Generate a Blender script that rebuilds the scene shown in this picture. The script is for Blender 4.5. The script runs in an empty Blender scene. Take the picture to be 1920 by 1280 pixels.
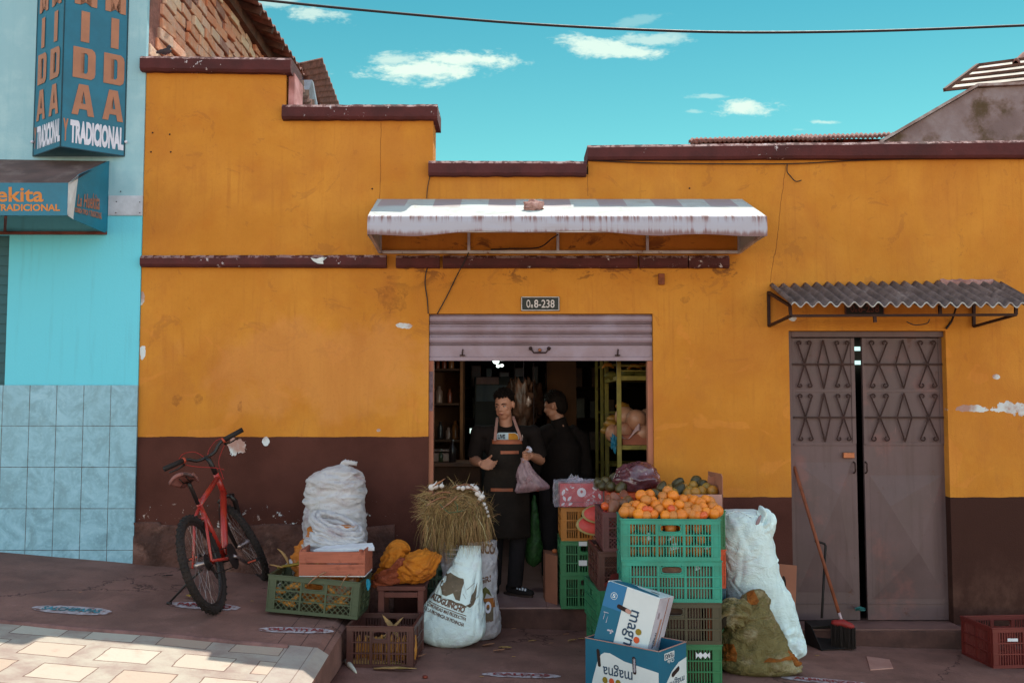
import bpy, bmesh, math, random
from mathutils import Vector, Matrix, Euler, noise
from mathutils.bvhtree import BVHTree
R = math.radians
S = bpy.context.scene
C = S.collection
random.seed(7)
# ------------------------------------------------------------------ camera
PITCH = R(3.83); F = 1867.0; CAM = Vector((0, -7.62, 1.65))
cam = bpy.data.cameras.new('camera'); cam.sensor_width = 36; cam.lens = 35.0; cam.clip_end = 3000
co = bpy.data.objects.new('camera', cam); C.objects.link(co); co.location = CAM
co.rotation_euler = (R(90) + PITCH, 0, 0); S.camera = co
# ------------------------------------------------------------------ light
SUNV = Vector((.24, .51, 1.0)).normalized()
EL = math.asin(SUNV.z); AZ = math.atan2(SUNV.x, SUNV.y)
sl = bpy.data.lights.new('sun', 'SUN'); sl.energy = 3.4; sl.angle = R(.5); sl.color = (1, .97, .84)
so = bpy.data.objects.new('sun', sl); C.objects.link(so)
so.rotation_euler = SUNV.to_track_quat('Z', 'Y').to_euler(); so.location = (3, 8, 14)
S.view_settings.view_transform = 'Standard'; S.view_settings.look = 'None'
S.view_settings.exposure = 0.9; S.view_settings.gamma = 1.0
S.render.resolution_x = 1024; S.render.resolution_y = 682
S.cycles.max_bounces = 6; S.cycles.diffuse_bounces = 4; S.cycles.caustics_reflective = False
S.cycles.caustics_refractive = False; S.cycles.transparent_max_bounces = 12


def ray(px, py):
    x = (px - 960) / F; y = (640 - py) / F
    return Vector((x, math.cos(PITCH) - y * math.sin(PITCH), math.sin(PITCH) + y * math.cos(PITCH)))


def P(px, py, Y=0.0):
    d = ray(px, py); return CAM + d * ((Y - CAM.y) / d.y)


def PXW(px, Y, z=1.0):      # world x of an image column at depth Y and height z
    d0 = 7.62 + Y
    zc = d0 * math.cos(PITCH) + (z - 1.65) * math.sin(PITCH)
    return (px - 960) / F * zc


class NT:
    """tiny node-tree writer"""
    def __init__(s, nt): s.nt = nt; s.n = nt.nodes; s.l = nt.links; s.n.clear()

    def node(s, t, **kw):
        nd = s.n.new(t)
        for k, v in kw.items(): setattr(nd, k, v)
        return nd

    def put(s, sock, v):
        if isinstance(v, bpy.types.NodeSocket): s.l.new(v, sock)
        elif v is not None:
            if hasattr(sock.default_value, '__len__') and len(sock.default_value) == 4 and len(v) == 3: v = (*v, 1)
            sock.default_value = v

    def m(s, op, a, b=None, c=None, clamp=False):
        nd = s.node('ShaderNodeMath', operation=op, use_clamp=clamp)
        for i, v in enumerate((a, b, c)):
            if v is not None: s.put(nd.inputs[i], v)
        return nd.outputs[0]

    def ss(s, v, a, b, lo=0.0, hi=1.0):
        nd = s.node('ShaderNodeMapRange', interpolation_type='SMOOTHSTEP')
        s.put(nd.inputs[0], v); s.put(nd.inputs[1], a); s.put(nd.inputs[2], b); s.put(nd.inputs[3], lo); s.put(nd.inputs[4], hi)
        return nd.outputs[0]

    def mix(s, f, a, b, mode='MIX'):
        nd = s.node('ShaderNodeMix', data_type='RGBA', blend_type=mode)
        s.put(nd.inputs[0], f); s.put(nd.inputs[6], a); s.put(nd.inputs[7], b)
        return nd.outputs[2]

    def noise(s, scale, detail=4, rough=.55, vec=None, dist=0.0, color=False):
        nd = s.node('ShaderNodeTexNoise'); s.put(nd.inputs['Scale'], scale); nd.inputs['Detail'].default_value = detail
        nd.inputs['Roughness'].default_value = rough; nd.inputs['Distortion'].default_value = dist
        s.put(nd.inputs['Vector'], vec if vec is not None else s.obj())
        return nd.outputs['Color' if color else 'Fac']

    def obj(s):
        if not hasattr(s, '_o'): s._o = s.node('ShaderNodeTexCoord')
        return s._o.outputs['Object']

    def sep(s, v):
        nd = s.node('ShaderNodeSeparateXYZ'); s.put(nd.inputs[0], v); return nd.outputs

    def scale(s, v, sc, off=(0, 0, 0)):
        nd = s.node('ShaderNodeMapping'); s.put(nd.inputs[0], v); nd.inputs['Scale'].default_value = sc; nd.inputs['Location'].default_value = off
        return nd.outputs[0]


# ------------------------------------------------------------------ world: physical sky graded teal ahead, brightened behind the camera as added fill, fair-weather clouds
W = bpy.data.worlds.new('World'); S.world = W; W.use_nodes = True
t = NT(W.node_tree)
sky = t.node('ShaderNodeTexSky', sky_type='NISHITA', sun_disc=False)
sky.sun_elevation = EL; sky.sun_rotation = AZ; sky.altitude = 2800; sky.dust_density = .6; sky.ozone_density = 1.0
tc = t.node('ShaderNodeTexCoord'); g = tc.outputs['Generated']; X, Y, Z = t.sep(g)[:3]
yy = t.m('MAXIMUM', Y, .05)
u = t.m('DIVIDE', X, yy); v = t.m('DIVIDE', Z, yy)
cmb = t.node('ShaderNodeCombineXYZ'); t.put(cmb.inputs[0], t.m('MULTIPLY', u, 1.0)); t.put(cmb.inputs[1], t.m('MULTIPLY', v, 2.2))
n1 = t.noise(14, 7, .62, cmb.outputs[0], .6); n2 = t.noise(48, 5, .6, cmb.outputs[0])
n3 = t.noise(150, 5, .65, cmb.outputs[0], .4)
nn = t.m('ADD', t.m('ADD', t.m('SUBTRACT', n1, .5), t.m('MULTIPLY', t.m('SUBTRACT', n2, .5), .5)), t.m('MULTIPLY', t.m('SUBTRACT', n3, .5), .3))
dens = None
for (px, py, rx, ry, tilt, gain) in [(795, 130, 135, 26, -.03, 1), (870, 112, 110, 20, .02, 1), (740, 112, 60, 18, 0, .7), (1150, 92, 95, 22, .10, .9), (1215, 76, 95, 14, -.06, .6), (1262, 68, 40, 10, 0, .45),
                               (1395, 200, 75, 18, .07, .95), (1340, 181, 48, 6, 0, .4), (1298, 209, 24, 5, 0, .35), (590, 22, 70, 22, .12, .7), (520, 4, 70, 14, 0, .5), (1548, 229, 34, 5, 0, .6), (1200, 38, 60, 12, -.2, .22), (1500, 243, 16, 3, 0, .2)]:
    d = ray(px, py); cu, cv = d.x / d.y, d.z / d.y
    du = t.m('SUBTRACT', u, cu); dv = t.m('SUBTRACT', v, cv); dv = t.m('ADD', dv, t.m('MULTIPLY', du, tilt))
    a = t.m('DIVIDE', du, rx / F); b = t.m('DIVIDE', dv, ry / F)
    # flatter underside
    r = t.m('SQRT', t.m('ADD', t.m('MULTIPLY', a, a), t.m('MULTIPLY', b, b)))
    k = t.ss(t.m('ADD', r, t.m('MULTIPLY', nn, -2.7)), 1.12, .30)
    k = t.m('MULTIPLY', k, gain)
    dens = k if dens is None else t.m('MAXIMUM', dens, k)
dens = t.m('MULTIPLY', dens, t.m('GREATER_THAN', Y, .06), clamp=True)
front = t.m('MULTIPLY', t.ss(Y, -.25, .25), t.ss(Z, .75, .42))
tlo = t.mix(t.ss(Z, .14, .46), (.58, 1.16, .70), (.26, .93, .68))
tint = t.mix(front, (3.9, 3.2, 2.15), tlo)  # unseen sky behind and overhead multiplied up to fill the shaded street front
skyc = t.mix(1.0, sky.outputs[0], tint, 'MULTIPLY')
skyc = t.mix(1.0, skyc, (1.0, 1.0, 1.0), 'MULTIPLY')
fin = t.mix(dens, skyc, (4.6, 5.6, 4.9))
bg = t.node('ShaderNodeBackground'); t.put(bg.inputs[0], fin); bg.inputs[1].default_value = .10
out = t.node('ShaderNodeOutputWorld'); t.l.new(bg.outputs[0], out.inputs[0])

# ------------------------------------------------------------------ materials
def mat(name, col, rough=.8, var=.15, vs=6, bump=.2, bs=60, metal=0, col2=None, c2=(.55, .7), c2s=3, spec=.3, alpha=None, trans=0, bd=.004, sub=0):
    m = bpy.data.materials.new(name); m.use_nodes = True; t = NT(m.node_tree)
    b = t.node('ShaderNodeBsdfPrincipled'); o = t.node('ShaderNodeOutputMaterial'); t.l.new(b.outputs[0], o.inputs[0])
    n = t.noise(vs, 5, .6)
    f = t.ss(n, .3, .7, 1 - var, 1 + var)
    cc = t.node('ShaderNodeCombineColor'); [t.put(cc.inputs[i], f) for i in range(3)]
    base = t.mix(1.0, col, cc.outputs[0], 'MULTIPLY')
    if col2: base = t.mix(t.ss(t.noise(c2s, 7, .65), c2[0], c2[1]), base, col2)
    t.put(b.inputs['Base Color'], base); b.inputs['Metallic'].default_value = metal
    t.put(b.inputs['Roughness'], t.ss(n, .2, .8, max(.05, rough - .08), min(1, rough + .08)))
    b.inputs['Specular IOR Level'].default_value = spec
    if trans: b.inputs['Transmission Weight'].default_value = trans
    if alpha is not None: b.inputs['Alpha'].default_value = alpha
    if bump:
        bp = t.node('ShaderNodeBump'); bp.inputs['Strength'].default_value = bump; bp.inputs['Distance'].default_value = bd
        t.put(bp.inputs['Height'], t.noise(bs, 4, .6)); t.l.new(bp.outputs[0], b.inputs['Normal'])
    m['t'] = 1
    MT[name] = (t, b, base)
    return m
MT = {}


def emis(name, col, st):
    m = bpy.data.materials.new(name); m.use_nodes = True; t = NT(m.node_tree)
    e = t.node('ShaderNodeEmission'); t.put(e.inputs[0], col); e.inputs[1].default_value = st
    o = t.node('ShaderNodeOutputMaterial'); t.l.new(e.outputs[0], o.inputs[0]); return m


# ------------------------------------------------------------------ mesh writer
WM = {}


def wmat(o):
    m = Matrix.Identity(4)
    while o is not None:
        m = WM.get(o.name, Matrix.Identity(4)) @ m; o = o.parent
    return m


class MB:
    def __init__(s): s.v = []; s.f = []; s.mi = []; s.cur = 0

    def add(s, vs, fs, M=None):
        o = len(s.v)
        s.v += [tuple(M @ Vector(p)) if M is not None else tuple(p) for p in vs]
        s.f += [tuple(i + o for i in f) for f in fs]; s.mi += [s.cur] * len(fs); return s

    def box(s, a, b, M=None):
        x0, y0, z0 = a; x1, y1, z1 = b
        return s.add([(x0, y0, z0), (x1, y0, z0), (x1, y1, z0), (x0, y1, z0), (x0, y0, z1), (x1, y0, z1), (x1, y1, z1), (x0, y1, z1)],
                     [(3, 2, 1, 0), (4, 5, 6, 7), (0, 1, 5, 4), (1, 2, 6, 5), (2, 3, 7, 6), (3, 0, 4, 7)], M)

    def bbox(s, a, b, r=.006, M=None):   # box with chamfered edges
        bm = bmesh.new(); bmesh.ops.create_cube(bm, size=1)
        for q in bm.verts: q.co = Vector(((a[i] + b[i]) / 2 + q.co[i] * (b[i] - a[i]) for i in range(3)))
        bmesh.ops.bevel(bm, geom=bm.edges[:], offset=r, segments=2, affect='EDGES', profile=.5)
        bm.verts.ensure_lookup_table()
        s.add([q.co.copy() for q in bm.verts], [[q.index for q in f.verts] for f in bm.faces], M); bm.free(); return s

    def bar(s, p, q, w, h=None, up=(0, 0, 1)):
        p, q = Vector(p), Vector(q); h = h or w; d = (q - p).normalized(); upv = Vector(up)
        if abs(d.dot(upv)) > .98: upv = Vector((0, 1, 0))
        a = d.cross(upv).normalized() * w / 2; b = a.cross(d).normalized() * h / 2
        vs = [p - a - b, p + a - b, p + a + b, p - a + b, q - a - b, q + a - b, q + a + b, q - a + b]
        return s.add(vs, [(3, 2, 1, 0), (4, 5, 6, 7), (0, 1, 5, 4), (1, 2, 6, 5), (2, 3, 7, 6), (3, 0, 4, 7)])

    def tube(s, pts, r, n=10, caps=True, closed=False, sx=1.0):
        pts = [Vector(p) for p in pts]; k = len(pts); rs = r if isinstance(r, (list, tuple)) else [r] * k
        vs = []; fs = []; prev = None
        for i, p in enumerate(pts):
            if closed: d = pts[(i + 1) % k] - pts[i - 1]
            else: d = pts[min(i + 1, k - 1)] - pts[max(i - 1, 0)]
            if d.length < 1e-9: d = Vector((0, 0, 1))
            d.normalize()
            if prev is None: a = d.orthogonal().normalized()
            else:
                a = prev - d * prev.dot(d)
                a = a.normalized() if a.length > 1e-6 else d.orthogonal().normalized()
            prev = a; b = d.cross(a)
            for j in range(n):
                t_ = 2 * math.pi * j / n; vs.append(p + (a * math.cos(t_) * sx + b * math.sin(t_)) * rs[i])
        m_ = k if closed else k - 1
        for i in range(m_):
            for j in range(n):
                i2 = (i + 1) % k
                fs.append((i * n + j, i * n + (j + 1) % n, i2 * n + (j + 1) % n, i2 * n + j))
        if caps and not closed:
            fs.append(tuple(range(n - 1, -1, -1))); fs.append(tuple((k - 1) * n + j for j in range(n)))
        return s.add(vs, fs)

    def sph(s, c, r, n=12, m=8, M=None, ns=0, nf=8, seed=0):
        c = Vector(c); r = Vector(r) if hasattr(r, '__len__') else Vector((r, r, r)); vs = [(0, 0, 1)]
        for i in range(1, m):
            a = math.pi * i / m
            for j in range(n):
                b = 2 * math.pi * j / n; vs.append((math.sin(a) * math.cos(b), math.sin(a) * math.sin(b), math.cos(a)))
        vs.append((0, 0, -1)); fs = [(0, 1 + j, 1 + (j + 1) % n) for j in range(n)]
        for i in range(m - 2):
            for j in range(n):
                fs.append((1 + i * n + j, 1 + (i + 1) * n + j, 1 + (i + 1) * n + (j + 1) % n, 1 + i * n + (j + 1) % n))
        L = len(vs) - 1; fs += [(L, 1 + (m - 2) * n + (j + 1) % n, 1 + (m - 2) * n + j) for j in range(n)]
        o = []
        for p in vs:
            q = Vector(p)
            if ns: q = q * (1 + ns * noise.noise(q * nf * .3 + Vector((seed * 3.1, 0, 0))))
            q = Vector((q.x * r.x, q.y * r.y, q.z * r.z))
            if M is not None: q = M @ q
            o.append(q + c)
        return s.add(o, fs)

    def lathe(s, c, prof, n=20, M=None):
        vs = []; fs = []
        for (r, z) in prof:
            for j in range(n):
                a = 2 * math.pi * j / n; vs.append(Vector((r * math.cos(a), r * math.sin(a), z)))
        if M is not None: vs = [M @ q for q in vs]
        vs = [q + Vector(c) for q in vs]
        for i in range(len(prof) - 1):
            for j in range(n): fs.append((i * n + j, i * n + (j + 1) % n, (i + 1) * n + (j + 1) % n, (i + 1) * n + j))
        fs.append(tuple(range(n - 1, -1, -1))); fs.append(tuple((len(prof) - 1) * n + j for j in range(n)))
        return s.add(vs, fs)

    def prism(s, pts, d):        # extruded polygon (pts in order), d = offset vector
        pts = [Vector(p) for p in pts]; d = Vector(d); n = len(pts)
        s.add(pts + [p + d for p in pts], [tuple(range(n - 1, -1, -1)), tuple(range(n, 2 * n))] + [(i, (i + 1) % n, n + (i + 1) % n, n + i) for i in range(n)])
        return s

    def grid(s, fn, nu, nv, th=None):
        """surface fn(u,v)->Vector, optional thickness vector/length"""
        o = [fn(i / nu, j / nv) for j in range(nv + 1) for i in range(nu + 1)]
        w = nu + 1; fs = [(j * w + i, j * w + i + 1, (j + 1) * w + i + 1, (j + 1) * w + i) for j in range(nv) for i in range(nu)]
        if th is None: return s.add(o, fs)
        th = Vector(th); n = len(o); vs = list(o) + [p + th for p in o]
        fs2 = fs + [tuple(n + k for k in reversed(f)) for f in fs]
        e = [i for i in range(nu + 1)] + [j * w + nu for j in range(1, nv + 1)] + [nv * w + i for i in range(nu - 1, -1, -1)] + [j * w for j in range(nv - 1, 0, -1)]
        for a, b in zip(e, e[1:] + e[:1]): fs2.append((b, a, n + a, n + b))
        return s.add(vs, fs2)

    def build(s, name, m, parent=None, smooth=False, local=False, world=False, bev=0, fixn=True, **tagkw):
        me = bpy.data.meshes.new(name)
        vs = s.v
        if parent is not None and not local:
            inv = wmat(parent).inverted(); vs = [tuple(inv @ Vector(p)) for p in vs]
        me.from_pydata(vs, [], s.f); me.validate()
        ms = m if isinstance(m, (list, tuple)) else [m]
        for q in ms: me.materials.append(q)
        if len(ms) > 1 and len(s.mi) == len(me.polygons): me.polygons.foreach_set('material_index', s.mi)
        if fixn:
            bm = bmesh.new(); bm.from_mesh(me); bmesh.ops.recalc_face_normals(bm, faces=bm.faces[:]); bm.to_mesh(me); bm.free()
        if smooth: me.polygons.foreach_set('use_smooth', [True] * len(me.polygons))
        o = bpy.data.objects.new(name, me); C.objects.link(o)
        if parent is not None: o.parent = parent
        if bev:
            md = o.modifiers.new('bevel', 'BEVEL'); md.width = bev; md.segments = 2; md.limit_method = 'ANGLE'
        if tagkw: tag(o, **tagkw)
        return o


def tag(o, label=None, cat=None, group=None, kind=None):
    if label: o['label'] = label
    if cat: o['category'] = cat
    if group: o['group'] = group
    if kind: o['kind'] = kind
    return o


def thing(name, label, cat, loc=(0, 0, 0), rz=0, group=None, rot=None):
    o = bpy.data.objects.new(name, None); C.objects.link(o); o.empty_display_size = .1
    o.location = loc; o.rotation_euler = rot or (0, 0, rz)
    WM[o.name] = Matrix.Translation(Vector(loc)) @ Euler(rot or (0, 0, rz)).to_matrix().to_4x4()
    return tag(o, label, cat, group)


def dup(o, loc, rz=0, label=None, group=None, rot=None, cat=None):
    kids = [c for c in bpy.data.objects if c.parent == o]
    n = o.copy(); C.objects.link(n); n.location = loc; n.rotation_euler = rot or (0, 0, rz)
    WM[n.name] = Matrix.Translation(Vector(loc)) @ Euler(rot or (0, 0, rz)).to_matrix().to_4x4()
    tag(n, label, cat, group)
    def rec(src, dst):
        for c in [q for q in bpy.data.objects if q.parent == src and q != dst]:
            k = c.copy(); C.objects.link(k); k.parent = dst; rec(c, k)
    for c in kids:
        k = c.copy(); C.objects.link(k); k.parent = n; rec(c, k)
    return n


def origin(o, p):            # give a one-mesh thing its own origin
    p = Vector(p)
    for q in o.data.vertices: q.co -= p
    o.location = p; WM[o.name] = Matrix.Translation(p); return o


# ---- lettering -----------------------------------------------------
def text2d(body, bold=.0, res=3, spacing=1.0):
    cu = bpy.data.curves.new('tmp', 'FONT'); cu.body = body; cu.offset = bold; cu.resolution_u = res; cu.space_character = spacing
    ob = bpy.data.objects.new('tmp', cu); C.objects.link(ob); bpy.context.view_layer.update()
    me = bpy.data.meshes.new_from_object(ob.evaluated_get(bpy.context.evaluated_depsgraph_get()))
    vs = [v.co.copy() for v in me.vertices]; fs = [tuple(p.vertices) for p in me.polygons]
    bpy.data.objects.remove(ob); bpy.data.curves.remove(cu); bpy.data.meshes.remove(me)
    x0 = min(v.x for v in vs); x1 = max(v.x for v in vs); y0 = min(v.y for v in vs); y1 = max(v.y for v in vs)
    return [((v.x - x0) / (x1 - x0), (v.y - y0) / max(y1 - y0, 1e-6)) for v in vs], fs


NEAR_D = .35
def shape2quad(uv, fs, q, m, parent, name, off=.003, conform=None, local=False, **kw):
    """map unit-square shape to quad q = BL, BR, TR, TL, lifted off the surface"""
    a, b, c, d = [Vector(p) for p in q]; nrm = (b - a).cross(d - a).normalized(); mb = MB(); vs = []
    for (x, y) in uv:
        p = (a * (1 - x) + b * x) * (1 - y) + (d * (1 - x) + c * x) * y
        if conform is not None:
            bvh, dr = conform; dr = Vector(dr).normalized(); hit = bvh.ray_cast(p - dr * 1.0, dr)
            if hit[0] is None:
                near = bvh.find_nearest(p + dr * NEAR_D); hit = near if near[0] is not None else hit
            if hit[0] is not None: p = hit[0] - dr * off
            vs.append(p)
        else: vs.append(p + nrm * off)
    mb.add(vs, fs); return mb.build(name, m, parent, local=local, fixn=False, **kw)


def text(body, q, m, parent, name='lettering', bold=.0, off=.003, conform=None, local=False, spacing=1.0, sub=0, **kw):
    uv, fs = text2d(body, bold, spacing=spacing)
    return shape2quad(uv, fs, q, m, parent, name, off, conform, local, **kw)


def poly2d(pts, cuts=2):
    bm = bmesh.new(); vs = [bm.verts.new((x, y, 0)) for x, y in pts]; bm.faces.new(vs)
    bmesh.ops.triangulate(bm, faces=bm.faces[:])
    for _ in range(cuts): bmesh.ops.subdivide_edges(bm, edges=bm.edges[:], cuts=1, use_grid_fill=True)
    bmesh.ops.triangulate(bm, faces=bm.faces[:])
    bm.verts.ensure_lookup_table(); bm.verts.index_update()
    r = [(v.co.x, v.co.y) for v in bm.verts], [tuple(v.index for v in f.verts) for f in bm.faces]; bm.free(); return r


def remeshed(mb, vox, smooth=4, fac=.5):
    me = bpy.data.meshes.new('tmp'); me.from_pydata(mb.v, [], mb.f)
    bm = bmesh.new(); bm.from_mesh(me); bmesh.ops.recalc_face_normals(bm, faces=bm.faces[:]); bm.to_mesh(me); bm.free()
    ob = bpy.data.objects.new('tmp', me); C.objects.link(ob)
    md = ob.modifiers.new('r', 'REMESH'); md.mode = 'VOXEL'; md.voxel_size = vox
    ms = ob.modifiers.new('s', 'SMOOTH'); ms.iterations = smooth; ms.factor = fac
    bpy.context.view_layer.update()
    m2 = bpy.data.meshes.new_from_object(ob.evaluated_get(bpy.context.evaluated_depsgraph_get()))
    r = MB(); r.v = [tuple(v.co) for v in m2.vertices]; r.f = [tuple(p.vertices) for p in m2.polygons]; r.mi = [0] * len(r.f)
    bpy.data.objects.remove(ob); bpy.data.meshes.remove(me); bpy.data.meshes.remove(m2); return r


def cr(keys, tt):          # catmull-rom through tuples
    n = len(keys) - 1; x = min(max(tt, 0), 1) * n; i = min(int(x), n - 1); f = x - i
    p0, p1, p2, p3 = keys[max(i - 1, 0)], keys[i], keys[i + 1], keys[min(i + 2, n)]
    return [.5 * (2 * b + (-a + c) * f + (2 * a - 5 * b + 4 * c - d) * f * f + (-a + 3 * b - 3 * c + d) * f ** 3) for a, b, c, d in zip(p0, p1, p2, p3)]


def make_creases(n, z0, z1, half, ang, L, w, A, seed):
    r = random.Random(seed); out = []
    for _ in range(n):
        a = r.gauss(ang[0], ang[1]); out.append((r.uniform(-half, half), r.uniform(z0, z1), math.cos(a), math.sin(a), r.uniform(*L), r.uniform(*w), A * r.uniform(.4, 1.2), r.gauss(0, 2.2)))
    return out


def crease_disp(U, Z, cs, per=None):
    import numpy as np
    U = np.asarray(U); Z = np.asarray(Z); D = np.zeros_like(U)
    for (u0, z0, ca, sa, L, w, A, k) in cs:
        du = U - u0
        if per is not None: du = (du + per / 2) % per - per / 2
        dz = Z - z0; s_ = du * ca + dz * sa; d = -du * sa + dz * ca - k * s_ * s_
        tp = np.exp(-(s_ / L) ** 4); D += tp * A * (-np.exp(-np.abs(d) / w) + .75 * np.exp(-((d - 2.1 * w) / (1.5 * w)) ** 2) + .45 * np.exp(-((d + 2.6 * w) / (1.6 * w)) ** 2))
    return np.clip(D, -.035, .03)


def sackmesh(rings, n=72, m=70, wr=.06, fz=4, fh=6, seed=0, sq=2.4, fine=.02, crump=0, cre=None):
    """lofted cloth body. rings: (x, y, z, rx, ry); folds come from stretched noise"""
    mb = MB(); vs = []; NO = []; UU = []; ZZ = []; sd = Vector((seed * 7.3, seed * 1.7, 0))
    for j in range(m + 1):
        x, y, z, rx, ry = cr(rings, j / m); rx = max(rx, .004); ry = max(ry, .004)
        for i in range(n):
            a = 2 * math.pi * i / n; ca, sa = math.cos(a), math.sin(a)
            e = 2 / sq; qx = math.copysign(abs(ca) ** e, ca); qy = math.copysign(abs(sa) ** e, sa)
            p = Vector((x + rx * qx, y + ry * qy, z))
            q = Vector((p.x * fh, p.y * fh, p.z * fz)) + sd
            w = 1 - abs(noise.noise(q)) * 2.2; w2 = 1 - abs(noise.noise(q * 2.3)) * 2
            if crump:
                qq = q * 1.15 + noise.noise_vector(q * .8) * .35; d_ = noise.voronoi(qq)[0]; e2 = noise.voronoi(qq * 2.3 + Vector((3, 1, 7)))[0]
                w = w * (1 - crump) + crump * (min(.55, d_[1] - d_[0]) * 2.6 - .15); w2 = w2 * (1 - crump) + crump * (min(.5, e2[1] - e2[0]) * 2.6 - .2)
            dd = wr * (w * .6 + w2 * .38 - .45) + fine * noise.noise(q * 5.5)
            o = Vector((qx, qy, 0)); p += o * dd * min(1, (rx + ry) / .12)
            p.z += dd * .25
            vs.append(p); NO.append(o); UU.append(((a + math.pi / 2 + math.pi) % (2 * math.pi) - math.pi) * (rx + ry) / 2); ZZ.append(z)
    if cre is not None:
        z0c, z1c = min(ZZ), max(ZZ); cs = make_creases(cre[0], z0c, z1c, max(abs(q) for q in UU), cre[1], cre[2], cre[3], cre[4], seed + 5)
        DD = crease_disp(UU, ZZ, cs)
        for i in range(len(vs)):
            e_ = min(1, (z1c - ZZ[i]) / .06) if len(cre) < 6 else 1
            vs[i] = vs[i] + NO[i] * float(DD[i]) * e_ + Vector((0, 0, float(DD[i]) * .2))
    fs = [(j * n + i, j * n + (i + 1) % n, (j + 1) * n + (i + 1) % n, (j + 1) * n + i) for j in range(m) for i in range(n)]
    fs.append(tuple(range(n - 1, -1, -1))); fs.append(tuple(m * n + i for i in range(n)))
    return mb.add(vs, fs)


def bvh_of(mb): return BVHTree.FromPolygons([Vector(v) for v in mb.v], [f for f in mb.f])


# ---- ground heights -------------------------------------------------
EDGE = -1.07
def zp(x, y): return .49 - .085 * (x + 2.9) + .05 * y + .006 * noise.noise(Vector((x * 1.7, y * 1.7, 0)))
def zl(x, y=0): return .04 - .035 * (x + 1) + .005 * noise.noise(Vector((x * 1.9, y * 1.9, 5)))
def gz(x, y): return zp(x, y) if x < EDGE else zl(x, y)


def G(px, py, hi=None):     # where an image point meets the ground
    d = ray(px, py); lo_, h_ = .5, 12.0
    f = (lambda p: zp(p.x, p.y)) if hi else ((lambda p: zl(p.x, p.y)) if hi is False else (lambda p: gz(p.x, p.y)))
    for _ in range(60):
        mdd = (lo_ + h_) / 2; p = CAM + d * mdd
        if p.z > f(p): lo_ = mdd
        else: h_ = mdd
    return CAM + d * lo_
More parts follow.
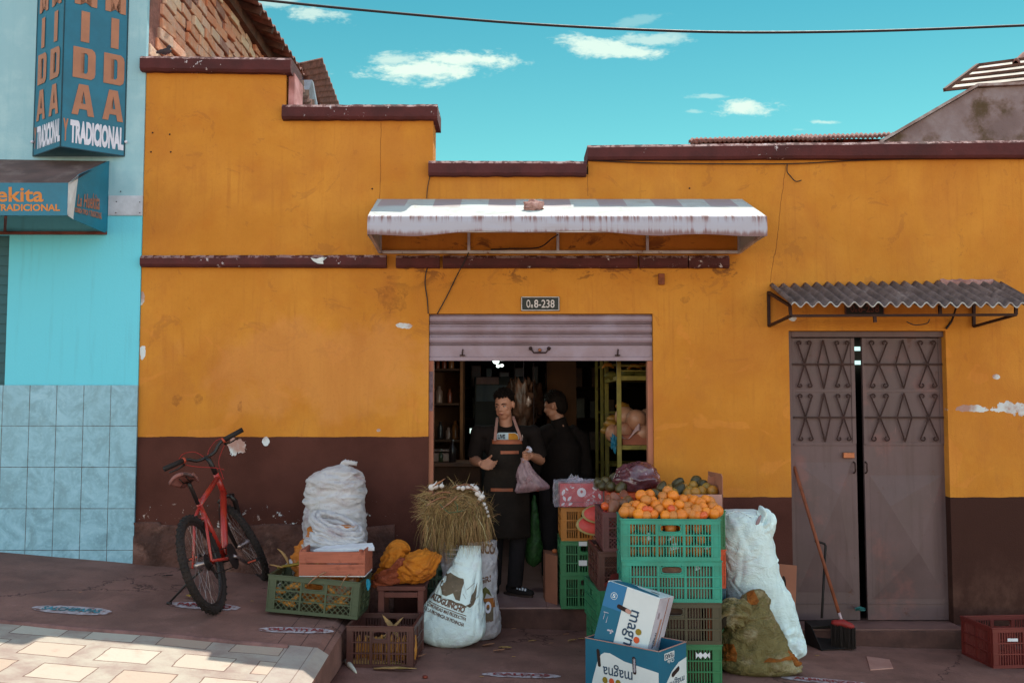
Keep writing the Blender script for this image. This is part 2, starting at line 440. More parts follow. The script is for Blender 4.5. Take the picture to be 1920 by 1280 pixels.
# ------------------------------------------------------------------ palette
def facade_mat():
    m = bpy.data.materials.new('painted_plaster'); m.use_nodes = True; t = NT(m.node_tree)
    b = t.node('ShaderNodeBsdfPrincipled'); o = t.node('ShaderNodeOutputMaterial'); t.l.new(b.outputs[0], o.inputs[0])
    O = t.obj(); x, y, z = t.sep(O)[:3]
    big = t.noise(1.1, 5, .6); med = t.noise(5, 5, .6); fine = t.noise(90, 3, .6)
    org = t.mix(t.ss(big, .32, .68), (.55, .29, .040), (.66, .385, .064))
    org = t.mix(t.ss(med, .45, .75, 0, .35), org, (.54, .23, .03))
    # patched, paler plaster
    pt = t.noise(2.3, 3, .5, t.scale(O, (1, 1, 1.4), (4, 0, 2)), 1.2)
    org = t.mix(t.m('MULTIPLY', t.ss(pt, .60, .63, 0, .4), t.ss(z, 2.45, 2.2)), org, (.72, .38, .08))
    # vertical rain streaks under the cornices
    stv = t.noise(1, 5, .65, t.scale(O, (22, 1, 1.1)))
    org = t.mix(t.m('MULTIPLY', t.ss(stv, .5, .78, 0, .38), t.ss(big, .35, .6)), org, (.33, .12, .03))
    # grime just over the ledge and beneath the awning
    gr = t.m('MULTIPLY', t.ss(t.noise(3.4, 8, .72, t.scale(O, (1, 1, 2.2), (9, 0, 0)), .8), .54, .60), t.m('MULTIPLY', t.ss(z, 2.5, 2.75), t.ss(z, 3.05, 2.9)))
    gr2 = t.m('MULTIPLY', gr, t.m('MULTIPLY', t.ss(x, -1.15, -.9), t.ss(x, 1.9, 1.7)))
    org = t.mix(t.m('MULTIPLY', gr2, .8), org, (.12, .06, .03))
    mk = t.m('MULTIPLY', t.ss(t.noise(2.6, 9, .75, t.scale(O, (1, 1, 1.3), (3, 0, 7)), 1.4), .585, .60), t.ss(z, 1.6, 2.2))
    org = t.mix(t.m('MULTIPLY', mk, .22), org, (.22, .09, .05))
    pa = P(590, 690, 0); aa = t.m('DIVIDE', t.m('SUBTRACT', x, pa.x), 1.0); bb2 = t.m('DIVIDE', t.m('SUBTRACT', z, pa.z), .42)
    rr3 = t.m('ADD', t.m('SQRT', t.m('ADD', t.m('MULTIPLY', aa, aa), t.m('MULTIPLY', bb2, bb2))), t.m('MULTIPLY', t.m('SUBTRACT', t.noise(2.6, 6, .62), .5), 2.2))
    org = t.mix(t.ss(rr3, 1.05, .55, 0, .55), org, (.66, .38, .12))
    org = t.mix(t.ss(t.noise(1.7, 8, .7, t.scale(O, (1, 1, .6), (6, 0, 1)), .6), .42, .68, 0, .40), org, (.46, .21, .05))
    org = t.mix(t.ss(t.noise(38, 5, .7), .52, .75, 0, .30), org, (.40, .18, .04))
    brn = t.mix(t.ss(t.noise(2.2, 5), .35, .65), (.070, .030, .024), (.098, .044, .036))
    brn = t.mix(t.ss(x, 2.0, 2.6), brn, (.052, .027, .022))
    wob = t.m('MULTIPLY', t.m('SUBTRACT', t.noise(4, 3), .5), .02)
    edge = t.m('ADD', t.m('MULTIPLY', t.m('GREATER_THAN', x, .5), -.455), 1.432)
    isb = t.m('LESS_THAN', t.m('ADD', z, wob), edge)
    col = t.mix(isb, org, brn)
    dirt = t.m('MULTIPLY', t.ss(t.noise(4.5, 8, .72, t.scale(O, (1, 1, .7), (2, 0, 5))), .40, .66), t.ss(z, .75, .0))
    col = t.mix(t.m('MULTIPLY', dirt, .75), col, (.13, .085, .07))
    hz_ = t.m('MULTIPLY', t.ss(t.noise(7, 8, .75, t.scale(O, (1, 1, .5), (8, 0, 2)), .5), .50, .72), t.m('MULTIPLY', t.ss(z, 2.3, 1.2), t.m('GREATER_THAN', z, edge)))
    col = t.mix(t.m('MULTIPLY', hz_, .30), col, (.34, .17, .06))
    # chips through to white plaster
    ch = t.noise(15, 8, .72); ch2 = t.noise(2.3, 3, .5, t.scale(O, (1, 1, 1), (1.3, 0, 4.1)))
    low = t.m('MULTIPLY', t.ss(z, 1.12, .84), t.ss(x, -.4, -1.2))
    hi_ = t.m('MULTIPLY', t.ss(ch2, .60, .72), .035)
    th = t.m('SUBTRACT', t.m('SUBTRACT', .735, t.m('MULTIPLY', low, .135)), hi_)
    chip = t.m('GREATER_THAN', ch, th)
    def blob(cx, cz, rx, rz, k=.5, nz=.8):
        a = t.m('DIVIDE', t.m('SUBTRACT', x, cx), rx); c = t.m('DIVIDE', t.m('SUBTRACT', z, cz), rz)
        r = t.m('SQRT', t.m('ADD', t.m('MULTIPLY', a, a), t.m('MULTIPLY', c, c)))
        return t.m('LESS_THAN', t.m('ADD', r, t.m('MULTIPLY', t.m('SUBTRACT', t.noise(13, 5), .5), nz * 2.4)), 1.0)
    for (px, py, rx, ry, nz) in [(443, 834, 17, 15, 1.7), (498, 828, 7, 9, .6), (1826, 764, 36, 4, 1.4), (1886, 762, 16, 10, 1.8), (1868, 706, 7, 5, .8), (1912, 766, 10, 12, 2), (265, 560, 6, 14, 1), (267, 660, 5, 12, 1), (757, 610, 12, 5, 1.3), (1840, 768, 60, 3, 2.5), (1484, 596, 9, 6, .8), (710, 806, 4, 3, .5)]:
        p = P(px, py, 0); chip = t.m('MAXIMUM', chip, blob(p.x, p.z, rx / 245, ry / 245, nz=nz))
    col = t.mix(chip, col, t.mix(t.ss(med, .4, .6), (.62, .62, .64), (.42, .30, .27)))
    # dark stains
    st = None
    for (px, py, rx, ry) in [(735, 560, 26, 22), (330, 750, 8, 10), (372, 748, 8, 10), (448, 762, 5, 10), (1286, 562, 9, 7), (1152, 518, 9, 6), (738, 520, 12, 4)]:
        p = P(px, py, 0); q = blob(p.x, p.z, rx / 245, ry / 245, nz=1.5); st = q if st is None else t.m('MAXIMUM', st, q)
    col = t.mix(t.m('MULTIPLY', st, t.ss(t.noise(24, 5, .7), .35, .7, .05, .5)), col, (.16, .07, .03))
    # hairline cracks
    def crack(px0, py0, px1, py1, w, amp):
        a, c = P(px0, py0, 0), P(px1, py1, 0)
        ln = t.m('ADD', a.x, t.m('MULTIPLY', t.m('SUBTRACT', z, a.z), (c.x - a.x) / (c.z - a.z)))
        ln = t.m('ADD', ln, t.m('MULTIPLY', t.m('SUBTRACT', t.noise(3.5, 5), .5), amp))
        k = t.m('LESS_THAN', t.m('ABSOLUTE', t.m('SUBTRACT', x, ln)), w)
        return t.m('MULTIPLY', k, t.m('MULTIPLY', t.m('LESS_THAN', z, max(a.z, c.z)), t.m('GREATER_THAN', z, min(a.z, c.z))))
    ck = t.m('MAXIMUM', crack(1475, 312, 1445, 530, .0022, .07), t.m('MAXIMUM', crack(714, 230, 712, 374, .0022, .06), crack(1102, 305, 1102, 368, .002, .06)))
    col = t.mix(t.m('MULTIPLY', ck, .75), col, (.12, .045, .02))
    t.put(b.inputs['Base Color'], col); b.inputs['Roughness'].default_value = .88; b.inputs['Specular IOR Level'].default_value = .2
    h = t.m('ADD', t.m('MULTIPLY', fine, .5), t.m('ADD', t.m('MULTIPLY', med, .8), t.m('MULTIPLY', chip, -.6)))
    bp = t.node('ShaderNodeBump'); bp.inputs['Strength'].default_value = .45; bp.inputs['Distance'].default_value = .012
    t.put(bp.inputs['Height'], h); t.l.new(bp.outputs[0], b.inputs['Normal']); return m


def cornice_mat():
    m = mat('cornice_paint', (.085, .030, .034), .85, .25, 5, .5, 40, bd=.01); t, b, base = MT['cornice_paint']
    x, y, z = t.sep(t.obj())[:3]
    ch = t.noise(17, 8, .7); reg = t.noise(1.3, 3, .5, t.scale(t.obj(), (1, 1, 1), (2.2, 0, 0)))
    k = t.m('GREATER_THAN', ch, t.m('SUBTRACT', .71, t.ss(reg, .42, .62, 0, .10)))
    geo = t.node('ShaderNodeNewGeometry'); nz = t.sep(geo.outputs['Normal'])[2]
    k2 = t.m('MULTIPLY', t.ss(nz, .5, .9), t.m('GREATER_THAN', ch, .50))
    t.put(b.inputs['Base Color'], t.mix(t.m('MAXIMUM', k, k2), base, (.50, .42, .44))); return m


def tile_mat():
    m = mat('wall_tile', (.30, .52, .66), .35, .12, 2.2, .1, 30, spec=.45); t, b, base = MT['wall_tile']
    O = t.obj(); x, y, z = t.sep(O)[:3]
    n = t.noise(6, 8, .7, dist=1.0); base = t.mix(t.ss(n, .35, .7), (.16, .34, .45), (.31, .50, .62))
    base = t.mix(t.ss(t.noise(40, 4), .5, .75, 0, .4), base, (.40, .58, .66))
    gx = t.m('ABSOLUTE', t.m('SUBTRACT', t.m('FRACT', t.m('DIVIDE', t.m('SUBTRACT', x, P(209, 800).x + .945), .2055)), .5))
    gz_ = t.m('ABSOLUTE', t.m('SUBTRACT', t.m('FRACT', t.m('DIVIDE', t.m('SUBTRACT', z, P(100, 1030).z - (P(100, 798).z - P(100, 1030).z)), (P(100, 798).z - P(100, 1030).z) / 3)), .5))
    wn = t.node('ShaderNodeTexWhiteNoise', noise_dimensions='2D'); cv = t.node('ShaderNodeCombineXYZ'); t.put(cv.inputs[0], t.m('FLOOR', t.m('DIVIDE', t.m('SUBTRACT', x, P(209, 800).x + .945), .2055))); t.put(cv.inputs[1], t.m('FLOOR', t.m('DIVIDE', z, .316))); t.put(wn.inputs[0], cv.outputs[0])
    base = t.mix(t.m('MULTIPLY', wn.outputs[0], .35), base, (.20, .38, .47)); base = t.mix(t.ss(t.noise(3, 7, .7, t.scale(O, (3, 1, .8))), .5, .8, 0, .4), base, (.16, .30, .36))
    gw = t.ss(t.noise(12, 5, .7), .4, .7, 0, .006); gx = t.m('ADD', gx, gw); gz_ = t.m('ADD', gz_, t.m('MULTIPLY', gw, .7))
    g_ = t.m('MAXIMUM', t.m('GREATER_THAN', gx, .4905), t.m('GREATER_THAN', gz_, .4938))
    t.put(b.inputs['Base Color'], t.mix(g_, base, (.05, .07, .09)))
    t.put(b.inputs['Roughness'], t.ss(n, .3, .7, .3, .5))
    return m


def teal_mat():
    m = mat('aqua_plaster', (.22, .60, .70), .85, .06, 3, .3, 70, bd=.006); t, b, base = MT['aqua_plaster']
    x, y, z = t.sep(t.obj())[:3]
    up = t.ss(z, 3.128, 3.132)
    c = t.mix(up, (.15, .58, .72), (.29, .47, .54))
    c = t.mix(t.m('MULTIPLY', up, t.ss(t.noise(2.6, 7, .65), .46, .72, 0, .5)), c, (.46, .62, .66))
    c = t.mix(t.ss(t.noise(1, 5, .6, t.scale(t.obj(), (16, 1, 1.2))), .52, .8, 0, .35), c, (.12, .34, .42))
    t.put(b.inputs['Base Color'], c); return m


def paver_mat():
    m = mat('paver_concrete', (.50, .47, .42), .9, .12, 7, .5, 45, bd=.01); t, b, base = MT['paver_concrete']
    x, y, z = t.sep(t.obj())[:3]
    ry = t.m('DIVIDE', t.m('ADD', y, 10.0), .335); row = t.m('FLOOR', ry)
    fy = t.m('FRACT', ry)
    rx = t.m('ADD', t.m('DIVIDE', x, .415), t.m('MULTIPLY', t.m('MODULO', row, 2.0), .5)); fx = t.m('FRACT', t.m('ADD', rx, 30.0))
    wob = t.m('MULTIPLY', t.m('SUBTRACT', t.noise(9, 4), .5), .05)
    fx = t.m('ADD', fx, wob); fy2 = t.m('ADD', fy, wob)
    inx = t.m('MULTIPLY', t.m('GREATER_THAN', fx, .16), t.m('LESS_THAN', fx, .82)); iny = t.m('MULTIPLY', t.m('GREATER_THAN', fy2, .18), t.m('LESS_THAN', fy2, .82))
    on = t.m('MULTIPLY', t.m('MULTIPLY', inx, iny), t.m('LESS_THAN', x, -1.30))
    ex = t.m('MULTIPLY', t.m('GREATER_THAN', fx, .145), t.m('LESS_THAN', fx, .835)); ey = t.m('MULTIPLY', t.m('GREATER_THAN', fy2, .155), t.m('LESS_THAN', fy2, .845))
    line = t.m('SUBTRACT', t.m('MULTIPLY', t.m('MULTIPLY', ex, ey), t.m('LESS_THAN', x, -1.30)), on)
    rnd = t.node('ShaderNodeTexWhiteNoise', noise_dimensions='2D'); cv = t.node('ShaderNodeCombineXYZ'); t.put(cv.inputs[0], t.m('FLOOR', t.m('ADD', rx, 30.0))); t.put(cv.inputs[1], row); t.put(rnd.inputs[0], cv.outputs[0])
    tc_ = t.mix(rnd.outputs[0], (.42, .36, .29), (.48, .44, .37)); tc_ = t.mix(t.ss(t.noise(12, 5), .5, .8, 0, .5), tc_, (.45, .33, .28))
    base2 = t.mix(t.ss(t.noise(5, 6, .65), .35, .75), (.42, .40, .34), (.30, .28, .26))
    base2 = t.mix(t.ss(x, -1.42, -1.36, 0, .35), base2, (.35, .33, .32))
    c = t.mix(on, base2, tc_); c = t.mix(t.m('MULTIPLY', line, .75), c, (.10, .06, .05)); t.put(b.inputs['Base Color'], c)
    gj = t.m('LESS_THAN', t.m('FRACT', t.m('DIVIDE', t.m('ADD', x, 1.30), .14)), .03)
    c = t.mix(t.m('MULTIPLY', t.m('MULTIPLY', gj, t.m('GREATER_THAN', x, -1.42)), .6), c, (.06, .05, .05)); t.put(b.inputs['Base Color'], c)
    return m


M_FAC = facade_mat(); M_COR = cornice_mat(); M_TILE = tile_mat(); M_TEAL = teal_mat(); M_PAV = paver_mat()
M_GRND = mat('painted_concrete', (.24, .165, .145), .82, .22, 2.4, .5, 55, col2=(.33, .23, .21), c2=(.55, .8), c2s=5, bd=.008)
t, b, base = MT['painted_concrete']; O = t.obj(); x, y, z = t.sep(O)[:3]
vo = t.node('ShaderNodeTexVoronoi', feature='DISTANCE_TO_EDGE'); vo.inputs['Scale'].default_value = .9; wv = t.node('ShaderNodeVectorMath', operation='ADD'); t.put(wv.inputs[0], O)
wn = t.node('ShaderNodeVectorMath', operation='SCALE'); t.put(wn.inputs[0], t.noise(5, 6, .65, color=True)); wn.inputs['Scale'].default_value = .35; t.l.new(wn.outputs[0], wv.inputs[1]); t.l.new(wv.outputs[0], vo.inputs['Vector'])
ck = t.m('MULTIPLY', t.m('LESS_THAN', vo.outputs['Distance'], .006), t.m('GREATER_THAN', t.noise(1.4, 3), .5))
jx = t.m('MULTIPLY', t.m('LESS_THAN', t.m('FRACT', t.m('DIVIDE', t.m('ADD', x, 9.07), .135)), .045), t.m('MULTIPLY', t.m('GREATER_THAN', x, -1.50), t.m('LESS_THAN', x, -1.09)))
sp = t.ss(t.noise(130, 3, .7), .62, .72, 0, .55); dk = t.ss(t.noise(60, 4, .7), .60, .70, 0, .5)
c = t.mix(sp, base, (.42, .33, .31)); c = t.mix(dk, c, (.09, .06, .05)); c = t.mix(t.ss(t.noise(3.2, 7, .7, dist=.8), .48, .62, 0, .35), c, (.13, .085, .075)); c = t.mix(t.m('MULTIPLY', t.m('MAXIMUM', ck, jx), .75), c, (.05, .03, .028)); t.put(b.inputs['Base Color'], c)
M_ROAD = mat('asphalt', (.30, .27, .24), .9, .15, 3, .5, 70)
M_STONE = mat('rough_stone', (.10, .062, .055), .95, .4, 5, 1.0, 18, col2=(.20, .14, .125), c2=(.5, .66), c2s=6, bd=.03)
M_STEP = mat('step_concrete', (.095, .062, .058), .9, .3, 6, .6, 40, bd=.01)
M_FLOOR = mat('shop_floor_tile', (.36, .27, .27), .5, .1, 8, .05, 30)
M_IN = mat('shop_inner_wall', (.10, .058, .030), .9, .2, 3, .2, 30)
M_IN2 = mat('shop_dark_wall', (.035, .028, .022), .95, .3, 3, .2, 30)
M_SHUT = mat('shutter_steel', (.29, .26, .335), .5, .16, 3, .15, 50, metal=.2, col2=(.13, .075, .07), c2=(.66, .78), c2s=7, spec=.4)
M_DOOR = mat('door_steel', (.132, .115, .132), .52, .14, 2.6, .12, 40, metal=.25, col2=(.20, .13, .14), c2=(.52, .72), c2s=3, spec=.4)
t, b, base = MT['door_steel']; O = t.obj()
sc_ = t.ss(t.noise(1, 6, .75, t.scale(O, (60, 1, 9))), .62, .70, 0, .35); ru = t.ss(t.noise(7, 8, .75), .62, .68, 0, .7); ds = t.ss(t.noise(1, 5, .6, t.scale(O, (14, 1, 1.2))), .48, .75, 0, .5)
c = t.mix(sc_, base, (.30, .24, .25)); c = t.mix(ds, c, (.085, .065, .065)); c = t.mix(ru, c, (.10, .05, .035)); t.put(b.inputs['Base Color'], c)
M_IRON = mat('dark_iron', (.05, .032, .032), .6, .3, 10, .3, 60, metal=.4)
M_RUST = mat('brass_lock', (.36, .18, .10), .4, .2, 20, .1, 40, metal=.6)
M_JAMB = mat('wooden_jamb', (.42, .22, .15), .75, .15, 4, .3, 30)
M_CAN = mat('awning_canvas', (.62, .60, .60), .8, .1, 3, .3, 25)
M_FRAME = mat('awning_frame', (.50, .46, .48), .6, .2, 8, .2, 50, metal=.3, col2=(.15, .08, .06), c2=(.6, .7), c2s=12)
M_CORR = mat('fibre_cement', (.15, .150, .155), .9, .35, 9, .6, 50, col2=(.27, .27, .27), c2=(.52, .72), c2s=8, bd=.008)
M_CORE = mat('fibre_cement_edge', (.40, .38, .36), .9, .2, 20, .3, 60)
M_PLATE = mat('plate_black', (.020, .026, .024), .5, .2, 20, .1, 60)
M_PLATEW = mat('plate_white', (.60, .50, .48), .6, .15, 20, 0, 60)
M_PLATED = mat('plate_faded', (.16, .085, .065), .7, .3, 20, 0, 60)
M_BLACK = mat('black_rubber', (.018, .017, .018), .7, .3, 20, .2, 80)
M_CABLE = mat('cable', (.022, .020, .026), .6, .2, 20, 0, 80)
M_SIGNB = mat('sign_blue', (.010, .20, .36), .4, .12, 4, .04, 40, spec=.4)
M_SIGNS = mat('sign_side_blue', (.015, .25, .42), .45, .1, 4, .04, 40, spec=.4)
M_SIGNO = mat('sign_orange', (.42, .25, .16), .5, .08, 10, 0, 40)
M_SIGNY = mat('sign_yellow', (.62, .30, .06), .5, .08, 10, 0, 40)
M_SIGNW = mat('sign_white', (.66, .62, .72), .5, .08, 10, 0, 40)
M_CONC = mat('grey_render', (.26, .25, .28), .92, .25, 2, .5, 30, col2=(.10, .09, .055), c2=(.48, .60), c2s=1.3, bd=.01)
M_ROOFT = mat('clay_roof', (.19, .11, .10), .9, .35, 12, .5, 30, bd=.01)
M_REDB = mat('red_brick', (.36, .12, .085), .9, .2, 5, .4, 30, bd=.008)
M_WOODO = mat('old_timber', (.12, .075, .06), .9, .35, 8, .6, 30, bd=.01)
M_GREYB = mat('blue_grey_panel', (.20, .22, .30), .7, .2, 6, .1, 30)
M_MORT = mat('mortar', (.26, .15, .13), .95, .3, 10, .8, 30, bd=.02)
M_POLY = mat('opal_sheet', (.17, .165, .135), .6, .08, 6, .05, 30, trans=0)
m = bpy.data.materials.new('clay_block'); m.use_nodes = True; t = NT(m.node_tree)
b = t.node('ShaderNodeBsdfPrincipled'); o = t.node('ShaderNodeOutputMaterial'); t.l.new(b.outputs[0], o.inputs[0])
geo = t.node('ShaderNodeNewGeometry'); rr = t.node('ShaderNodeValToRGB'); t.l.new(geo.outputs['Random Per Island'], rr.inputs[0])
e = rr.color_ramp.elements; e[0].position = 0; e[0].color = (.70, .36, .22, 1); e[1].position = 1; e[1].color = (.78, .52, .36, 1)
for pos, c_ in ((.10, (.66, .34, .19, 1)), (.3, (.76, .44, .27, 1)), (.55, (.68, .38, .27, 1)), (.8, (.80, .56, .38, 1)), (.93, (.26, .15, .14, 1))):
    q = e.new(pos); q.color = c_
t.put(b.inputs['Base Color'], t.mix(t.ss(t.noise(9, 6, .7), .4, .75, 0, .6), rr.outputs[0], (.62, .48, .42)))
b.inputs['Roughness'].default_value = .95
bp = t.node('ShaderNodeBump'); bp.inputs['Strength'].default_value = .8; bp.inputs['Distance'].default_value = .015
t.put(bp.inputs['Height'], t.noise(30, 5, .7)); t.l.new(bp.outputs[0], b.inputs['Normal']); M_BRICK = m
# awning canvas: weathered stripes, washed out in colour where the top is sunlit, and rain streaks
t, b, base = MT['awning_canvas']; x, y, z = t.sep(t.obj())[:3]
str_ = t.m('LESS_THAN', t.m('FRACT', t.m('DIVIDE', t.m('ADD', x, 10.0), .414)), .5)
back = t.ss(y, -.40, -.34)
c = t.mix(t.m('MULTIPLY', str_, t.ss(y, -.36, -.26, .04, .62)), (.44, .46, .45), (.30, .24, .29))
front = t.m('LESS_THAN', y, -.665)
st = t.m('ADD', t.noise(1, 6, .7, t.scale(t.obj(), (34, 1, 2.2))), t.m('MULTIPLY', t.m('SUBTRACT', t.noise(3, 4), .5), .5))
c2 = t.mix(t.ss(st, .52, .86), (.42, .40, .47), (.27, .21, .26))
VB = P(700, 441, -.7).z - 2.7; VT = P(700, 405, -.7).z - 2.7
edge = t.m('MAXIMUM', t.m('MULTIPLY', t.ss(t.m('ADD', z, t.m('MULTIPLY', t.m('SUBTRACT', st, .5), -.10)), VB + .045, VB + .005), .85), t.m('MULTIPLY', t.ss(z, VT - .06, VT), t.ss(st, .45, .62)))
c2 = t.mix(t.m('MULTIPLY', edge, .8), c2, (.15, .11, .12))
t.put(b.inputs['Base Color'], t.mix(front, t.mix(t.ss(t.noise(6, 7, .72, dist=.8), .45, .7, 0, .6), c, (.34, .32, .30)), c2))

# ================================================================== GROUND
def sheet(name, x0, x1, y0, y1, zf, m, st=.12, kind='structure', th=None):
    nx = max(1, int((x1 - x0) / st)); ny = max(1, int((y1 - y0) / st))
    o = MB().grid(lambda a, c_: Vector((x0 + (x1 - x0) * a, y0 + (y1 - y0) * c_, zf(x0 + (x1 - x0) * a, y0 + (y1 - y0) * c_))), nx, ny, th).build(name, m, smooth=True)
    return tag(o, kind=kind)
MB_ = MB()
def plat(a, c_):
    x = -9.0 + (EDGE + 9.0) * a; y = -3.25 + 3.45 * c_
    e = .035 * max(0, 1 - (EDGE - x) / .03) if x > EDGE - .03 else 0
    return Vector((x, y, zp(x, y) - e))
o = MB().grid(plat, 120, 40, (0, 0, -1.1)).build('raised_pavement', [M_GRND, M_PAV]); tag(o, kind='structure')
for p in o.data.polygons:
    cx, cy, cz = p.center
    if cy < -1.72 - .07 * 0 and p.normal.z > .5: p.material_index = 1
# concrete ridge between painted concrete and pavers
mb = MB(); xs = [-9 + i * .1 for i in range(79)]
mb.tube([(x, -1.74 + .012 * noise.noise(Vector((x * 3, 0, 0))), zp(x, -1.74) - .004) for x in xs if x < -1.24], [.022] * len([x for x in xs if x < -1.24]), 8)
o = mb.build('concrete_ridge', mat('ridge_concrete', (.20, .14, .14), .9, .3, 9, .6, 40), smooth=True); tag(o, kind='structure')
sheet('lower_pavement', EDGE + .004, 9, -3.25, .18, zl, M_GRND, .15, th=(0, 0, -1.0))
o = MB().box((-300, -300, -1.2), (300, -3.26, -.22)).build('road', M_ROAD); tag(o, kind='structure')
o = MB().box((-300, .4, -1.2), (300, 600, -.3)).build('ground', mat('earth', (.16, .13, .10))); tag(o, kind='structure')
o = MB().box((-12, -3.42, -1.1), (9, -3.252, -.06)).build('kerb', M_STEP); tag(o, kind='structure')

# ================================================================== SHOP BUILDING
shop = thing('shop_building', 'orange plaster shop front with maroon base, stepped parapet and open roller shutter', 'building')
def wall_cells(xs, zs, solid, y0, y1, m, name, parent, zmap=None):
    mb = MB()
    nx, nz = len(xs) - 1, len(zs) - 1
    f = lambda x, z: (x, z)
    ok = [[solid((xs[i] + xs[i + 1]) / 2, (zs[j] + zs[j + 1]) / 2) for j in range(nz)] for i in range(nx)]
    for i in range(nx):
        for j in range(nz):
            if not ok[i][j]: continue
            a, b_, c_, d = xs[i], xs[i + 1], zs[j], zs[j + 1]
            mb.add([(a, y0, c_), (b_, y0, c_), (b_, y0, d), (a, y0, d)], [(0, 1, 2, 3)])
            mb.add([(a, y1, c_), (b_, y1, c_), (b_, y1, d), (a, y1, d)], [(3, 2, 1, 0)])
            g2 = lambda k, l: 0 <= k < nx and 0 <= l < nz and ok[k][l]
            if not g2(i - 1, j): mb.add([(a, y0, c_), (a, y1, c_), (a, y1, d), (a, y0, d)], [(3, 2, 1, 0)])
            if not g2(i + 1, j): mb.add([(b_, y0, c_), (b_, y1, c_), (b_, y1, d), (b_, y0, d)], [(0, 1, 2, 3)])
            if not g2(i, j - 1): mb.add([(a, y0, c_), (b_, y0, c_), (b_, y1, c_), (a, y1, c_)], [(3, 2, 1, 0)])
            if not g2(i, j + 1): mb.add([(a, y0, d), (b_, y0, d), (b_, y1, d), (a, y1, d)], [(0, 1, 2, 3)])
    return mb.build(name, m, parent, fixn=False)
ox0, ox1 = P(803, 800).x, P(1226, 800).x; oz0, oz1 = .16, P(900, 588).z            # shop opening
dx0, dx1 = P(1482, 800).x, P(1778, 800).x; dz0, dz1 = .03, P(1600, 620).z           # side door opening
xa = P(268, 400).x; xb = P(536, 150).x; xc = P(812, 250).x; xd = P(1103, 300).x; xe = 6.0
za, zb, zc, zd = P(400, 130).z, P(700, 222).z, P(950, 327).z, P(1300, 297).z
top = lambda x: za if x < xb else zb if x < xc else zc if x < xd else zd
def solid(x, z):
    if z > top(x): return False
    if ox0 < x < ox1 and oz0 - .03 < z < oz1: return False
    if dx0 < x < dx1 and dz0 - .05 < z < dz1: return False
    return True
XS = sorted([xa, xb, ox0, xc, xd, ox1, dx0, dx1, xe]); ZS = sorted([-.25, dz0 - .05, oz0 - .03, oz1, dz1, zc, zd, zb, za])
wall_cells(XS, ZS, solid, 0.0, .28, M_FAC, 'wall', shop)
# cornices (maroon caps), slightly irregular bars
def cap(px0, px1, py_t0, py_b0, py_t1, py_b1, dep=.07, back=.34, name='cornice', y=-.07, n=40, sq=False):
    mb = MB(); vs = []; fs = []
    for i in range(n + 1):
        f = i / n; px = px0 + (px1 - px0) * f; a = P(px, py_t0 + (py_t1 - py_t0) * f, y); c_ = P(px, py_b0 + (py_b1 - py_b0) * f, y)
        j = .006 * noise.noise(Vector((px * .05, 1, py_t0))); k = .006 * noise.noise(Vector((px * .05, 7, py_t0)))
        z1 = a.z + j; z0 = c_.z + k; r = .018
        ring = [(y + r, z0), (y, z0 + r), (y + j, z1 - r * 1.3), (y + r * 1.3, z1), (back, z1), (back, z0)]
        vs += [(a.x, q[0], q[1]) for q in ring]
    m_ = 6
    for i in range(n):
        for q in range(m_): fs.append((i * m_ + q, i * m_ + (q + 1) % m_, (i + 1) * m_ + (q + 1) % m_, (i + 1) * m_ + q))
    fs.append(tuple(range(m_ - 1, -1, -1))); fs.append(tuple(n * m_ + q for q in range(m_)))
    return mb.add(vs, fs).build(name, M_COR, shop)
cap(262, 545, 103, 131, 107, 135); cap(528, 820, 195, 222, 194, 222); cap(803, 1100, 300, 328, 301, 328); cap(1102, 2400, 271, 298, 256, 292)
cap(262, 724, 478, 499, 477, 501, back=-.002, name='ledge', y=-.06)
for a, c_ in ((742, 824), (830, 1196), (1199, 1290), (1292, 1368)): cap(a, c_, 478, 501, 478, 501, back=-.002, name='ledge', y=-.06, n=12)
MB().box((xb + .015, .03, zb), (xb + .06, .34, za - .02)).build('parapet_end', mat('pink_plaster', (.42, .24, .25), .9, .3, 8, .6, 30), shop)
# plinth of rough stone at the left
def pl(a, c_):
    x = xa + (ox0 - .25 - xa) * a; zt = P(500, 985).z + .03 * noise.noise(Vector((x * 2, 3, 0))) - .19 * a * 0 + (.02 if a < .1 else 0)
    z = gz(x, 0) - .15 + (zt - gz(x, 0) + .15) * c_
    y = -.022 - .03 * abs(noise.noise(Vector((x * 3.1, z * 4, 2)))) - .012 * noise.noise(Vector((x * 11, z * 12, 0))) - .02 * (1 - c_)
    return Vector((x, min(y, -.006), z))
MB().grid(pl, 150, 26, (0, .06, 0)).build('stone_plinth', M_STONE, shop, smooth=True)
# door step, threshold, interior shell
MB().bbox((ox0 - .02, -.035, -.2), (ox1 + .05, .30, oz0 - .012), .012).build('step', M_STEP, shop)
mb = MB()
for i in range(7):
    for j in range(14):
        mb.box((-.95 + .405 * i, -.03 + .405 * j, oz0 - .012), (-.95 + .405 * i + .401, -.03 + .405 * j + .401, oz0)) if -.95 + .405 * i + .401 < 2.0 else None
mb.v = [(min(max(v[0], ox0 + .002), ox1 - .002) if v[1] < .29 else v[0], v[1], v[2]) for v in mb.v]
mb.build('floor', M_FLOOR, shop)
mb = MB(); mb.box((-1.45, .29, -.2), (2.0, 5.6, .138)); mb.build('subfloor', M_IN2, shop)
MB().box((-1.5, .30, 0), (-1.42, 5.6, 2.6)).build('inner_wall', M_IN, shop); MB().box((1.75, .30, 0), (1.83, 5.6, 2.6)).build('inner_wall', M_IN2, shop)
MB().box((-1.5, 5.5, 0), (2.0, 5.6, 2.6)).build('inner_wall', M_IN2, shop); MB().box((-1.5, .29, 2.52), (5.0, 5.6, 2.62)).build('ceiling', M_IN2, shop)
MB().box((.36, 2.6, .16), (.66, 2.9, 2.52)).build('pillar', M_IN, shop)
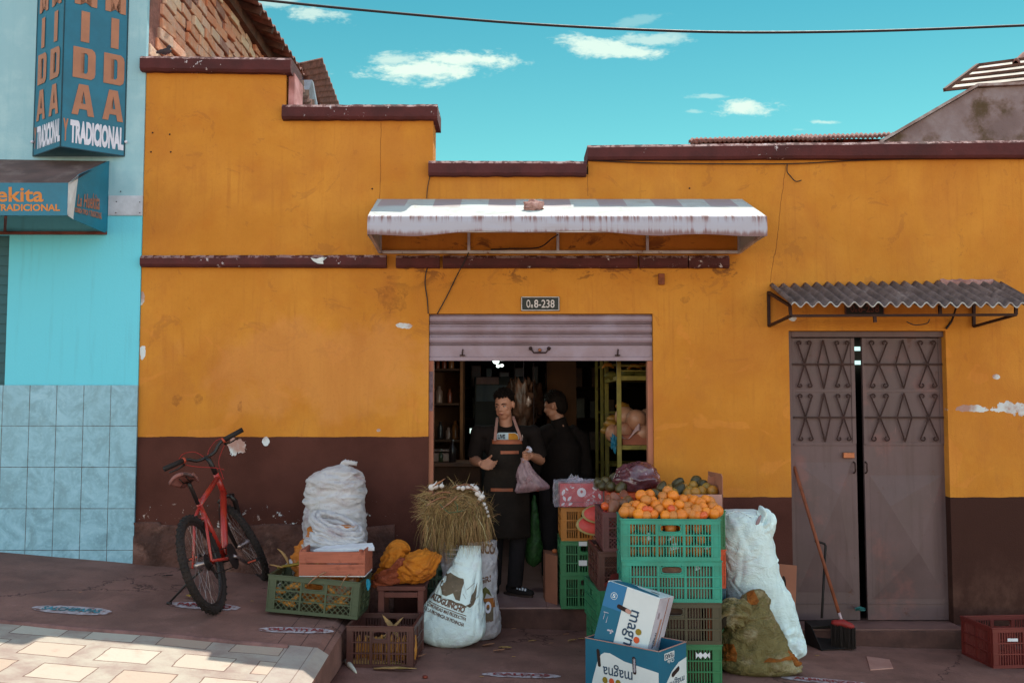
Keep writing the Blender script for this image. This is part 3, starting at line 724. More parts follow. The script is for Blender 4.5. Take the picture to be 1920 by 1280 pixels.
MB().box((1.83, 2.2, -.1), (5.0, 2.3, 2.6)).build('inner_wall', M_IN2, shop); MB().box((4.9, .3, -.1), (5.0, 2.2, 2.6)).build('inner_wall', M_IN2, shop); MB().box((1.83, .3, -.2), (4.9, 2.2, .02)).build('subfloor', M_IN2, shop)
# jambs
MB().box((ox0 + .001, .03, oz0), (ox0 + .035, .12, P(0, 676).z)).build('door_jamb', M_JAMB, shop); MB().box((ox1 - .04, .03, oz0), (ox1 - .001, .12, P(0, 676).z)).build('door_jamb', M_JAMB, shop)
MB().box((ox0 + .003, .026, P(0, 770, .1).z), (ox0 + .032, .0295, P(0, 697, .1).z)).build('sticker', mat('faded_sticker', (.16, .14, .19), .6, .4, 30), shop)
# roller shutter half rolled up
zs0 = P(1010, 676, .03).z; zs1 = oz1 - .004
prof = []; nn_ = 4; H = (zs1 - zs0 - .115) / 3
z = zs0; prof += [(.0, zs0), (.0, zs0 + .028), (.012, zs0 + .032), (.012, zs0 + .115)]
z = zs0 + .115
for k in range(3):
    z0 = z + k * H
    for f, d in ((.02, .004), (.05, .020), (.09, .020), (.13, .004), (.17, .002), (.20, .016), (.25, .016), (.30, .0), (.5, -.006), (.8, -.004), (.93, .004)): prof.append((d + .006, z0 + H * f))
prof.append((.012, zs1))
mb = MB(); vs = []; fs = []
for (d, zz) in prof: vs += [(ox0 + .003, .022 + d, zz), (ox1 - .003, .022 + d, zz)]
for i in range(len(prof) - 1): fs.append((2 * i, 2 * i + 1, 2 * i + 3, 2 * i + 2))
nb = len(vs)
mb.add(vs, fs); mb.box((ox0 + .003, .06, zs0 + .01), (ox1 - .003, .07, zs1)); mb.box((ox0 + .003, .024, zs0 - .0), (ox1 - .003, .062, zs0 + .009))
sh = mb.build('roller_shutter', M_SHUT, shop, fixn=False)
hx = P(1012, 658, .02)
mb = MB(); mb.tube([hx + Vector((-.07, -.0, .018)), hx + Vector((-.068, -.028, .014)), hx + Vector((-.045, -.032, -.014)), hx + Vector((.045, -.032, -.014)), hx + Vector((.068, -.028, .014)), hx + Vector((.07, 0, .018))], .0065, 8)
mb.sph(hx + Vector((-.07, -.004, .02)), .015); mb.sph(hx + Vector((.07, -.004, .02)), .015)
mb.build('handle', M_IRON, sh, smooth=True); MB().sph(hx + Vector((0, -.004, .008)), (.014, .01, .014)).build('lock', M_RUST, sh, smooth=True)
for px in (867, 1158):
    q = P(px, 662, .02); MB().tube([q + Vector((0, 0, -.02)), q + Vector((0, -.012, 0)), q + Vector((.004, -.002, .03))], .006, 6).box(q + Vector((-.02, -.006, -.022)), q + Vector((.02, .004, -.012))).build('latch', M_IRON, sh)
# ---------------- side metal door
mb = MB(); y = .085
fl, fr, ft, fb = dx0, dx1, dz1, dz0
dfr = thing('door_frame', None, None); dfr.parent = shop; WM[dfr.name] = Matrix.Identity(4)
bpy.data.objects.remove(dfr)
frX = P(1770, 800, y).x
mb.box((fl + .001, .04, fb), (fl + .03, .12, ft - .001)); mb.box((frX, .04, fb), (frX + .045, .12, ft - .001)); mb.box((fl + .031, .04, ft - .045), (frX - .001, .12, ft - .002))
mb.build('door_frame', M_DOOR, shop, bev=.003)
MB().bbox((fl - .02, -.20, -.3), (fr + .06, .28, dz0 - .004), .01).build('door_step', M_STEP, shop)
sill = MB().box((fl + .0, -.195, dz0 - .003), (fr, .2, dz0 + .004)).build('door_sill', mat('sill_tile', (.24, .17, .16), .5, .2, 8), shop)
def leaf(px0, px1, zb_, yaw, hinge_left):
    x0, x1 = P(px0, 800, y).x, P(px1, 800, y).x; zt = ft - .05
    zg = P(1600, 832, y).z
    lf = MB(); pv = x0 if hinge_left else x1
    Mx = Matrix.Translation((pv, y, 0)) @ Matrix.Rotation(yaw, 4, 'Z') @ Matrix.Translation((-pv, -y, 0))
    lf.box((x0, y, zb_), (x1, y + .03, zt), Mx)
    # raised folds: cross-braced lower plate
    s = .012; xa_, xb_ = x0 + .02, x1 - .02; z0_, z1_ = zb_ + .16, zg - .02
    if hinge_left: quad = [(xa_, z0_ + .05), (xb_ - .02, z1_ - .12)]
    else: quad = [(xb_, z0_ + .0), (xa_ + .02, z1_ - .22)]
    (qx0, qz0), (qx1, qz1) = quad
    # shallow pyramid: triangle facets either side of the fold
    vs = [(qx0, y - .002, qz0), (qx1, y - .002, qz1), ((qx0 + qx1) / 2 + (.1 if hinge_left else -.1), y - .011, (qz0 + qz1) / 2), (qx0, y - .001, qz1), (qx1, y - .001, qz0)]
    ry_ = y - .034; e_ = .0012
    lf.add([(qx0, y - e_, qz0), (qx1, y - e_, qz1), (qx1, y - e_, qz0), (qx0, y - e_, qz1), (qx0 * .62 + qx1 * .38, ry_, qz0 * .62 + qz1 * .38), (qx0 * .25 + qx1 * .75, ry_, qz0 * .25 + qz1 * .75)], [(0, 4, 2), (2, 4, 5), (2, 5, 1), (0, 3, 4), (3, 5, 4), (3, 1, 5)], Mx)
    lf.add([(qx0, y - e_, qz0), (qx1, y - e_, qz1), (qx1, y - e_, qz0), (qx0, y - e_, qz1), (qx0 * .62 + qx1 * .38, ry_, qz0 * .62 + qz1 * .38), (qx0 * .25 + qx1 * .75, ry_, qz0 * .25 + qz1 * .75)], [(2, 4, 0), (5, 4, 2), (1, 5, 2), (4, 3, 0), (4, 5, 3), (5, 1, 3)], Mx) if False else None
    for zz in (zg, (zg + zt) / 2 + .0): lf.box((x0 + .01, y - .006, zz - .012), (x1 - .01, y, zz + .012), Mx)
    for xx in (x0, x1 - .03): lf.box((xx, y - .008, zg - .0), (xx + .03, y, zt), Mx)
    lf.box((x0, y - .005, zb_ + .12), (x1, y, zb_ + .126), Mx)
    L = lf.build('door_leaf', M_DOOR, shop, fixn=False, bev=.002)
    g = MB(); w = x1 - x0 - .05; xo = x0 + .025; yy_ = y - .022
    T = lambda x_, z_: Mx @ Vector((x_, yy_, z_))
    zm = (zg + zt) / 2
    for (za_, zb2) in ((zg + .012, zm - .012), (zm + .012, zt - .01)):
        zc_ = (za_ + zb2) / 2; hh = (zb2 - za_) / 2
        g.bar(T(xo - .015, zc_), T(xo + w + .015, zc_), .012)
        for k, cx in enumerate((xo + w * .17, xo + w * .5, xo + w * .83)):
            hw = w * .115
            for sgn in (-1, 1):
                if k == 1:
                    hw2 = w * .10
                    g.tube([T(cx, zb2 - .005), T(cx + sgn * hw2, zc_ + .0), T(cx, za_ + .005)], .0055, 6)
                else:
                    for vd in (-1, 1):
                        pts = [T(cx, zc_), T(cx + sgn * hw * .55, zc_ + vd * hh * .45), T(cx + sgn * hw * 1.0, zc_ + vd * hh * .82)]
                        cc = (cx + sgn * hw * .72, zc_ + vd * hh * .84)
                        for q in range(9):
                            a = (0 if sgn > 0 else math.pi) + sgn * vd * q * .55; r_ = .022 * (1 - q * .07) * (hw / .06 if hw < .06 else 1)
                            pts.append(T(cc[0] + r_ * math.cos(a), cc[1] + r_ * math.sin(a)))
                        g.tube(pts, .0055, 6)
    g.build('grille', M_IRON, L)
    return L, x0, x1, Mx
L1, a0, a1, MX1 = leaf(1485, 1605, dz0 + .012, R(0), True)
L2, b0, b1, MX2 = leaf(1619, 1770, dz0 - .0 + .012, R(0), False)
q = P(1592, 853, .08); MB().bbox(q + Vector((-.05, -.025, -.022)), q + Vector((.035, .005, .022)), .004).build('lock', M_RUST, L1)
for px, LL in ((1601, L1), (1623, L2)):
    q = P(px, 878, .08); MB().tube([q + Vector((0, 0, .05)), q + Vector((0, -.03, .04)), q + Vector((0, -.035, -.02)), q + Vector((0, 0, -.035))], .006, 7).build('handle', M_IRON, LL, smooth=True)
# lit window strips seen through the gap between the door leaves
for py in (653, 679): 
    q0, q1 = P(1560, py + 4, 2.15), P(1640, py - 3, 2.15); MB().box((q0.x, 2.14, q0.z), (q1.x, 2.19, q1.z)).build('window_slit', emis('daylight_slit', (.55, .85, .80), .8), shop)
# wooden peg & bracket on facade
q = P(1240, 522, 0); MB().bbox((q.x - .025, -.03, q.z - .05), (q.x + .022, 0.0, q.z + .035), .005).build('wooden_peg', mat('peg_wood', (.22, .09, .05), .9, .3, 20), shop)

# facade cables
def cable(pts, r, label, m=M_CABLE, group=None):
    P_ = []; k = len(pts)
    for i in range(0, (k - 1) * 8 + 1): P_.append(Vector(cr([tuple(p) for p in pts], i / ((k - 1) * 8))))
    o = MB().tube(P_, r, 6).build('cable', m, smooth=True); tag(o, label, 'cable', group); return origin(o, P_[0])
Y0 = -.012
cable([P(800, 372, Y0), P(802, 350, Y0), P(808, 322, Y0)], .0035, 'short dark wire rising from behind the white awning to the low parapet step')
cable([P(803, 588, Y0), P(801, 560, Y0), P(797, 530, Y0), P(800, 506, Y0), P(806, 500, Y0)], .0045, 'thin black cable hanging straight beside the upper left corner of the roller shutter')
cable([P(820, 588, Y0), P(838, 555, Y0), P(855, 520, Y0), P(872, 488, -.07), P(880, 470, Y0)], .0045, 'thin black cable slanting up from the shutter to the ledge')
cable([P(1108, 301, -.02), P(1240, 306, -.02), P(1475, 307, -.02), P(1600, 301, -.02), P(1760, 297, -.02), P(2100, 292, -.02)], .004, 'long thin wire strung along the wall just below the right parapet cap')
cable([P(1476, 308, -.02), P(1476, 322, -.02), P(1482, 330, -.02), P(1492, 340, -.03), P(1503, 338, -.04)], .004, 'short wire end curling down the wall from the parapet wire')
cable([P(1774, 616, -.015), P(1785, 600, -.02), P(1793, 575, -.2), P(1796, 560, -.3)], .008, 'black cable dropping from the corrugated canopy to the top corner of the metal door')
cable([P(1700, 603, -.36), P(1716, 609, -.38), P(1738, 606, -.36), P(1743, 598, -.36)], .004, 'loose dark wire sagging below the corrugated canopy rail')
cable([P(-60, -60, -1.2), P(490, 0, -1.0), P(700, 21, -1), P(960, 43, -1), P(1200, 56, -1), P(1400, 61, -1), P(1650, 58, -1), P(1920, 48, -1), P(2150, 38, -1)], .009, 'black power line crossing the sky above the roofs')
# small nails on the orange wall
for px, py in ((286, 249), (318, 252), (283, 285), (320, 285), (698, 354), (1293, 353), (1340, 430)):
    MB().sph(P(px, py, -.001), (.007, .006, .007), 8, 6).build('nail', M_IRON, shop, smooth=True)
q = P(598, 488, -.062); MB().prism([(q.x - .065, -.0625, q.z + .02), (q.x - .02, -.0625, q.z + .012), (q.x + .02, -.0625, q.z + .024), (q.x + .062, -.0625, q.z + .022), (q.x + .03, -.0625, q.z - .004), (q.x + .035, -.0625, q.z - .028), (q.x - .01, -.0625, q.z - .024), (q.x - .045, -.0625, q.z - .004)], (0, .001, 0)).build('bare_plaster', mat('bare_plaster', (.66, .66, .66), .9, .15, 20, .4, 40), shop)
def plate(px0, py0, px1, py1, Y, m, lab, mt):
    a, c_ = P(px0, py1, Y), P(px1, py0, Y)
    th = thing('number_plate', lab, 'sign', ((a.x + c_.x) / 2, Y, a.z))
    MB().bbox((a.x, Y - .008, a.z), (c_.x, Y + .004, c_.z), .004).build('plate', M_PLATE, th)
    r = .005; mb = MB()
    for p_, q_ in (((a.x + r, a.z + r), (c_.x - r, a.z + r)), ((c_.x - r, a.z + r), (c_.x - r, c_.z - r)), ((c_.x - r, c_.z - r), (a.x + r, c_.z - r)), ((a.x + r, c_.z - r), (a.x + r, a.z + r))):
        mb.bar((p_[0], Y - .0095, p_[1]), (q_[0], Y - .0095, q_[1]), .005, .003, up=(0, 1, 0))
    mb.build('rim', mt, th)
    w = c_.x - a.x; h = c_.z - a.z
    def T(s, f0, f1, g0, g1): text(s, [(a.x + w * f0, Y - .0085, a.z + h * g0), (a.x + w * f1, Y - .0085, a.z + h * g0), (a.x + w * f1, Y - .0085, a.z + h * g1), (a.x + w * f0, Y - .0085, a.z + h * g1)], mt, th, bold=.012, off=.0015)
    T('O', .14, .24, .22, .78); T('e', .25, .31, .22, .45); T('8-238', .34, .87, .22, .78)
plate(977, 556, 1049, 583, -.004, M_PLATE, 'dark plate reading Oe8-238 over the open roller shutter', M_PLATEW)
plate(1584, 566, 1657, 591, -.004, M_PLATE, 'faded plate reading Oe8-238 half hidden below the corrugated canopy', M_PLATED)
# ================================================================== TEAL NEIGHBOUR
teal = thing('aqua_building', 'aqua plaster house with tiled base and bare clay block side wall', 'building', (-3, 0, 0))
xt = P(268, 400).x - .002
xs_ = P(14, 600).x
mb = MB(); mb.box((xs_, -.012, .3), (xt, .3, 4.2)); mb.box((xs_, -.012, 4.2005), (xt, .035, 7.4)); mb.box((-9, -.012, 2.98), (xs_, .3, 7.4)); mb.build('wall', M_TEAL, teal, fixn=True)
for o_ in (teal,): pass
# tiles: stepped bottom edge following the pavement
mb = MB(); zt = P(100, 722).z; x = xt + .005; k = 0
while x > xs_ - .05:
    x0 = max(x - .2065, xs_ - .05); zb2 = .45 + .025 * k + (-.02 if k == 0 else 0)
    mb.box((x0, -.03, zb2), (x, -.0125, zt)); x = x0; k += 1
    if k > 8: break
tl = mb.build('tile_base', M_TILE, teal, local=False)
# shutter at the far left
mb = MB(); z = .5
while z < 3.0:
    mb.box((-5.2, .03, z), (xs_, .05, z + .055)); mb.box((-5.2, .04, z + .055), (xs_, .055, z + .075)); z += .075
mb.build('roller_shutter', mat('teal_shutter', (.03, .14, .19), .5, .15, 5, metal=.2), teal)
q0, q1 = P(203, 404, -.014), P(268, 367, -.014)
MB().bbox((q0.x, -.022, q0.z), (xt + .004, -.013, q1.z), .002).build('patch_plate', mat('pale_strip', (.50, .50, .56), .8, .2, 6), teal)
for px, py in ((218, 378), (262, 379), (217, 399), (262, 399), (226, 359)):
    q = P(px, py, -.022); MB().sph(q, .005, 6, 4).build('bolt', M_IRON, teal)
# brick side wall receding from the street
mb = MB(); xw = xt + .0; rnd = random.Random(4)
mb.box((xw - .2, .036, 4.2), (xw - .012, 4.35, 5.78)); mb.build('wall_core', M_MORT, teal)
mb = MB(); z = 4.0; r_ = 0
while z < 5.72:
    h = .105; y_ = .04 - rnd.random() * .2
    while y_ < 4.1:
        L = .27 + rnd.random() * .07; d = rnd.uniform(-.010, .022); hh = h * rnd.uniform(.78, .9)
        if y_ > .03 and rnd.random() > .015:
            M_ = Matrix.Translation((xw - .012 + d, y_ + L / 2, z + h / 2)) @ Euler((rnd.gauss(0, .03), rnd.gauss(0, .02), rnd.gauss(0, .045))).to_matrix().to_4x4()
            mb.bbox((-.02, -L / 2 + .009, -hh / 2), (.02, L / 2 - .009, hh / 2), .008, M_)
        y_ += L
    z += h; r_ += 1
mb.build('brick_side_wall', M_BRICK, teal)
# roof over it: corrugated sheet with ragged edge, rafters
def corr(c00, c10, c01, c11, n, amp, th, seg=10, nv=8, axis=(0, 0, 1), jit=0):
    """u across the corrugations, v along them"""
    c00, c10, c01, c11 = map(Vector, (c00, c10, c01, c11)); ax = Vector(axis)
    def f(u_, v_):
        p = (c00 * (1 - u_) + c10 * u_) * (1 - v_) + (c01 * (1 - u_) + c11 * u_) * v_
        return p + ax * amp * math.sin(u_ * n * 2 * math.pi) + ax * jit * noise.noise(p * 4)
    return MB().grid(f, n * seg, nv, ax * th)
corr((xw - 1.2, .25, 6.35), (xw - 1.2, 4.4, 6.3), (xw + .26, .25, 5.80), (xw + .30, 4.4, 5.76), 22, .022, -.02, 8, 4).build('roof', M_ROOFT, teal, smooth=True)
mb = MB()
for i in range(9):
    y_ = .4 + i * .5; mb.bar((xw - .3, y_, 5.93), (xw + .27, y_, 5.72), .05, .07)
mb.bar((xw + .03, .3, 5.72), (xw + .03, 4.4, 5.70), .09, .12); mb.build('rafters', M_WOODO, teal)
# lower rear lean-to seen past the corner
lt = thing('rear_shed', 'rusty corrugated lean-to roofs with grey panels behind the stepped parapet', 'shed', (-2.2, 7.5, 0))
A = P(604, 108, 7.6); B = P(641, 208, 9.6); Cc = P(556, 119, 7.0); D = P(604, 208, 8.6)
corr(A, B, Cc, D, 9, .02, -.03, 8, 4).build('roof', M_ROOFT, lt, smooth=True)
MB().prism([P(553, 120, 7.5), P(573, 118, 7.5), P(606, 210, 8.6), P(556, 210, 7.8)], (0, .15, 0)).build('panel', M_GREYB, lt)
MB().prism([P(562, 150, 7.0), P(585, 150, 7.0), P(596, 208, 7.4), P(566, 208, 7.0)], (0, .12, 0)).build('panel', mat('pale_panel', (.30, .34, .42), .6), lt)
corr(P(552, 132, 4.9), P(596, 212, 6.5), P(540, 142, 4.3), P(543, 212, 5.3), 9, .03, -.025, 8, 3).build('lower_roof', M_ROOFT, lt, smooth=True)
mb = MB(); mb.box((-2.75, 4.6, .5), (-2.15, 9.0, 4.3)); mb.build('wall', M_IN2, lt)
mb = MB()
for i in range(4): mb.bar(P(545 + i * 8, 138 + i * 18, 4.6 + i * .4), P(556 + i * 10, 138 + i * 18, 5.0 + i * .4), .06, .08)
mb.build('rafters', M_WOODO, lt)

# ---------------- prism sign
sg = thing('vertical_sign', 'blue three sided vertical sign with orange COMIDA letters and white TRADICIONAL', 'sign', (P(140, 290).x, 0, 3.5))
zb_ = P(233, 293, -.014).z; XL, XR = P(62, 290, -.014).x, P(233, 293, -.014).x; FX, FY = P(113, 273, -.30).x, -.30
ZT = 6.4; tri = [(XL, -.014), (FX, FY), (XR, -.014)]
mb = MB(); mb.add([(x, y, zb_) for x, y in tri] + [(x, y, ZT) for x, y in tri], [(0, 1, 2), (3, 5, 4), (0, 3, 4, 1), (1, 4, 5, 2), (0, 2, 5, 3)])
mb.build('panel', M_SIGNB, sg)
mb = MB()
for (x, y) in tri: mb.bar((x, y, zb_), (x, y, ZT), .008)
mb.bar((XL, -.014, zb_), (FX, FY, zb_), .008); mb.bar((FX, FY, zb_), (XR, -.014, zb_), .008); mb.build('edge_trim', mat('sign_trim', (.01, .06, .10), .5), sg)
def onface(A_, B_, f0, f1, z0, z1):
    a = Vector((A_[0] + (B_[0] - A_[0]) * f0, A_[1] + (B_[1] - A_[1]) * f0, z0)); b_ = Vector((A_[0] + (B_[0] - A_[0]) * f1, A_[1] + (B_[1] - A_[1]) * f1, z0))
    return [a, b_, b_ + Vector((0, 0, z1 - z0)), a + Vector((0, 0, z1 - z0))]
TR, TL, TF = tri[2], tri[0], tri[1]
GLY = {'A': [[(0, 0), (.28, 0), (.335, .2), (.5, .2), (.5, .38), (.39, .38), (.5, .80), (.5, 1), (.29, 1)]],
       'D': [[(0, 0), (.5, 0), (.5, .17), (.35, .17), (.35, .83), (.5, .83), (.5, 1), (0, 1)], [(.5, 0), (.82, 0), (.96, .08), (1, .2), (1, .8), (.96, .92), (.82, 1), (.5, 1), (.5, .83), (.60, .83), (.66, .76), (.66, .24), (.60, .17), (.5, .17)]],
       'I': [[(.31, 0), (.69, 0), (.69, 1), (.31, 1)]],
       'M': [[(0, 0), (.26, 0), (.26, .62), (.5, .1), (.5, .5), (.3, 1), (0, 1)]],
       'O': [[(.5, 0), (.5, .17), (.36, .24), (.34, .5), (.36, .76), (.5, .83), (.5, 1), (.15, .92), (0, .75), (0, .25), (.15, .08)]],
       'C': [[(1, .35), (.68, .35), (.62, .2), (.4, .2), (.34, .3), (.34, .7), (.4, .8), (.62, .8), (.68, .65), (1, .65), (.95, .88), (.75, 1), (.25, 1), (.05, .88), (0, .7), (0, .3), (.05, .12), (.25, 0), (.75, 0), (.95, .12)]]}
for k_ in 'AMO': GLY[k_].append([(1 - x, y) for x, y in reversed(GLY[k_][0])])
def glyph(ch, q, m, par):
    uv, fs = [], []
    for pl_ in GLY[ch]:
        a_, b_ = poly2d(pl_, 0); n_ = len(uv); uv += a_; fs += [tuple(i + n_ for i in f) for f in b_]
    shape2quad(uv, fs, q, m, par, 'lettering', .005)
for (A_, B_) in ((TF, TR), (TL, TF)):
    for col in ((.15, .50), (.63, .96)) if A_ == TF else ((.10, .42), (.56, .90)):
        z = zb_ + .262
        for chx in 'ADIMOC': glyph(chx, onface(A_, B_, col[0], col[1], z, z + .238), M_SIGNO, sg); z += .284
    text('Y', onface(A_, B_, .03, .11, zb_ + .05, zb_ + .22), M_SIGNO, sg, bold=.05)
    text('TRADICIONAL', onface(A_, B_, .14, .98, zb_ + .04, zb_ + .22), M_SIGNW, sg, bold=.055)
for px in (60, 236): MB().sph(P(px, 266, -.03), .012, 8, 6).build('bolt', M_SIGNW, sg)

# ---------------- box awning sign at left
aw = thing('shop_awning_sign', 'blue box awning with yellow lettering on the aqua house front', 'awning', (P(60, 400).x, 0, 3.0))
a0 = P(-400, 290, -.014); zt_ = P(100, 291, -.014).z; yF = -.62
fz1 = P(127, 343, yF).z; fz0 = P(127, 404, yF).z; fxr = P(127, 370, yF).x; xr = P(205, 300, -.014).x
zr1 = P(205, 302, -.014).z; zr0 = P(203, 438, -.014).z
fx2 = P(147, 330, -.52).x; L0 = -6.2
mb = MB(); mb.add([(L0, -.014, zt_), (xr - .02, -.014, zr1), (P(150, 328, -.52).x, -.52, P(150, 328, -.52).z), (fxr, yF, fz1), (L0, yF, fz1)], [(4, 3, 2, 1, 0)])
mb.add([(L0, -.014, zt_ - .012), (xr - .02, -.014, zr1 - .012), (P(150, 328, -.52).x, -.52, P(150, 328, -.52).z - .012), (fxr, yF, fz1 - .012), (L0, yF, fz1 - .012)], [(0, 1, 2, 3, 4)])
mb.build('top_sheet', mat('faded_awning_top', (.125, .105, .105), .85, .25, 5, .2, 30, col2=(.20, .19, .19), c2=(.5, .7), c2s=4), aw, fixn=False)
MB().box((L0, yF - .004, fz0), (fxr, yF + .012, fz1)).build('front_panel', M_SIGNB, aw)
# white folded return + blue side panel
sA = P(147, 328, -.50); sB = P(137, 411, -.50); sC = Vector((xr, -.016, zr0)); sD = Vector((xr, -.016, zr1))
MB().prism([(fxr, yF, fz1), (fxr, yF, fz0), tuple(sB), tuple(sA)], (.0, .008, 0)).build('white_return', mat('white_vinyl', (.62, .64, .66), .5), aw)
MB().prism([tuple(sA), tuple(sB), tuple(sC), tuple(sD)], (-.008, 0, 0)).build('side_panel', M_SIGNS, aw)
mb = MB(); mb.bar((L0, -.03, P(100, 436, -.03).z), (xr, -.03, P(180, 437, -.03).z), .022); mb.bar((P(9, 410, yF + .02).x, yF + .03, fz0), (P(9, 430, -.03).x, -.03, P(9, 434, -.03).z), .02)
mb.build('frame_rail', mat('rusty_rail', (.17, .07, .06), .7, .3, 10), aw)
text('La Huekita', [(P(-116, 382, yF).x, yF - .004, P(-116, 379, yF).z), (P(82, 379, yF).x, yF - .004, P(82, 379, yF).z), (P(82, 352, yF).x, yF - .004, P(82, 351, yF).z), (P(-116, 352, yF).x, yF - .004, P(-116, 351, yF).z)], M_SIGNY, aw, bold=.02, off=.002)
text('COMIDA TIPICA Y TRADICIONAL', [(P(-165, 397, yF).x, yF - .004, P(-160, 396, yF).z), (P(113, 396, yF).x, yF - .004, P(112, 396, yF).z), (P(113, 383, yF).x, yF - .004, P(112, 383, yF).z), (P(-165, 383, yF).x, yF - .004, P(-160, 383, yF).z)], M_SIGNY, aw, bold=.03, off=.002)
def sq(f, g):    # point on the side panel
    return (sA * (1 - f) + sD * f) * g + (sB * (1 - f) + sC * f) * (1 - g)
text('La Huekita', [sq(.05, .30), sq(.72, .30), sq(.72, .56), sq(.05, .56)], M_SIGNO, aw, bold=.02, off=.004)
text('COMIDA TIPICA Y TRADICIONAL', [sq(.0, .17), sq(.80, .17), sq(.80, .27), sq(.0, .27)], M_SIGNO, aw, bold=.04, off=.004)

# ---------------- white awning over the shop
wa = thing('awning', 'long stained white canvas awning on a metal frame over the shop door', 'awning', (0.3, 0, 2.7))
yF = -.70; zB = P(1000, 373, -.01).z; xl0, xr0 = P(708, 373, -.01).x, P(1391, 371, -.01).x
fl = P(689, 406, yF); fr_ = P(1438, 404, yF); zf1 = fl.z; zf0 = P(700, 441, yF).z
def topf(u_, v_):
    xb_ = xl0 + (xr0 - xl0) * u_; xf = fl.x + (fr_.x - fl.x) * u_
    s = .010 * noise.noise(Vector((u_ * 9, v_ * 2, 0))) * math.sin(v_ * math.pi)
    return Vector((xb_ + (xf - xb_) * v_, -.004 + (yF + .004) * v_, zB + (zf1 - zB) * v_ + s))
def valf(u_, v_):
    x = fl.x + (fr_.x - fl.x) * u_; px = 690 + 748 * u_
    lift = 8 * max(0, 1 - ((px - 1010) / 230) ** 2) + 2 * math.sin(px * .03)
    z0_ = zf0 + lift / 270
    return Vector((x, yF - .006 * math.sin(v_ * 3) + .006 * noise.noise(Vector((u_ * 14, v_ * 2, 3))) - .001, zf1 + (z0_ - zf1) * v_))
mb = MB(); mb.grid(topf, 60, 10, (0, .0, -.003)); mb.grid(valf, 90, 6, (0, .003, 0))
mb.build('canopy_cloth', M_CAN, wa, smooth=False)
# side cheeks
bl, br = P(713, 473, -.01), P(1386, 473, -.01)
for (f_, t_, b2) in ((fl, Vector((xl0, -.004, zB)), bl), (fr_, Vector((xr0, -.004, zB)), br)):
    MB().prism([(f_.x, yF, zf1), (f_.x, yF, zf0), (b2.x, -.01, b2.z), (t_.x, -.01, t_.z)], (.003 if f_ is fl else -.003, 0, 0)).build('side_cloth', M_CAN, wa)
mb = MB(); zr_ = bl.z
mb.bar((bl.x, -.02, zr_), (br.x, -.02, zr_), .022); mb.bar((fl.x + .015, yF + .02, zf0 + .035), (fr_.x - .015, yF + .02, zf0 + .035), .022)
for px in (713, 879, 1046, 1214, 1386):
    x = P(px, 473, -.02).x; mb.bar((x, -.02, zr_), (x, -.02, zB - .02), .02)
for x in (fl.x + .012, fr_.x - .012):
    mb.bar((x, yF + .02, zf0 + .02), (bl.x if x < 0 else br.x, -.02, zr_), .022); mb.bar((x, yF + .02, zf0 + .02), (x, yF + .02, zf1 - .012), .02)
for px in (879, 1046, 1214): x = P(px, 400, -.3).x; mb.bar((x, -.02, zB - .03), (x, yF + .02, zf1 - .02), .02)
mb.build('frame', M_FRAME, wa)
c0 = P(1000, 396, -.45); c0.z = zB + (zf1 - zB) * (.45 / .7) + .0
o = MB().sph((0, 0, 0), (.075, .05, .045), 14, 10, ns=.5, nf=9, seed=3).build('stone', mat('debris_lump', (.40, .27, .25), .95, .3, 12, .8, 40, bd=.01)); o.location = c0 + Vector((.0, 0, .028)); tag(o, 'rough pinkish lump of rubble lying on the white awning', 'rubble')
# tangle of cables under awning
cable([P(920, 468, -.03), P(960, 466, -.04), P(1010, 464, -.05), P(1035, 447, -.3), P(1046, 440, -.5)], .005, 'dark cable sagging inside the white awning frame')

# ---------------- corrugated canopy over the side door
cc = thing('corrugated_canopy', 'grey corrugated cement canopy on a black iron bracket over the metal door', 'canopy', (2.8, 0, 2.4))
cx0, cx1 = P(1443, 534, -.01), P(1862, 530, -.01); fx0, fx1 = P(1484, 570, -.62), P(1925, 571, -.62)
cb = corr((cx0.x, -.01, cx0.z), (cx1.x + .06, -.01, cx1.z + .01), (fx0.x, -.62, fx0.z), (fx1.x + .12, -.62, fx1.z), 21, .017, -.008, 10, 10, jit=.006)
cb.build('sheet', M_CORR, cc, smooth=True)
ce = corr((fx0.x, -.618, fx0.z), (fx1.x + .12, -.618, fx1.z), (fx0.x, -.624, fx0.z), (fx1.x + .12, -.624, fx1.z), 21, .017, -.010, 10, 1, jit=.006)
ce.v = [(x, y, z + .001) for x, y, z in ce.v]; ce.build('sheet_edge', M_CORE, cc, smooth=True)
mb = MB(); w0 = P(1441, 548, -.02); w1 = P(1442, 611, -.02); f1 = P(1483, 592, -.42); f0_ = P(1481, 573, -.42)
r2 = P(1905, 590, -.42); r1 = P(1905, 570, -.42); wr_ = P(1826, 612, -.02); wr2 = P(1826, 570, -.02)
for a, c_ in ((w0, w1), (w1, f1), (f1, f0_), (w0, f0_), (f1, r2), (r2, r1), (r2, wr_), (wr_, wr2), (P(1763, 590, -.42), P(1762, 572, -.42)), (P(1640, 592, -.42), P(1641, 604, -.42))): mb.bar(a, c_, .022, .018)
mb.build('bracket', M_IRON, cc)
mb = MB(); mb.grid(lambda u_, v_: Vector((P(1760 + 100 * u_, 528, 0).x, -.02 - .03 * v_, cx1.z + .025 - .02 * v_ + .012 * noise.noise(Vector((u_ * 9, v_ * 5, 0))))), 30, 4, (0, 0, -.03)); mb.build('mortar_fillet', mat('pinkish_mortar', (.36, .24, .23), .95, .3, 12, .8, 30), cc)

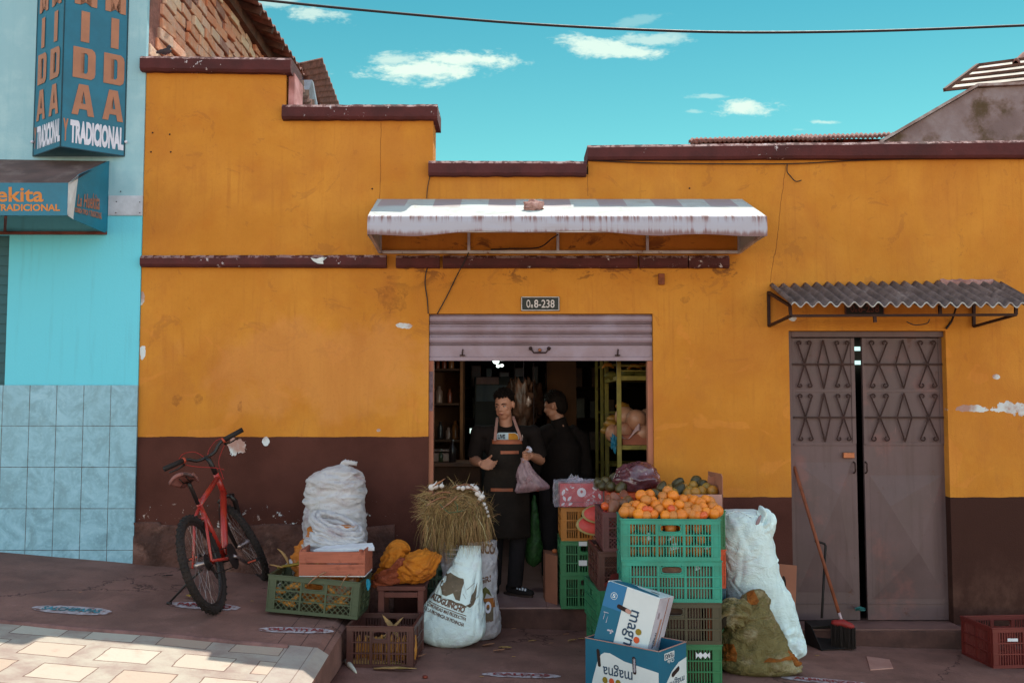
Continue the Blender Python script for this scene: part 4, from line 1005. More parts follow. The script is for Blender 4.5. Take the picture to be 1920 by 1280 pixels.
# ---------------- buildings behind the right parapet
rb = thing('rendered_gable_building', 'stained grey rendered gable wall rising behind the right parapet', 'building', (4.5, 3, 0))
Yg = 3.0
pts = [P(1655, 268, Yg), P(1740, 218, Yg), P(1830, 166, Yg), P(1930, 160, Yg), P(2300, 150, Yg), P(2300, 600, Yg), P(1655, 600, Yg)]
MB().prism(pts, (0, .3, 0)).build('gable_wall', M_CONC, rb)
mb = MB(); 
for a, c_ in ((P(1648, 270, Yg), P(1830, 164, Yg)), (P(1830, 164, Yg), P(2300, 148, Yg))): mb.bar(a + Vector((0, .12, .015)), c_ + Vector((0, .12, .015)), .34, .03)
mb.build('coping', mat('coping', (.34, .30, .30), .9, .25, 8, .4, 30), rb)
# opal lean-to canopy on its roof, sunlit from above
sk = thing('skylight_canopy', 'tilted translucent sheet canopy with dark ribs on the grey building', 'canopy', (5.2, 4, 0))
K0, K1, K2, K3 = P(1772, 172, 3.6), P(1834, 125, 4.6), P(1960, 108, 4.6), P(1960, 152, 3.6)
MB().add([K0, K3, K2, K1], [(0, 1, 2, 3)]).add([K0 + Vector((0, 0, .01)), K3 + Vector((0, 0, .01)), K2 + Vector((0, 0, .01)), K1 + Vector((0, 0, .01))], [(3, 2, 1, 0)]).build('sheet', None or M_POLY, sk, fixn=False)
mb = MB()
for k in range(5):
    f = k / 4; a = K0.lerp(K1, f); c_ = K3.lerp(K2, f); mb.bar(a + Vector((0, 0, .02)), c_ + Vector((0, 0, .02)), .03)
mb.bar(K0 + Vector((0, 0, .02)), K1 + Vector((0, 0, .02)), .04); mb.build('rib', M_WOODO, sk)
kr = thing('tiled_roof_corner', 'corner of a clay tiled roof above the translucent canopy', 'roof', (6, 4, 0))
corr(P(1898, 118, 4.4), P(2050, 96, 4.4), P(1915, 104, 5.6), P(2050, 80, 5.6), 6, .05, -.03, 8, 6, jit=.02).build('tile_sheet', M_ROOFT, kr, smooth=True)
MB().prism([P(1893, 128, 4.38), P(2050, 112, 4.38), P(2050, 180, 4.38), P(1880, 180, 4.38)], (0, .2, 0)).build('brick_wall', M_REDB, kr)
lb = thing('long_brick_shed', 'low red brick building with dark tiled roof just above the right parapet', 'building', (3.5, 8, 0))
Yb = 8.0; a, c_ = P(1300, 264, Yb), P(1690, 256, Yb)
MB().box((a.x, Yb, 1.5), (c_.x + 1, Yb + .3, a.z + .03)).build('brick_wall', M_REDB, lb)
mb = MB()
for i in range(9): px = 1322 + i * 42; q = P(px, 262, Yb - .03); mb.box((q.x - .03, Yb - .06, 1.5), (q.x + .05, Yb - .002, q.z + .0))
mb.build('brick_pier', M_WOODO, lb)
corr(P(1291, 263, Yb - .35), P(1690, 252, Yb - .35), P(1296, 259, Yb + 2.2), P(1690, 248, Yb + 2.2), 46, .014, -.05, 6, 5, jit=.02).build('roof', M_ROOFT, lb, smooth=True)
# pigeon on the top cornice
pg = thing('pigeon', 'small dark pigeon sitting on the top left parapet against the clay blocks', 'bird', P(311, 103, .05) )
q = P(311, 103, .05); mb = MB(); _n0 = len(mb.v); mb.sph(q + Vector((0, 0, .045)), (.075, .045, .042), 14, 10, Matrix.Rotation(-.25, 3, 'Y')); mb.sph(q + Vector((.045, -.01, .105)), (.026, .024, .025)); mb.tube([q + Vector((.02, 0, .06)), q + Vector((.04, -.005, .10))], [.034, .022], 10); mb.tube([q + Vector((-.05, 0, .05)), q + Vector((-.13, .0, .03))], [.03, .012], 8, sx=1.6); mb.tube([q + Vector((.066, -.012, .105)), q + Vector((.084, -.016, .10))], [.006, .001], 6)
mb.v = [tuple(q + (Vector(v) - q) * .6) for v in mb.v]; remeshed(mb, .004, 3).build('body', mat('pigeon_feathers', (.045, .038, .05), .6, .4, 30), pg, smooth=True)
mb = MB(); mb.tube([q + Vector((.01, .0, .02)), q + Vector((.015, -.005, .0))], .004, 6); mb.tube([q + Vector((-.01, .01, .02)), q + Vector((-.005, .01, .0))], .004, 6); mb.build('legs', mat('pigeon_legs', (.3, .1, .09)), pg)
# ================================================================== CRATES
def plastic(name, c, rough=.45): return mat(name, c, rough, .14, 4, .06, 60, spec=.45)
C_AQUA = plastic('aqua_plastic', (.020, .33, .25)); C_GRN = plastic('green_plastic', (.025, .24, .10)); C_GRN2 = plastic('mid_green_plastic', (.03, .25, .13))
C_OLI = plastic('olive_plastic', (.060, .070, .040)); C_BRN = plastic('brown_plastic', (.085, .035, .030)); C_BRN2 = plastic('purple_brown_plastic', (.12, .045, .055))
C_YEL = plastic('amber_plastic', (.42, .20, .015)); C_ORG = plastic('orange_plastic', (.62, .10, .02)); C_BLU = plastic('blue_plastic', (.015, .09, .16)); C_DGR = plastic('grey_green_plastic', (.055, .10, .055)); C_RED = plastic('dark_red_plastic', (.16, .028, .025))


def panel(mb, w, h, style, M, bays=3, handle=True, rows=3, t_=.012):
    B = lambda x0, x1, z0, z1, y0=0.0, y1=.012: mb.box((x0, y0, z0), (x1, y1, z1), M)
    po = .05 if w > .45 else .035
    hw = w / 2; e = .0008
    B(-hw, hw, h - .030, h - .006, -.004, .012)             # top band
    B(-hw, hw, 0, .022, -.001, .012)
    B(-hw, -hw + po, .0225, h - .0305, .001, .010); B(hw - po, hw, .0225, h - .0305, .001, .010)
    for x in (-hw + po, hw - po): B(x - .004, x + .004, .0225, h - .0305, -.004, .0095)
    for x in (-hw + .002, hw - .008): B(x, x + .006, .0225, h - .0305, -.004, .0008)
    z0, z1 = .0225, h - .0305; zr = [z0 + (z1 - z0) * k / rows for k in range(rows + 1)]
    x0, x1 = -hw + po + .0045, hw - po - .0045
    bw = (x1 - x0) / bays
    for k in range(1, bays): x = x0 + bw * k; B(x - .006, x + .006, z0, z1, -.003, .0105)
    for k in range(1, rows): B(-hw + .001, hw - .001, zr[k] - .004, zr[k] + .004, -.0045, .0082)
    for k in range(bays):
        a = x0 + bw * k + (.0065 if k else 0); b = x0 + bw * (k + 1) - (.0065 if k < bays - 1 else 0)
        hole = handle and k == bays // 2
        if style == 'slots':
            n = max(4, int((b - a) / .0165)); zt = z1 if not hole else zr[-2]
            for i in range(n + 1):
                x = a + (b - a) * i / n; B(x - .0034, x + .0034, z0, zt, .0022, .0075)
        elif style == 'mesh':
            zt = z1 if not hole else zr[-2]; st = .026; hh = zt - z0; wd = b - a; st = MST[0]
            
            for dr in (1, -1):
                c = -hh
                while c < wd:
                    # line x = c + (z - z0) (dr=1) clipped to [0,wd]
                    s0 = max(0, -c); s1 = min(hh, wd - c)
                    if s1 - s0 > .004:
                        xa_, xb_ = c + s0, c + s1
                        if dr < 0: xa_, xb_ = wd - xa_, wd - xb_
                        p = Vector((a + xa_, .005 + .0012 * dr, z0 + s0)); q = Vector((a + xb_, .005 + .0012 * dr, z0 + s1))
                        mb.bar(M @ p, M @ q, .0042, .0028, up=tuple((M.to_3x3() @ Vector((0, 1, 0)))))
                    c += st
        elif style == 'solid': B(a, b, z0, zr[-2] if hole else z1, .003, .007)
        if hole:
            zl_ = zr[-2]; B(a, b, zl_ - .0, zl_ + (z1 - zl_) * .30, .0015, .0088)
            cx = (a + b) / 2; rr_ = (z1 - zl_) * .35 ; zc_ = zl_ + (z1 - zl_) * .64
            wd = (b - a) / 2 * .84
            # rounded surround of the hand hole
            for sx in (-1, 1):
                B(min(cx + sx * (b - a) / 2, cx + sx * wd), max(cx + sx * (b - a) / 2, cx + sx * wd), zl_ + (z1 - zl_) * .305, z1 - .0002, .0015, .0088)
            mb.tube([M @ Vector((cx + wd * math.copysign(abs(math.cos(a_)) ** .45, math.cos(a_)), -.0015, zc_ + rr_ * math.copysign(abs(math.sin(a_)) ** .6, math.sin(a_)))) for a_ in [2 * math.pi * i / 20 for i in range(20)]], .0035, 5, closed=True)


MST = [.026]
def crate(label, w, d, h, m, style, loc, rz=0, group=None, endstyle=None, name='plastic_crate', bays=3, rows=3, ebays=2, cat='crate'):
    th = thing(name, label, cat, loc, R(rz), group)
    for (ww, M, bb) in ((w, Matrix.Translation((0, -d / 2, 0)), bays), (w, Matrix.Translation((0, d / 2, 0)) @ Matrix.Rotation(math.pi, 4, 'Z'), bays),
                    (d - .026, Matrix.Translation((-w / 2, 0, 0)) @ Matrix.Rotation(-math.pi / 2, 4, 'Z'), ebays), (d - .026, Matrix.Translation((w / 2, 0, 0)) @ Matrix.Rotation(math.pi / 2, 4, 'Z'), ebays)):
        mb = MB(); st_ = style if ww == w else (endstyle or style)
        panel(mb, ww, h, st_, M, bb, handle=(bb % 2 == 1)); mb.build('side_panel', m, th, local=True, fixn=False)
    mb = MB(); r = .009; o = .006
    mb.box((-w / 2 - o, -d / 2 - o, h - .0058), (w / 2 + o, -d / 2 + .012, h + .003)); mb.box((-w / 2 - o, d / 2 - .012, h - .0058), (w / 2 + o, d / 2 + o, h + .003))
    mb.box((-w / 2 - o, -d / 2 + .0122, h - .0058), (-w / 2 + .012, d / 2 - .0122, h + .003)); mb.box((w / 2 - .012, -d / 2 + .0122, h - .0058), (w / 2 + o, d / 2 - .0122, h + .003))
    mb.build('rim', m, th, local=True, fixn=False, bev=.002)
    MB().box((-w / 2 + .0125, -d / 2 + .0125, .004), (w / 2 - .0125, d / 2 - .0125, .010)).build('base', m, th, local=True)
    return th


GZ = -.02
mainx, mainy = .975, -1.31
crate('bright green slotted crate at the bottom of the main stack, torn white sticker on front', .585, .385, .247, C_GRN, 'slots', (mainx + .0, mainy, GZ), -1)
c3 = crate('dark olive slotted crate between green crates, lower middle of the main stack', .585, .385, .247, C_OLI, 'slots', (mainx + .002, mainy - .003, GZ + .25), -1.5)
c2 = crate('aqua slotted crate below the aqua crate that is full of oranges', .60, .40, .247, C_AQUA, 'slots', (mainx, mainy, GZ + .50), -2)
c1 = crate('topmost aqua slotted crate, heaped with oranges', .60, .40, .247, C_AQUA, 'slots', (mainx - .003, mainy - .006, GZ + .75), -3)
def front_sticker(px, py, w, h, Y, zig=False, m=None, par=None, name='sticker', rot=0):
    q = P(px, py, Y); pts = [(-w / 2, -h / 2), (w / 2, -h / 2), (w / 2, h / 2), (-w / 2, h / 2)]
    if zig: pts = [(-w / 2, -h / 2)] + [(-w / 2 + w * k / 6, (-h / 2 if k % 2 == 0 else -h * .1)) for k in range(1, 7)] + [(w / 2, h / 2)] + [(w / 2 - w * k / 6, (h / 2 if k % 2 == 0 else h * .15)) for k in range(1, 6)] + [(-w / 2, h / 2)]
    c_, s_ = math.cos(rot), math.sin(rot)
    return MB().prism([(q.x + a * c_ - b_ * s_, q.y, q.z + a * s_ + b_ * c_) for a, b_ in pts], (0, .0008, 0)).build(name, m or M_PAPER, par)
M_PAPER = mat('white_paper', (.68, .66, .70), .8, .1, 10, .2, 40)
M_CARD = mat('cardboard', (.36, .195, .13), .9, .12, 4, .15, 40, col2=(.30, .16, .12), c2=(.5, .8))
M_CARDL = mat('pale_cardboard', (.46, .30, .26), .9, .12, 4, .15, 40)
cb_ = [o for o in bpy.data.objects if o.name == 'plastic_crate'][0]
front_sticker(1318, 1228, .085, .04, -1.513, True, par=cb_)
# paper and cartons seen through the slots
def simple_box(name, label, a, b_, m, cat='box', group=None, **k):
    o = MB().bbox(a, b_, .003).build(name, m); c = ((a[0] + b_[0]) / 2, (a[1] + b_[1]) / 2, a[2]); origin(o, c); return tag(o, label, cat, group)
simple_box('carton', 'reddish brown carton standing inside the right end of the olive crate', (1.19, -1.47, GZ + .262), (1.245, -1.16, GZ + .49), mat('rust_card', (.30, .085, .03), .9, .15, 5))
simple_box('carton', 'grey carton filling the olive crate', (.73, -1.44, GZ + .262), (1.15, -1.16, GZ + .46), mat('grey_card', (.13, .105, .09), .9, .2, 5))
simple_box('carton', 'pale grey carton seen through the slots of the second aqua crate', (.72, -1.45, GZ + .512), (1.22, -1.16, GZ + .70), mat('beige_card', (.27, .21, .17), .9, .35, 7))
simple_box('carton', 'dull carton inside the lowest green crate of the main stack', (.72, -1.44, GZ + .012), (1.22, -1.16, GZ + .20), mat('dun_card', (.10, .09, .055), .9, .35, 7))
for (px, py, w, h, rot) in ((1217, 1005, .022, .05, .2), (1259, 1008, .05, .018, .6), (1265, 1024, .055, .045, .1), (1326, 1026, .035, .02, .4), (1308, 1064, .03, .03, .3), (1303, 1024, .02, .01, 0)):
    q = P(px, py, -1.492); k = rot
    pts = [(-w / 2, -h / 2), (w / 2, -h / 3), (w / 6, h / 2), (-w / 2, h / 5)]
    o = MB().prism([(q.x + a * math.cos(k) - b_ * math.sin(k), q.y, q.z + a * math.sin(k) + b_ * math.cos(k)) for a, b_ in pts], (0, .001, 0)).build('paper_scrap', M_PAPER)
    tag(origin(o, q), 'small torn white paper scrap caught behind the slots of an aqua crate', 'paper', 'paper scraps behind the aqua crate slots')

# ---- fruit
def fruit_mat(name, a, b_, c_=None, rough=.45, bump=.25):
    m = bpy.data.materials.new(name); m.use_nodes = True; t = NT(m.node_tree)
    p = t.node('ShaderNodeBsdfPrincipled'); o = t.node('ShaderNodeOutputMaterial'); t.l.new(p.outputs[0], o.inputs[0])
    oi = t.node('ShaderNodeObjectInfo'); col = t.mix(oi.outputs['Random'], a, b_)
    n = t.noise(14, 5, .65); col = t.mix(t.ss(n, .45, .75, 0, .7), col, c_ or b_)
    t.put(p.inputs['Base Color'], col); p.inputs['Roughness'].default_value = rough
    bp = t.node('ShaderNodeBump'); bp.inputs['Strength'].default_value = bump; bp.inputs['Distance'].default_value = .002
    t.put(bp.inputs['Height'], t.noise(260, 2)); t.l.new(bp.outputs[0], p.inputs['Normal']); return m
F_OR = fruit_mat('orange_peel', (.84, .36, .02), (.74, .26, .015), (.50, .20, .03)); F_BR = fruit_mat('ripe_orange_peel', (.56, .26, .04), (.68, .30, .04), (.36, .20, .06))
F_AV = fruit_mat('avocado_skin', (.05, .055, .02), (.09, .085, .02), (.05, .035, .02)); F_GY = fruit_mat('green_orange_peel', (.30, .24, .03), (.48, .26, .03), (.16, .16, .03))
F_MA = fruit_mat('mango_skin', (.25, .10, .06), (.17, .13, .05), (.30, .06, .05)); F_RED = fruit_mat('tomato_skin', (.62, .12, .02), (.7, .16, .03), rough=.3)
def fruit(name, m, r, sx=1, sz=1, seed=0, ns=.06, pear=0):
    mb = MB(); mb.sph((0, 0, 0), (r * sx, r, r * sz), 20, 14, ns=ns, nf=5, seed=seed)
    if pear: mb.v = [(x * (1 + pear * x / r), y * (1 - pear * x / r), z * (1 - pear * x / r)) for x, y, z in mb.v]
    mb.sph((0, 0, r * sz * .97), (r * .09, r * .09, r * .04), 6, 4)
    o = mb.build(name, m, smooth=True); return o
rf = random.Random(11)
def place(proto, used, loc, label, group, cat):
    if not used.get(proto.name): o = proto; used[proto.name] = 1
    else: o = proto.copy(); C.objects.link(o)
    o.location = loc; o.rotation_euler = (rf.uniform(-1.2, 1.2), rf.uniform(-1.2, 1.2), rf.uniform(0, 6)); s = rf.uniform(.88, 1.14); o.scale = (s, s, s)
    tag(o, label, cat, group); return o
US = {}
po1 = fruit('orange', F_OR, .0365, 1, .95, 1); po2 = fruit('orange', F_BR, .036, 1, .96, 2); po3 = fruit('tomato', F_RED, .028, 1, .85, 3)
LO = 'round ripe orange heaped in the topmost aqua crate'; GO = 'oranges heaped in the topmost aqua crate'
LO2 = 'dull brownish orange lying among the brighter oranges of the aqua crate'; GO2 = 'dull oranges in the topmost aqua crate'
pile = [(1202, 928, -1.33, 0), (1211, 938, -1.37, 1), (1223, 939, -1.34, 0), (1194, 947, -1.38, 0), (1204, 953, -1.42, 0), (1175, 951, -1.38, 1), (1183, 959, -1.42, 1), (1171, 959, -1.43, 1), (1187, 948, -1.34, 1), (1198, 964, -1.45, 0), (1225, 964, -1.45, 0), (1236, 955, -1.41, 1),
        (1252, 920, -1.27, 1), (1262, 929, -1.33, 0), (1243, 931, -1.31, 1), (1253, 945, -1.40, 0), (1241, 942, -1.36, 1), (1273, 947, -1.40, 0), (1260, 957, -1.43, 1), (1248, 966, -1.46, 0), (1277, 966, -1.46, 0), (1287, 951, -1.39, 1), (1289, 960, -1.44, 1), (1293, 949, -1.35, 1),
        (1302, 939, -1.33, 0), (1313, 942, -1.36, 0), (1323, 937, -1.32, 0), (1317, 950, -1.40, 0), (1306, 957, -1.43, 1), (1324, 960, -1.44, 0), (1336, 951, -1.38, 1), (1338, 963, -1.45, 0), (1310, 967, -1.46, 0), (1298, 965, -1.45, 1), (1212, 966, -1.46, 1), (1262, 967, -1.465, 1), (1230, 948, -1.37, 0), (1218, 928, -1.27, 0), (1280, 938, -1.31, 0), (1331, 941, -1.30, 1), (1344, 958, -1.40, 0), (1292, 938, -1.28, 0)]
for (px, py, Y, k) in pile: place(po2 if k else po1, US, P(px, py, Y), LO2 if k else LO, GO2 if k else GO, 'orange')
for zz, n in ((GZ + .80, 0), (GZ + .87, .03), (GZ + .935, 0)):
    for i in range(7):
        for j in range(4 if zz > .9 else 1):
            x = mainx - .25 + i * .083 + rf.uniform(-.006, .006) + n * .5; y = -1.445 + j * .083
            place(po1 if rf.random() < .5 else po2, US, (x, y, zz), 'orange low in the topmost aqua crate, seen through its slots', 'oranges behind the slots of the topmost aqua crate', 'orange')
for px, py, Y in ((1210, 954, -1.452), (1218, 955, -1.45), (1259, 953, -1.455), (1319, 966, -1.48)): place(po3, US, P(px, py, Y), 'small red tomato tucked among the oranges', 'tomatoes among the oranges', 'tomato')

# ---- back stack with cardboard tray
bx, by = 1.195, -.80
for k, (m_, lab) in enumerate(((C_GRN, 'green crate at the base of the stack behind the main crates'), (C_BLU, 'blue crate below the orange crate, a sliver beside the white sack'), (C_ORG, 'orange red crate, a sliver between the aqua crates and white sack'), (C_GRN, 'green crate under the open cardboard fruit tray'))):
    crate(lab, .39, .52, .247, m_, 'slots', (bx, by, GZ + .003 + .25 * k), 0, ebays=3)
tr = thing('fruit_tray', 'open cardboard tray with a tall torn corner, holding avocados and green oranges', 'tray', (bx, by, GZ + 1.006))
z0, z1 = GZ + 1.006, GZ + 1.105; xa_, xb_, ya_, yb_ = 1.0, 1.385, -1.03, -.56
mb = MB(); mb.box((xa_, ya_, z0), (xb_, ya_ + .005, z1)); mb.box((xa_, yb_ - .005, z0), (xb_, yb_, z1)); mb.box((xa_, ya_ + .0051, z0), (xa_ + .005, yb_ - .0051, z1)); mb.box((xa_ + .0051, ya_ + .0051, z0), (xb_ - .0051, yb_ - .0051, z0 + .005)); mb.build('tray_body', M_CARDL, tr)
q0, q1, q2 = P(1323, 930, -.9), P(1327, 889, -.9), P(1352, 893, -.95)
MB().prism([(xb_ - .004, ya_, z0), (xb_ - .004, ya_, q2.z), (xb_ - .004, ya_ + .03, q1.z + .01), (xb_ - .004, yb_ + .0, q1.z), (xb_ - .004, yb_, z0)], (.005, 0, 0)).build('flap', M_CARD, tr)
MB().prism([P(1324, 928, -.80), P(1328, 890, -.80), P(1335, 894, -.80), P(1343, 890, -.80), P(1350, 894, -.80), P(1354, 930, -.80)], (0, .004, 0)).build('flap', M_CARD, tr)
av = fruit('avocado', F_AV, .038, 1.3, 1.0, 5, .05, .16); gy = fruit('green_orange', F_GY, .036, 1, .95, 6); 
for (px, py, Y, k) in ((1241, 914, -.75, 0), (1225, 926, -1.12, 0), (1272, 908, -.72, 0), (1273, 921, -.86, 0), (1305, 902, -.66, 0), (1258, 914, -.70, 1), (1292, 920, -.86, 1), (1300, 910, -.80, 1), (1315, 921, -.90, 1), (1325, 914, -.84, 1), (1336, 920, -.90, 1), (1290, 926, -.93, 1), (1282, 915, -.78, 1), (1318, 910, -.76, 0), (1304, 923, -.95, 1), (1262, 925, -.95, 1)):
    place(gy if k else av, US, P(px, py, Y), 'greenish yellow orange lying in the cardboard tray' if k else 'dark green avocado piled by the cardboard tray', 'green oranges in the cardboard tray' if k else 'avocados around the cardboard tray', 'orange' if k else 'avocado')

# ---- brown crate stack and low green crates, left of the main stack
sx, sy = .785, -.775
crate('mid green slotted crate on the ground, behind the blue and white cartons', .40, .60, .247, C_GRN2, 'slots', (sx - .045, sy - .03, GZ - .005), 3, ebays=3, bays=1)
crate('lighter green slotted crate directly below the dark brown mesh crate', .40, .60, .247, C_GRN2, 'slots', (sx - .05, sy - .02, GZ + .245), 5, ebays=3, bays=1)
crate('dark brown mesh crate under the top brown crate', .40, .60, .247, C_BRN, 'mesh', (sx - .035, sy - .02, GZ + .495), 2, ebays=3, bays=2)
crate('purple brown mesh crate holding mangoes, top of the brown stack', .39, .60, .247, C_BRN2, 'mesh', (sx, sy - .02, GZ + .745), 0, ebays=3, bays=2, endstyle='solid')
mg = fruit('mango', F_MA, .04, 1.45, .85, 8, .06, .1)
for (px, py, Y) in ((1150, 948, -1.0), (1165, 945, -.93), (1175, 942, -.85), (1155, 940, -.80), (1140, 946, -.88), (1170, 936, -.70), (1148, 936, -.66)): place(mg, US, P(px, py, Y), 'reddish green mango lying in the top brown mesh crate', 'mangoes in the top brown crate', 'mango')
for (px, py, Y) in ((1166, 938, -.74), (1135, 949, -1.0)): place(po3, US, P(px, py, Y), 'small red tomato lying beside the mangoes', 'tomatoes beside the mangoes', 'tomato')
o = MB().prism([P(1133, 1095, -1.25), P(1144, 1084, -1.25), P(1146, 1076, -1.25), P(1160, 1074, -1.22), P(1160, 1108, -1.22), P(1141, 1112, -1.25)], (0, .004, 0)).build('card_scrap', mat('maroon_card', (.17, .035, .035), .9, .1)); tag(origin(o, P(1145, 1110, -1.25)), 'torn maroon cardboard flap wedged between the brown and aqua stacks', 'cardboard')
simple_box('carton', 'plain carton hidden behind the brown stack under the melon slices', (.60, -.455, GZ), (.75, -.14, .715), M_CARD)
# melon slices
F_RIND = mat('melon_rind', (.40, .42, .20), .5, .2, 8); F_FLESH = mat('melon_flesh', (.62, .10, .09), .45, .2, 14, .3, 50, col2=(.10, .02, .02), c2=(.74, .76), c2s=60)
def melon(px, py, Y, r, label, tilt):
    c_ = P(px, py, Y); th = thing('watermelon_half', label, 'watermelon', c_); mb = MB(); M_ = Matrix.Translation(c_) @ Euler((R(62 + tilt), 0, R(8))).to_matrix().to_4x4()
    vs = []; n = 28
    prof = [(math.cos(a), -math.sin(a)) for a in [math.pi / 2 * k / 8 for k in range(9)]]
    MB().lathe((0, 0, 0), [(r * max(p_[0], .01), r * .55 * p_[1]) for p_ in reversed(prof)], n, None)
    m1 = MB(); m1.lathe((0, 0, 0), [(r * max(p_[0], .01), r * .55 * p_[1]) for p_ in reversed(prof)], n); m1.v = [tuple(M_ @ Vector((v[0] * 1.15, v[1] * .62, v[2]))) for v in m1.v]; m1.build('rind', F_RIND, th, smooth=True)
    m2 = MB(); m2.lathe((0, 0, 0), [(r * .88, .0008), (r * .86, .004), (.01, .006)], n); m2.v = [tuple(M_ @ Vector((v[0] * 1.15, v[1] * .62, v[2]))) for v in m2.v]; m2.build('flesh', F_FLESH, th, smooth=True)
melon(1124, 963, -.30, .115, 'upper cut watermelon half sticking out behind the brown crate', 0); melon(1118, 983, -.30, .13, 'lower cut watermelon half sticking out behind the brown crate', 4)

# ---- left column by the threshold
lx = .545
gA = crate('green slotted crate on the threshold floor, bottom of the narrow column', .36, .46, .247, C_GRN, 'slots', (lx, .14, oz0), 0)
gB = crate('green slotted crate with two white labels under the amber crate', .36, .46, .247, C_GRN, 'slots', (lx, .135, oz0 + .25), 0)
crate('amber yellow slotted crate under the wrapped red fruit box', .35, .46, .247, C_YEL, 'slots', (lx, .14, oz0 + .50), 0)
front_sticker(1093, 1019, .062, .032, -.106, par=gB); front_sticker(1093, 1055, .062, .040, -.106, par=gB)
rbx = thing('fruit_box', 'red fruit box with white leaves, wrapped in clear crinkled plastic', 'box', (lx - .02, .12, oz0 + .755))
zr0_ = oz0 + .755; bx0, bx1 = P(1050, 930, -.12).x, P(1131, 930, -.12).x; by0 = -.12; bz1 = P(1090, 906, -.12).z
M_REDC = mat('red_card', (.50, .030, .045), .55, .08, 5, .1, 30); M_WHT = mat('print_white', (.70, .66, .68), .7, .05, 5, 0)
MB().bbox((bx0, by0, zr0_), (bx1, by0 + .30, bz1), .004).build('carton', M_REDC, rbx)
MB().box((bx0 + .002, by0 - .002, zr0_ + .034), (bx1 - .002, by0 - .0005, zr0_ + .037)).build('crease', mat('dark_red', (.2, .01, .02)), rbx)
def fq(fx, fz): return Vector((bx0 + (bx1 - bx0) * fx, by0 - .001, zr0_ + (bz1 - zr0_) * fz))
mb = MB(); cc_ = fq(.50, .62); mb.add([cc_ + Vector((0, -.0015, 0))] + [cc_ + Vector((.034 * math.cos(a), -.0015, .034 * math.sin(a))) for a in [2 * math.pi * k / 24 for k in range(24)]], [(0, 1 + k, 1 + (k + 1) % 24) for k in range(24)]); mb.build('print', M_WHT, rbx, fixn=False)
mb = MB(); mb.sph(cc_ + Vector((0, -.003, .006)), (.010, .001, .012), 10, 6); mb.build('emblem', mat('emblem_pink', (.5, .12, .14), .7), rbx)
rl = random.Random(3)
for (fx, fz, an, s) in ((.08, .62, 1.2, 1.2), (.10, .36, 2.0, 1.1), (.22, .36, .9, 1.1), (.16, .75, 2.4, .7), (.30, .82, .5, .6), (.80, .78, 2.7, 1.0), (.92, .45, 1.9, 1.1), (.78, .45, 2.4, .7), (.07, .12, .6, .8), (.24, .12, .5, .9), (.90, .88, .2, .7), (.66, .3, .3, .6)):
    c_ = fq(fx, fz); L_ = .021 * s; W_ = .0095 * s; u_ = Vector((math.cos(an), 0, math.sin(an))); v_ = Vector((-math.sin(an), 0, math.cos(an))); mb = MB()
    pts = [c_ - u_ * L_] + [c_ + u_ * L_ * (-1 + 2 * k / 6) + v_ * W_ * math.sin(math.pi * k / 6) for k in range(1, 6)] + [c_ + u_ * L_] + [c_ + u_ * L_ * (1 - 2 * k / 6) - v_ * W_ * math.sin(math.pi * k / 6) for k in range(1, 6)]
    mb.add([p + Vector((0, -.001, 0)) for p in pts], [tuple(range(12))]); mb.build('print', M_WHT, rbx, fixn=False)
m = bpy.data.materials.new('clear_film'); m.use_nodes = True; t = NT(m.node_tree); o_ = t.node('ShaderNodeOutputMaterial'); tb = t.node('ShaderNodeBsdfTransparent'); tb.inputs[0].default_value = (.93, .88, .92, 1); gb = t.node('ShaderNodeBsdfPrincipled'); gb.inputs['Base Color'].default_value = (.75, .70, .78, 1); gb.inputs['Roughness'].default_value = .12; gb.inputs['Specular IOR Level'].default_value = .9
mx = t.node('ShaderNodeMixShader'); lw = t.node('ShaderNodeLayerWeight'); lw.inputs[0].default_value = .35
t.put(mx.inputs[0], t.m('ADD', t.m('MULTIPLY', lw.outputs['Facing'], .55), t.ss(t.noise(22, 5, .7), .5, .72, .10, .35), clamp=True)); t.l.new(tb.outputs[0], mx.inputs[1]); t.l.new(gb.outputs[0], mx.inputs[2]); t.l.new(mx.outputs[0], o_.inputs[0]); M_FILM = m
mb = MB(); cxx, cyy, czz = (bx0 + bx1) / 2, by0 + .15, (zr0_ + bz1) / 2
def film(u_, v_):
    a = u_ * 2 * math.pi; b_ = (v_ - .5) * math.pi * .98
    d = Vector((math.cos(a) * math.cos(b_), math.sin(a) * math.cos(b_), math.sin(b_))); k = 1 / max(abs(d.x) / .196, abs(d.y) / .166, abs(d.z) / (.5 * (bz1 - zr0_) + .010))
    p = Vector((cxx, cyy, czz)) + d * k; w = 1 - abs(noise.noise(p * 14)) * 2; p += d * (.010 * w + .006 * noise.noise(p * 40)); return p
mb.grid(film, 90, 44); ft = P(1072, 905, .0)
mb.sph(P(1078, 901, .02), (.05, .03, .03), 18, 10, ns=1.2, nf=16, seed=4)
mb.v = [(x, y, max(z, zr0_ + .003)) for x, y, z in mb.v]; mb.build('plastic_wrap', M_FILM, rbx, smooth=False)
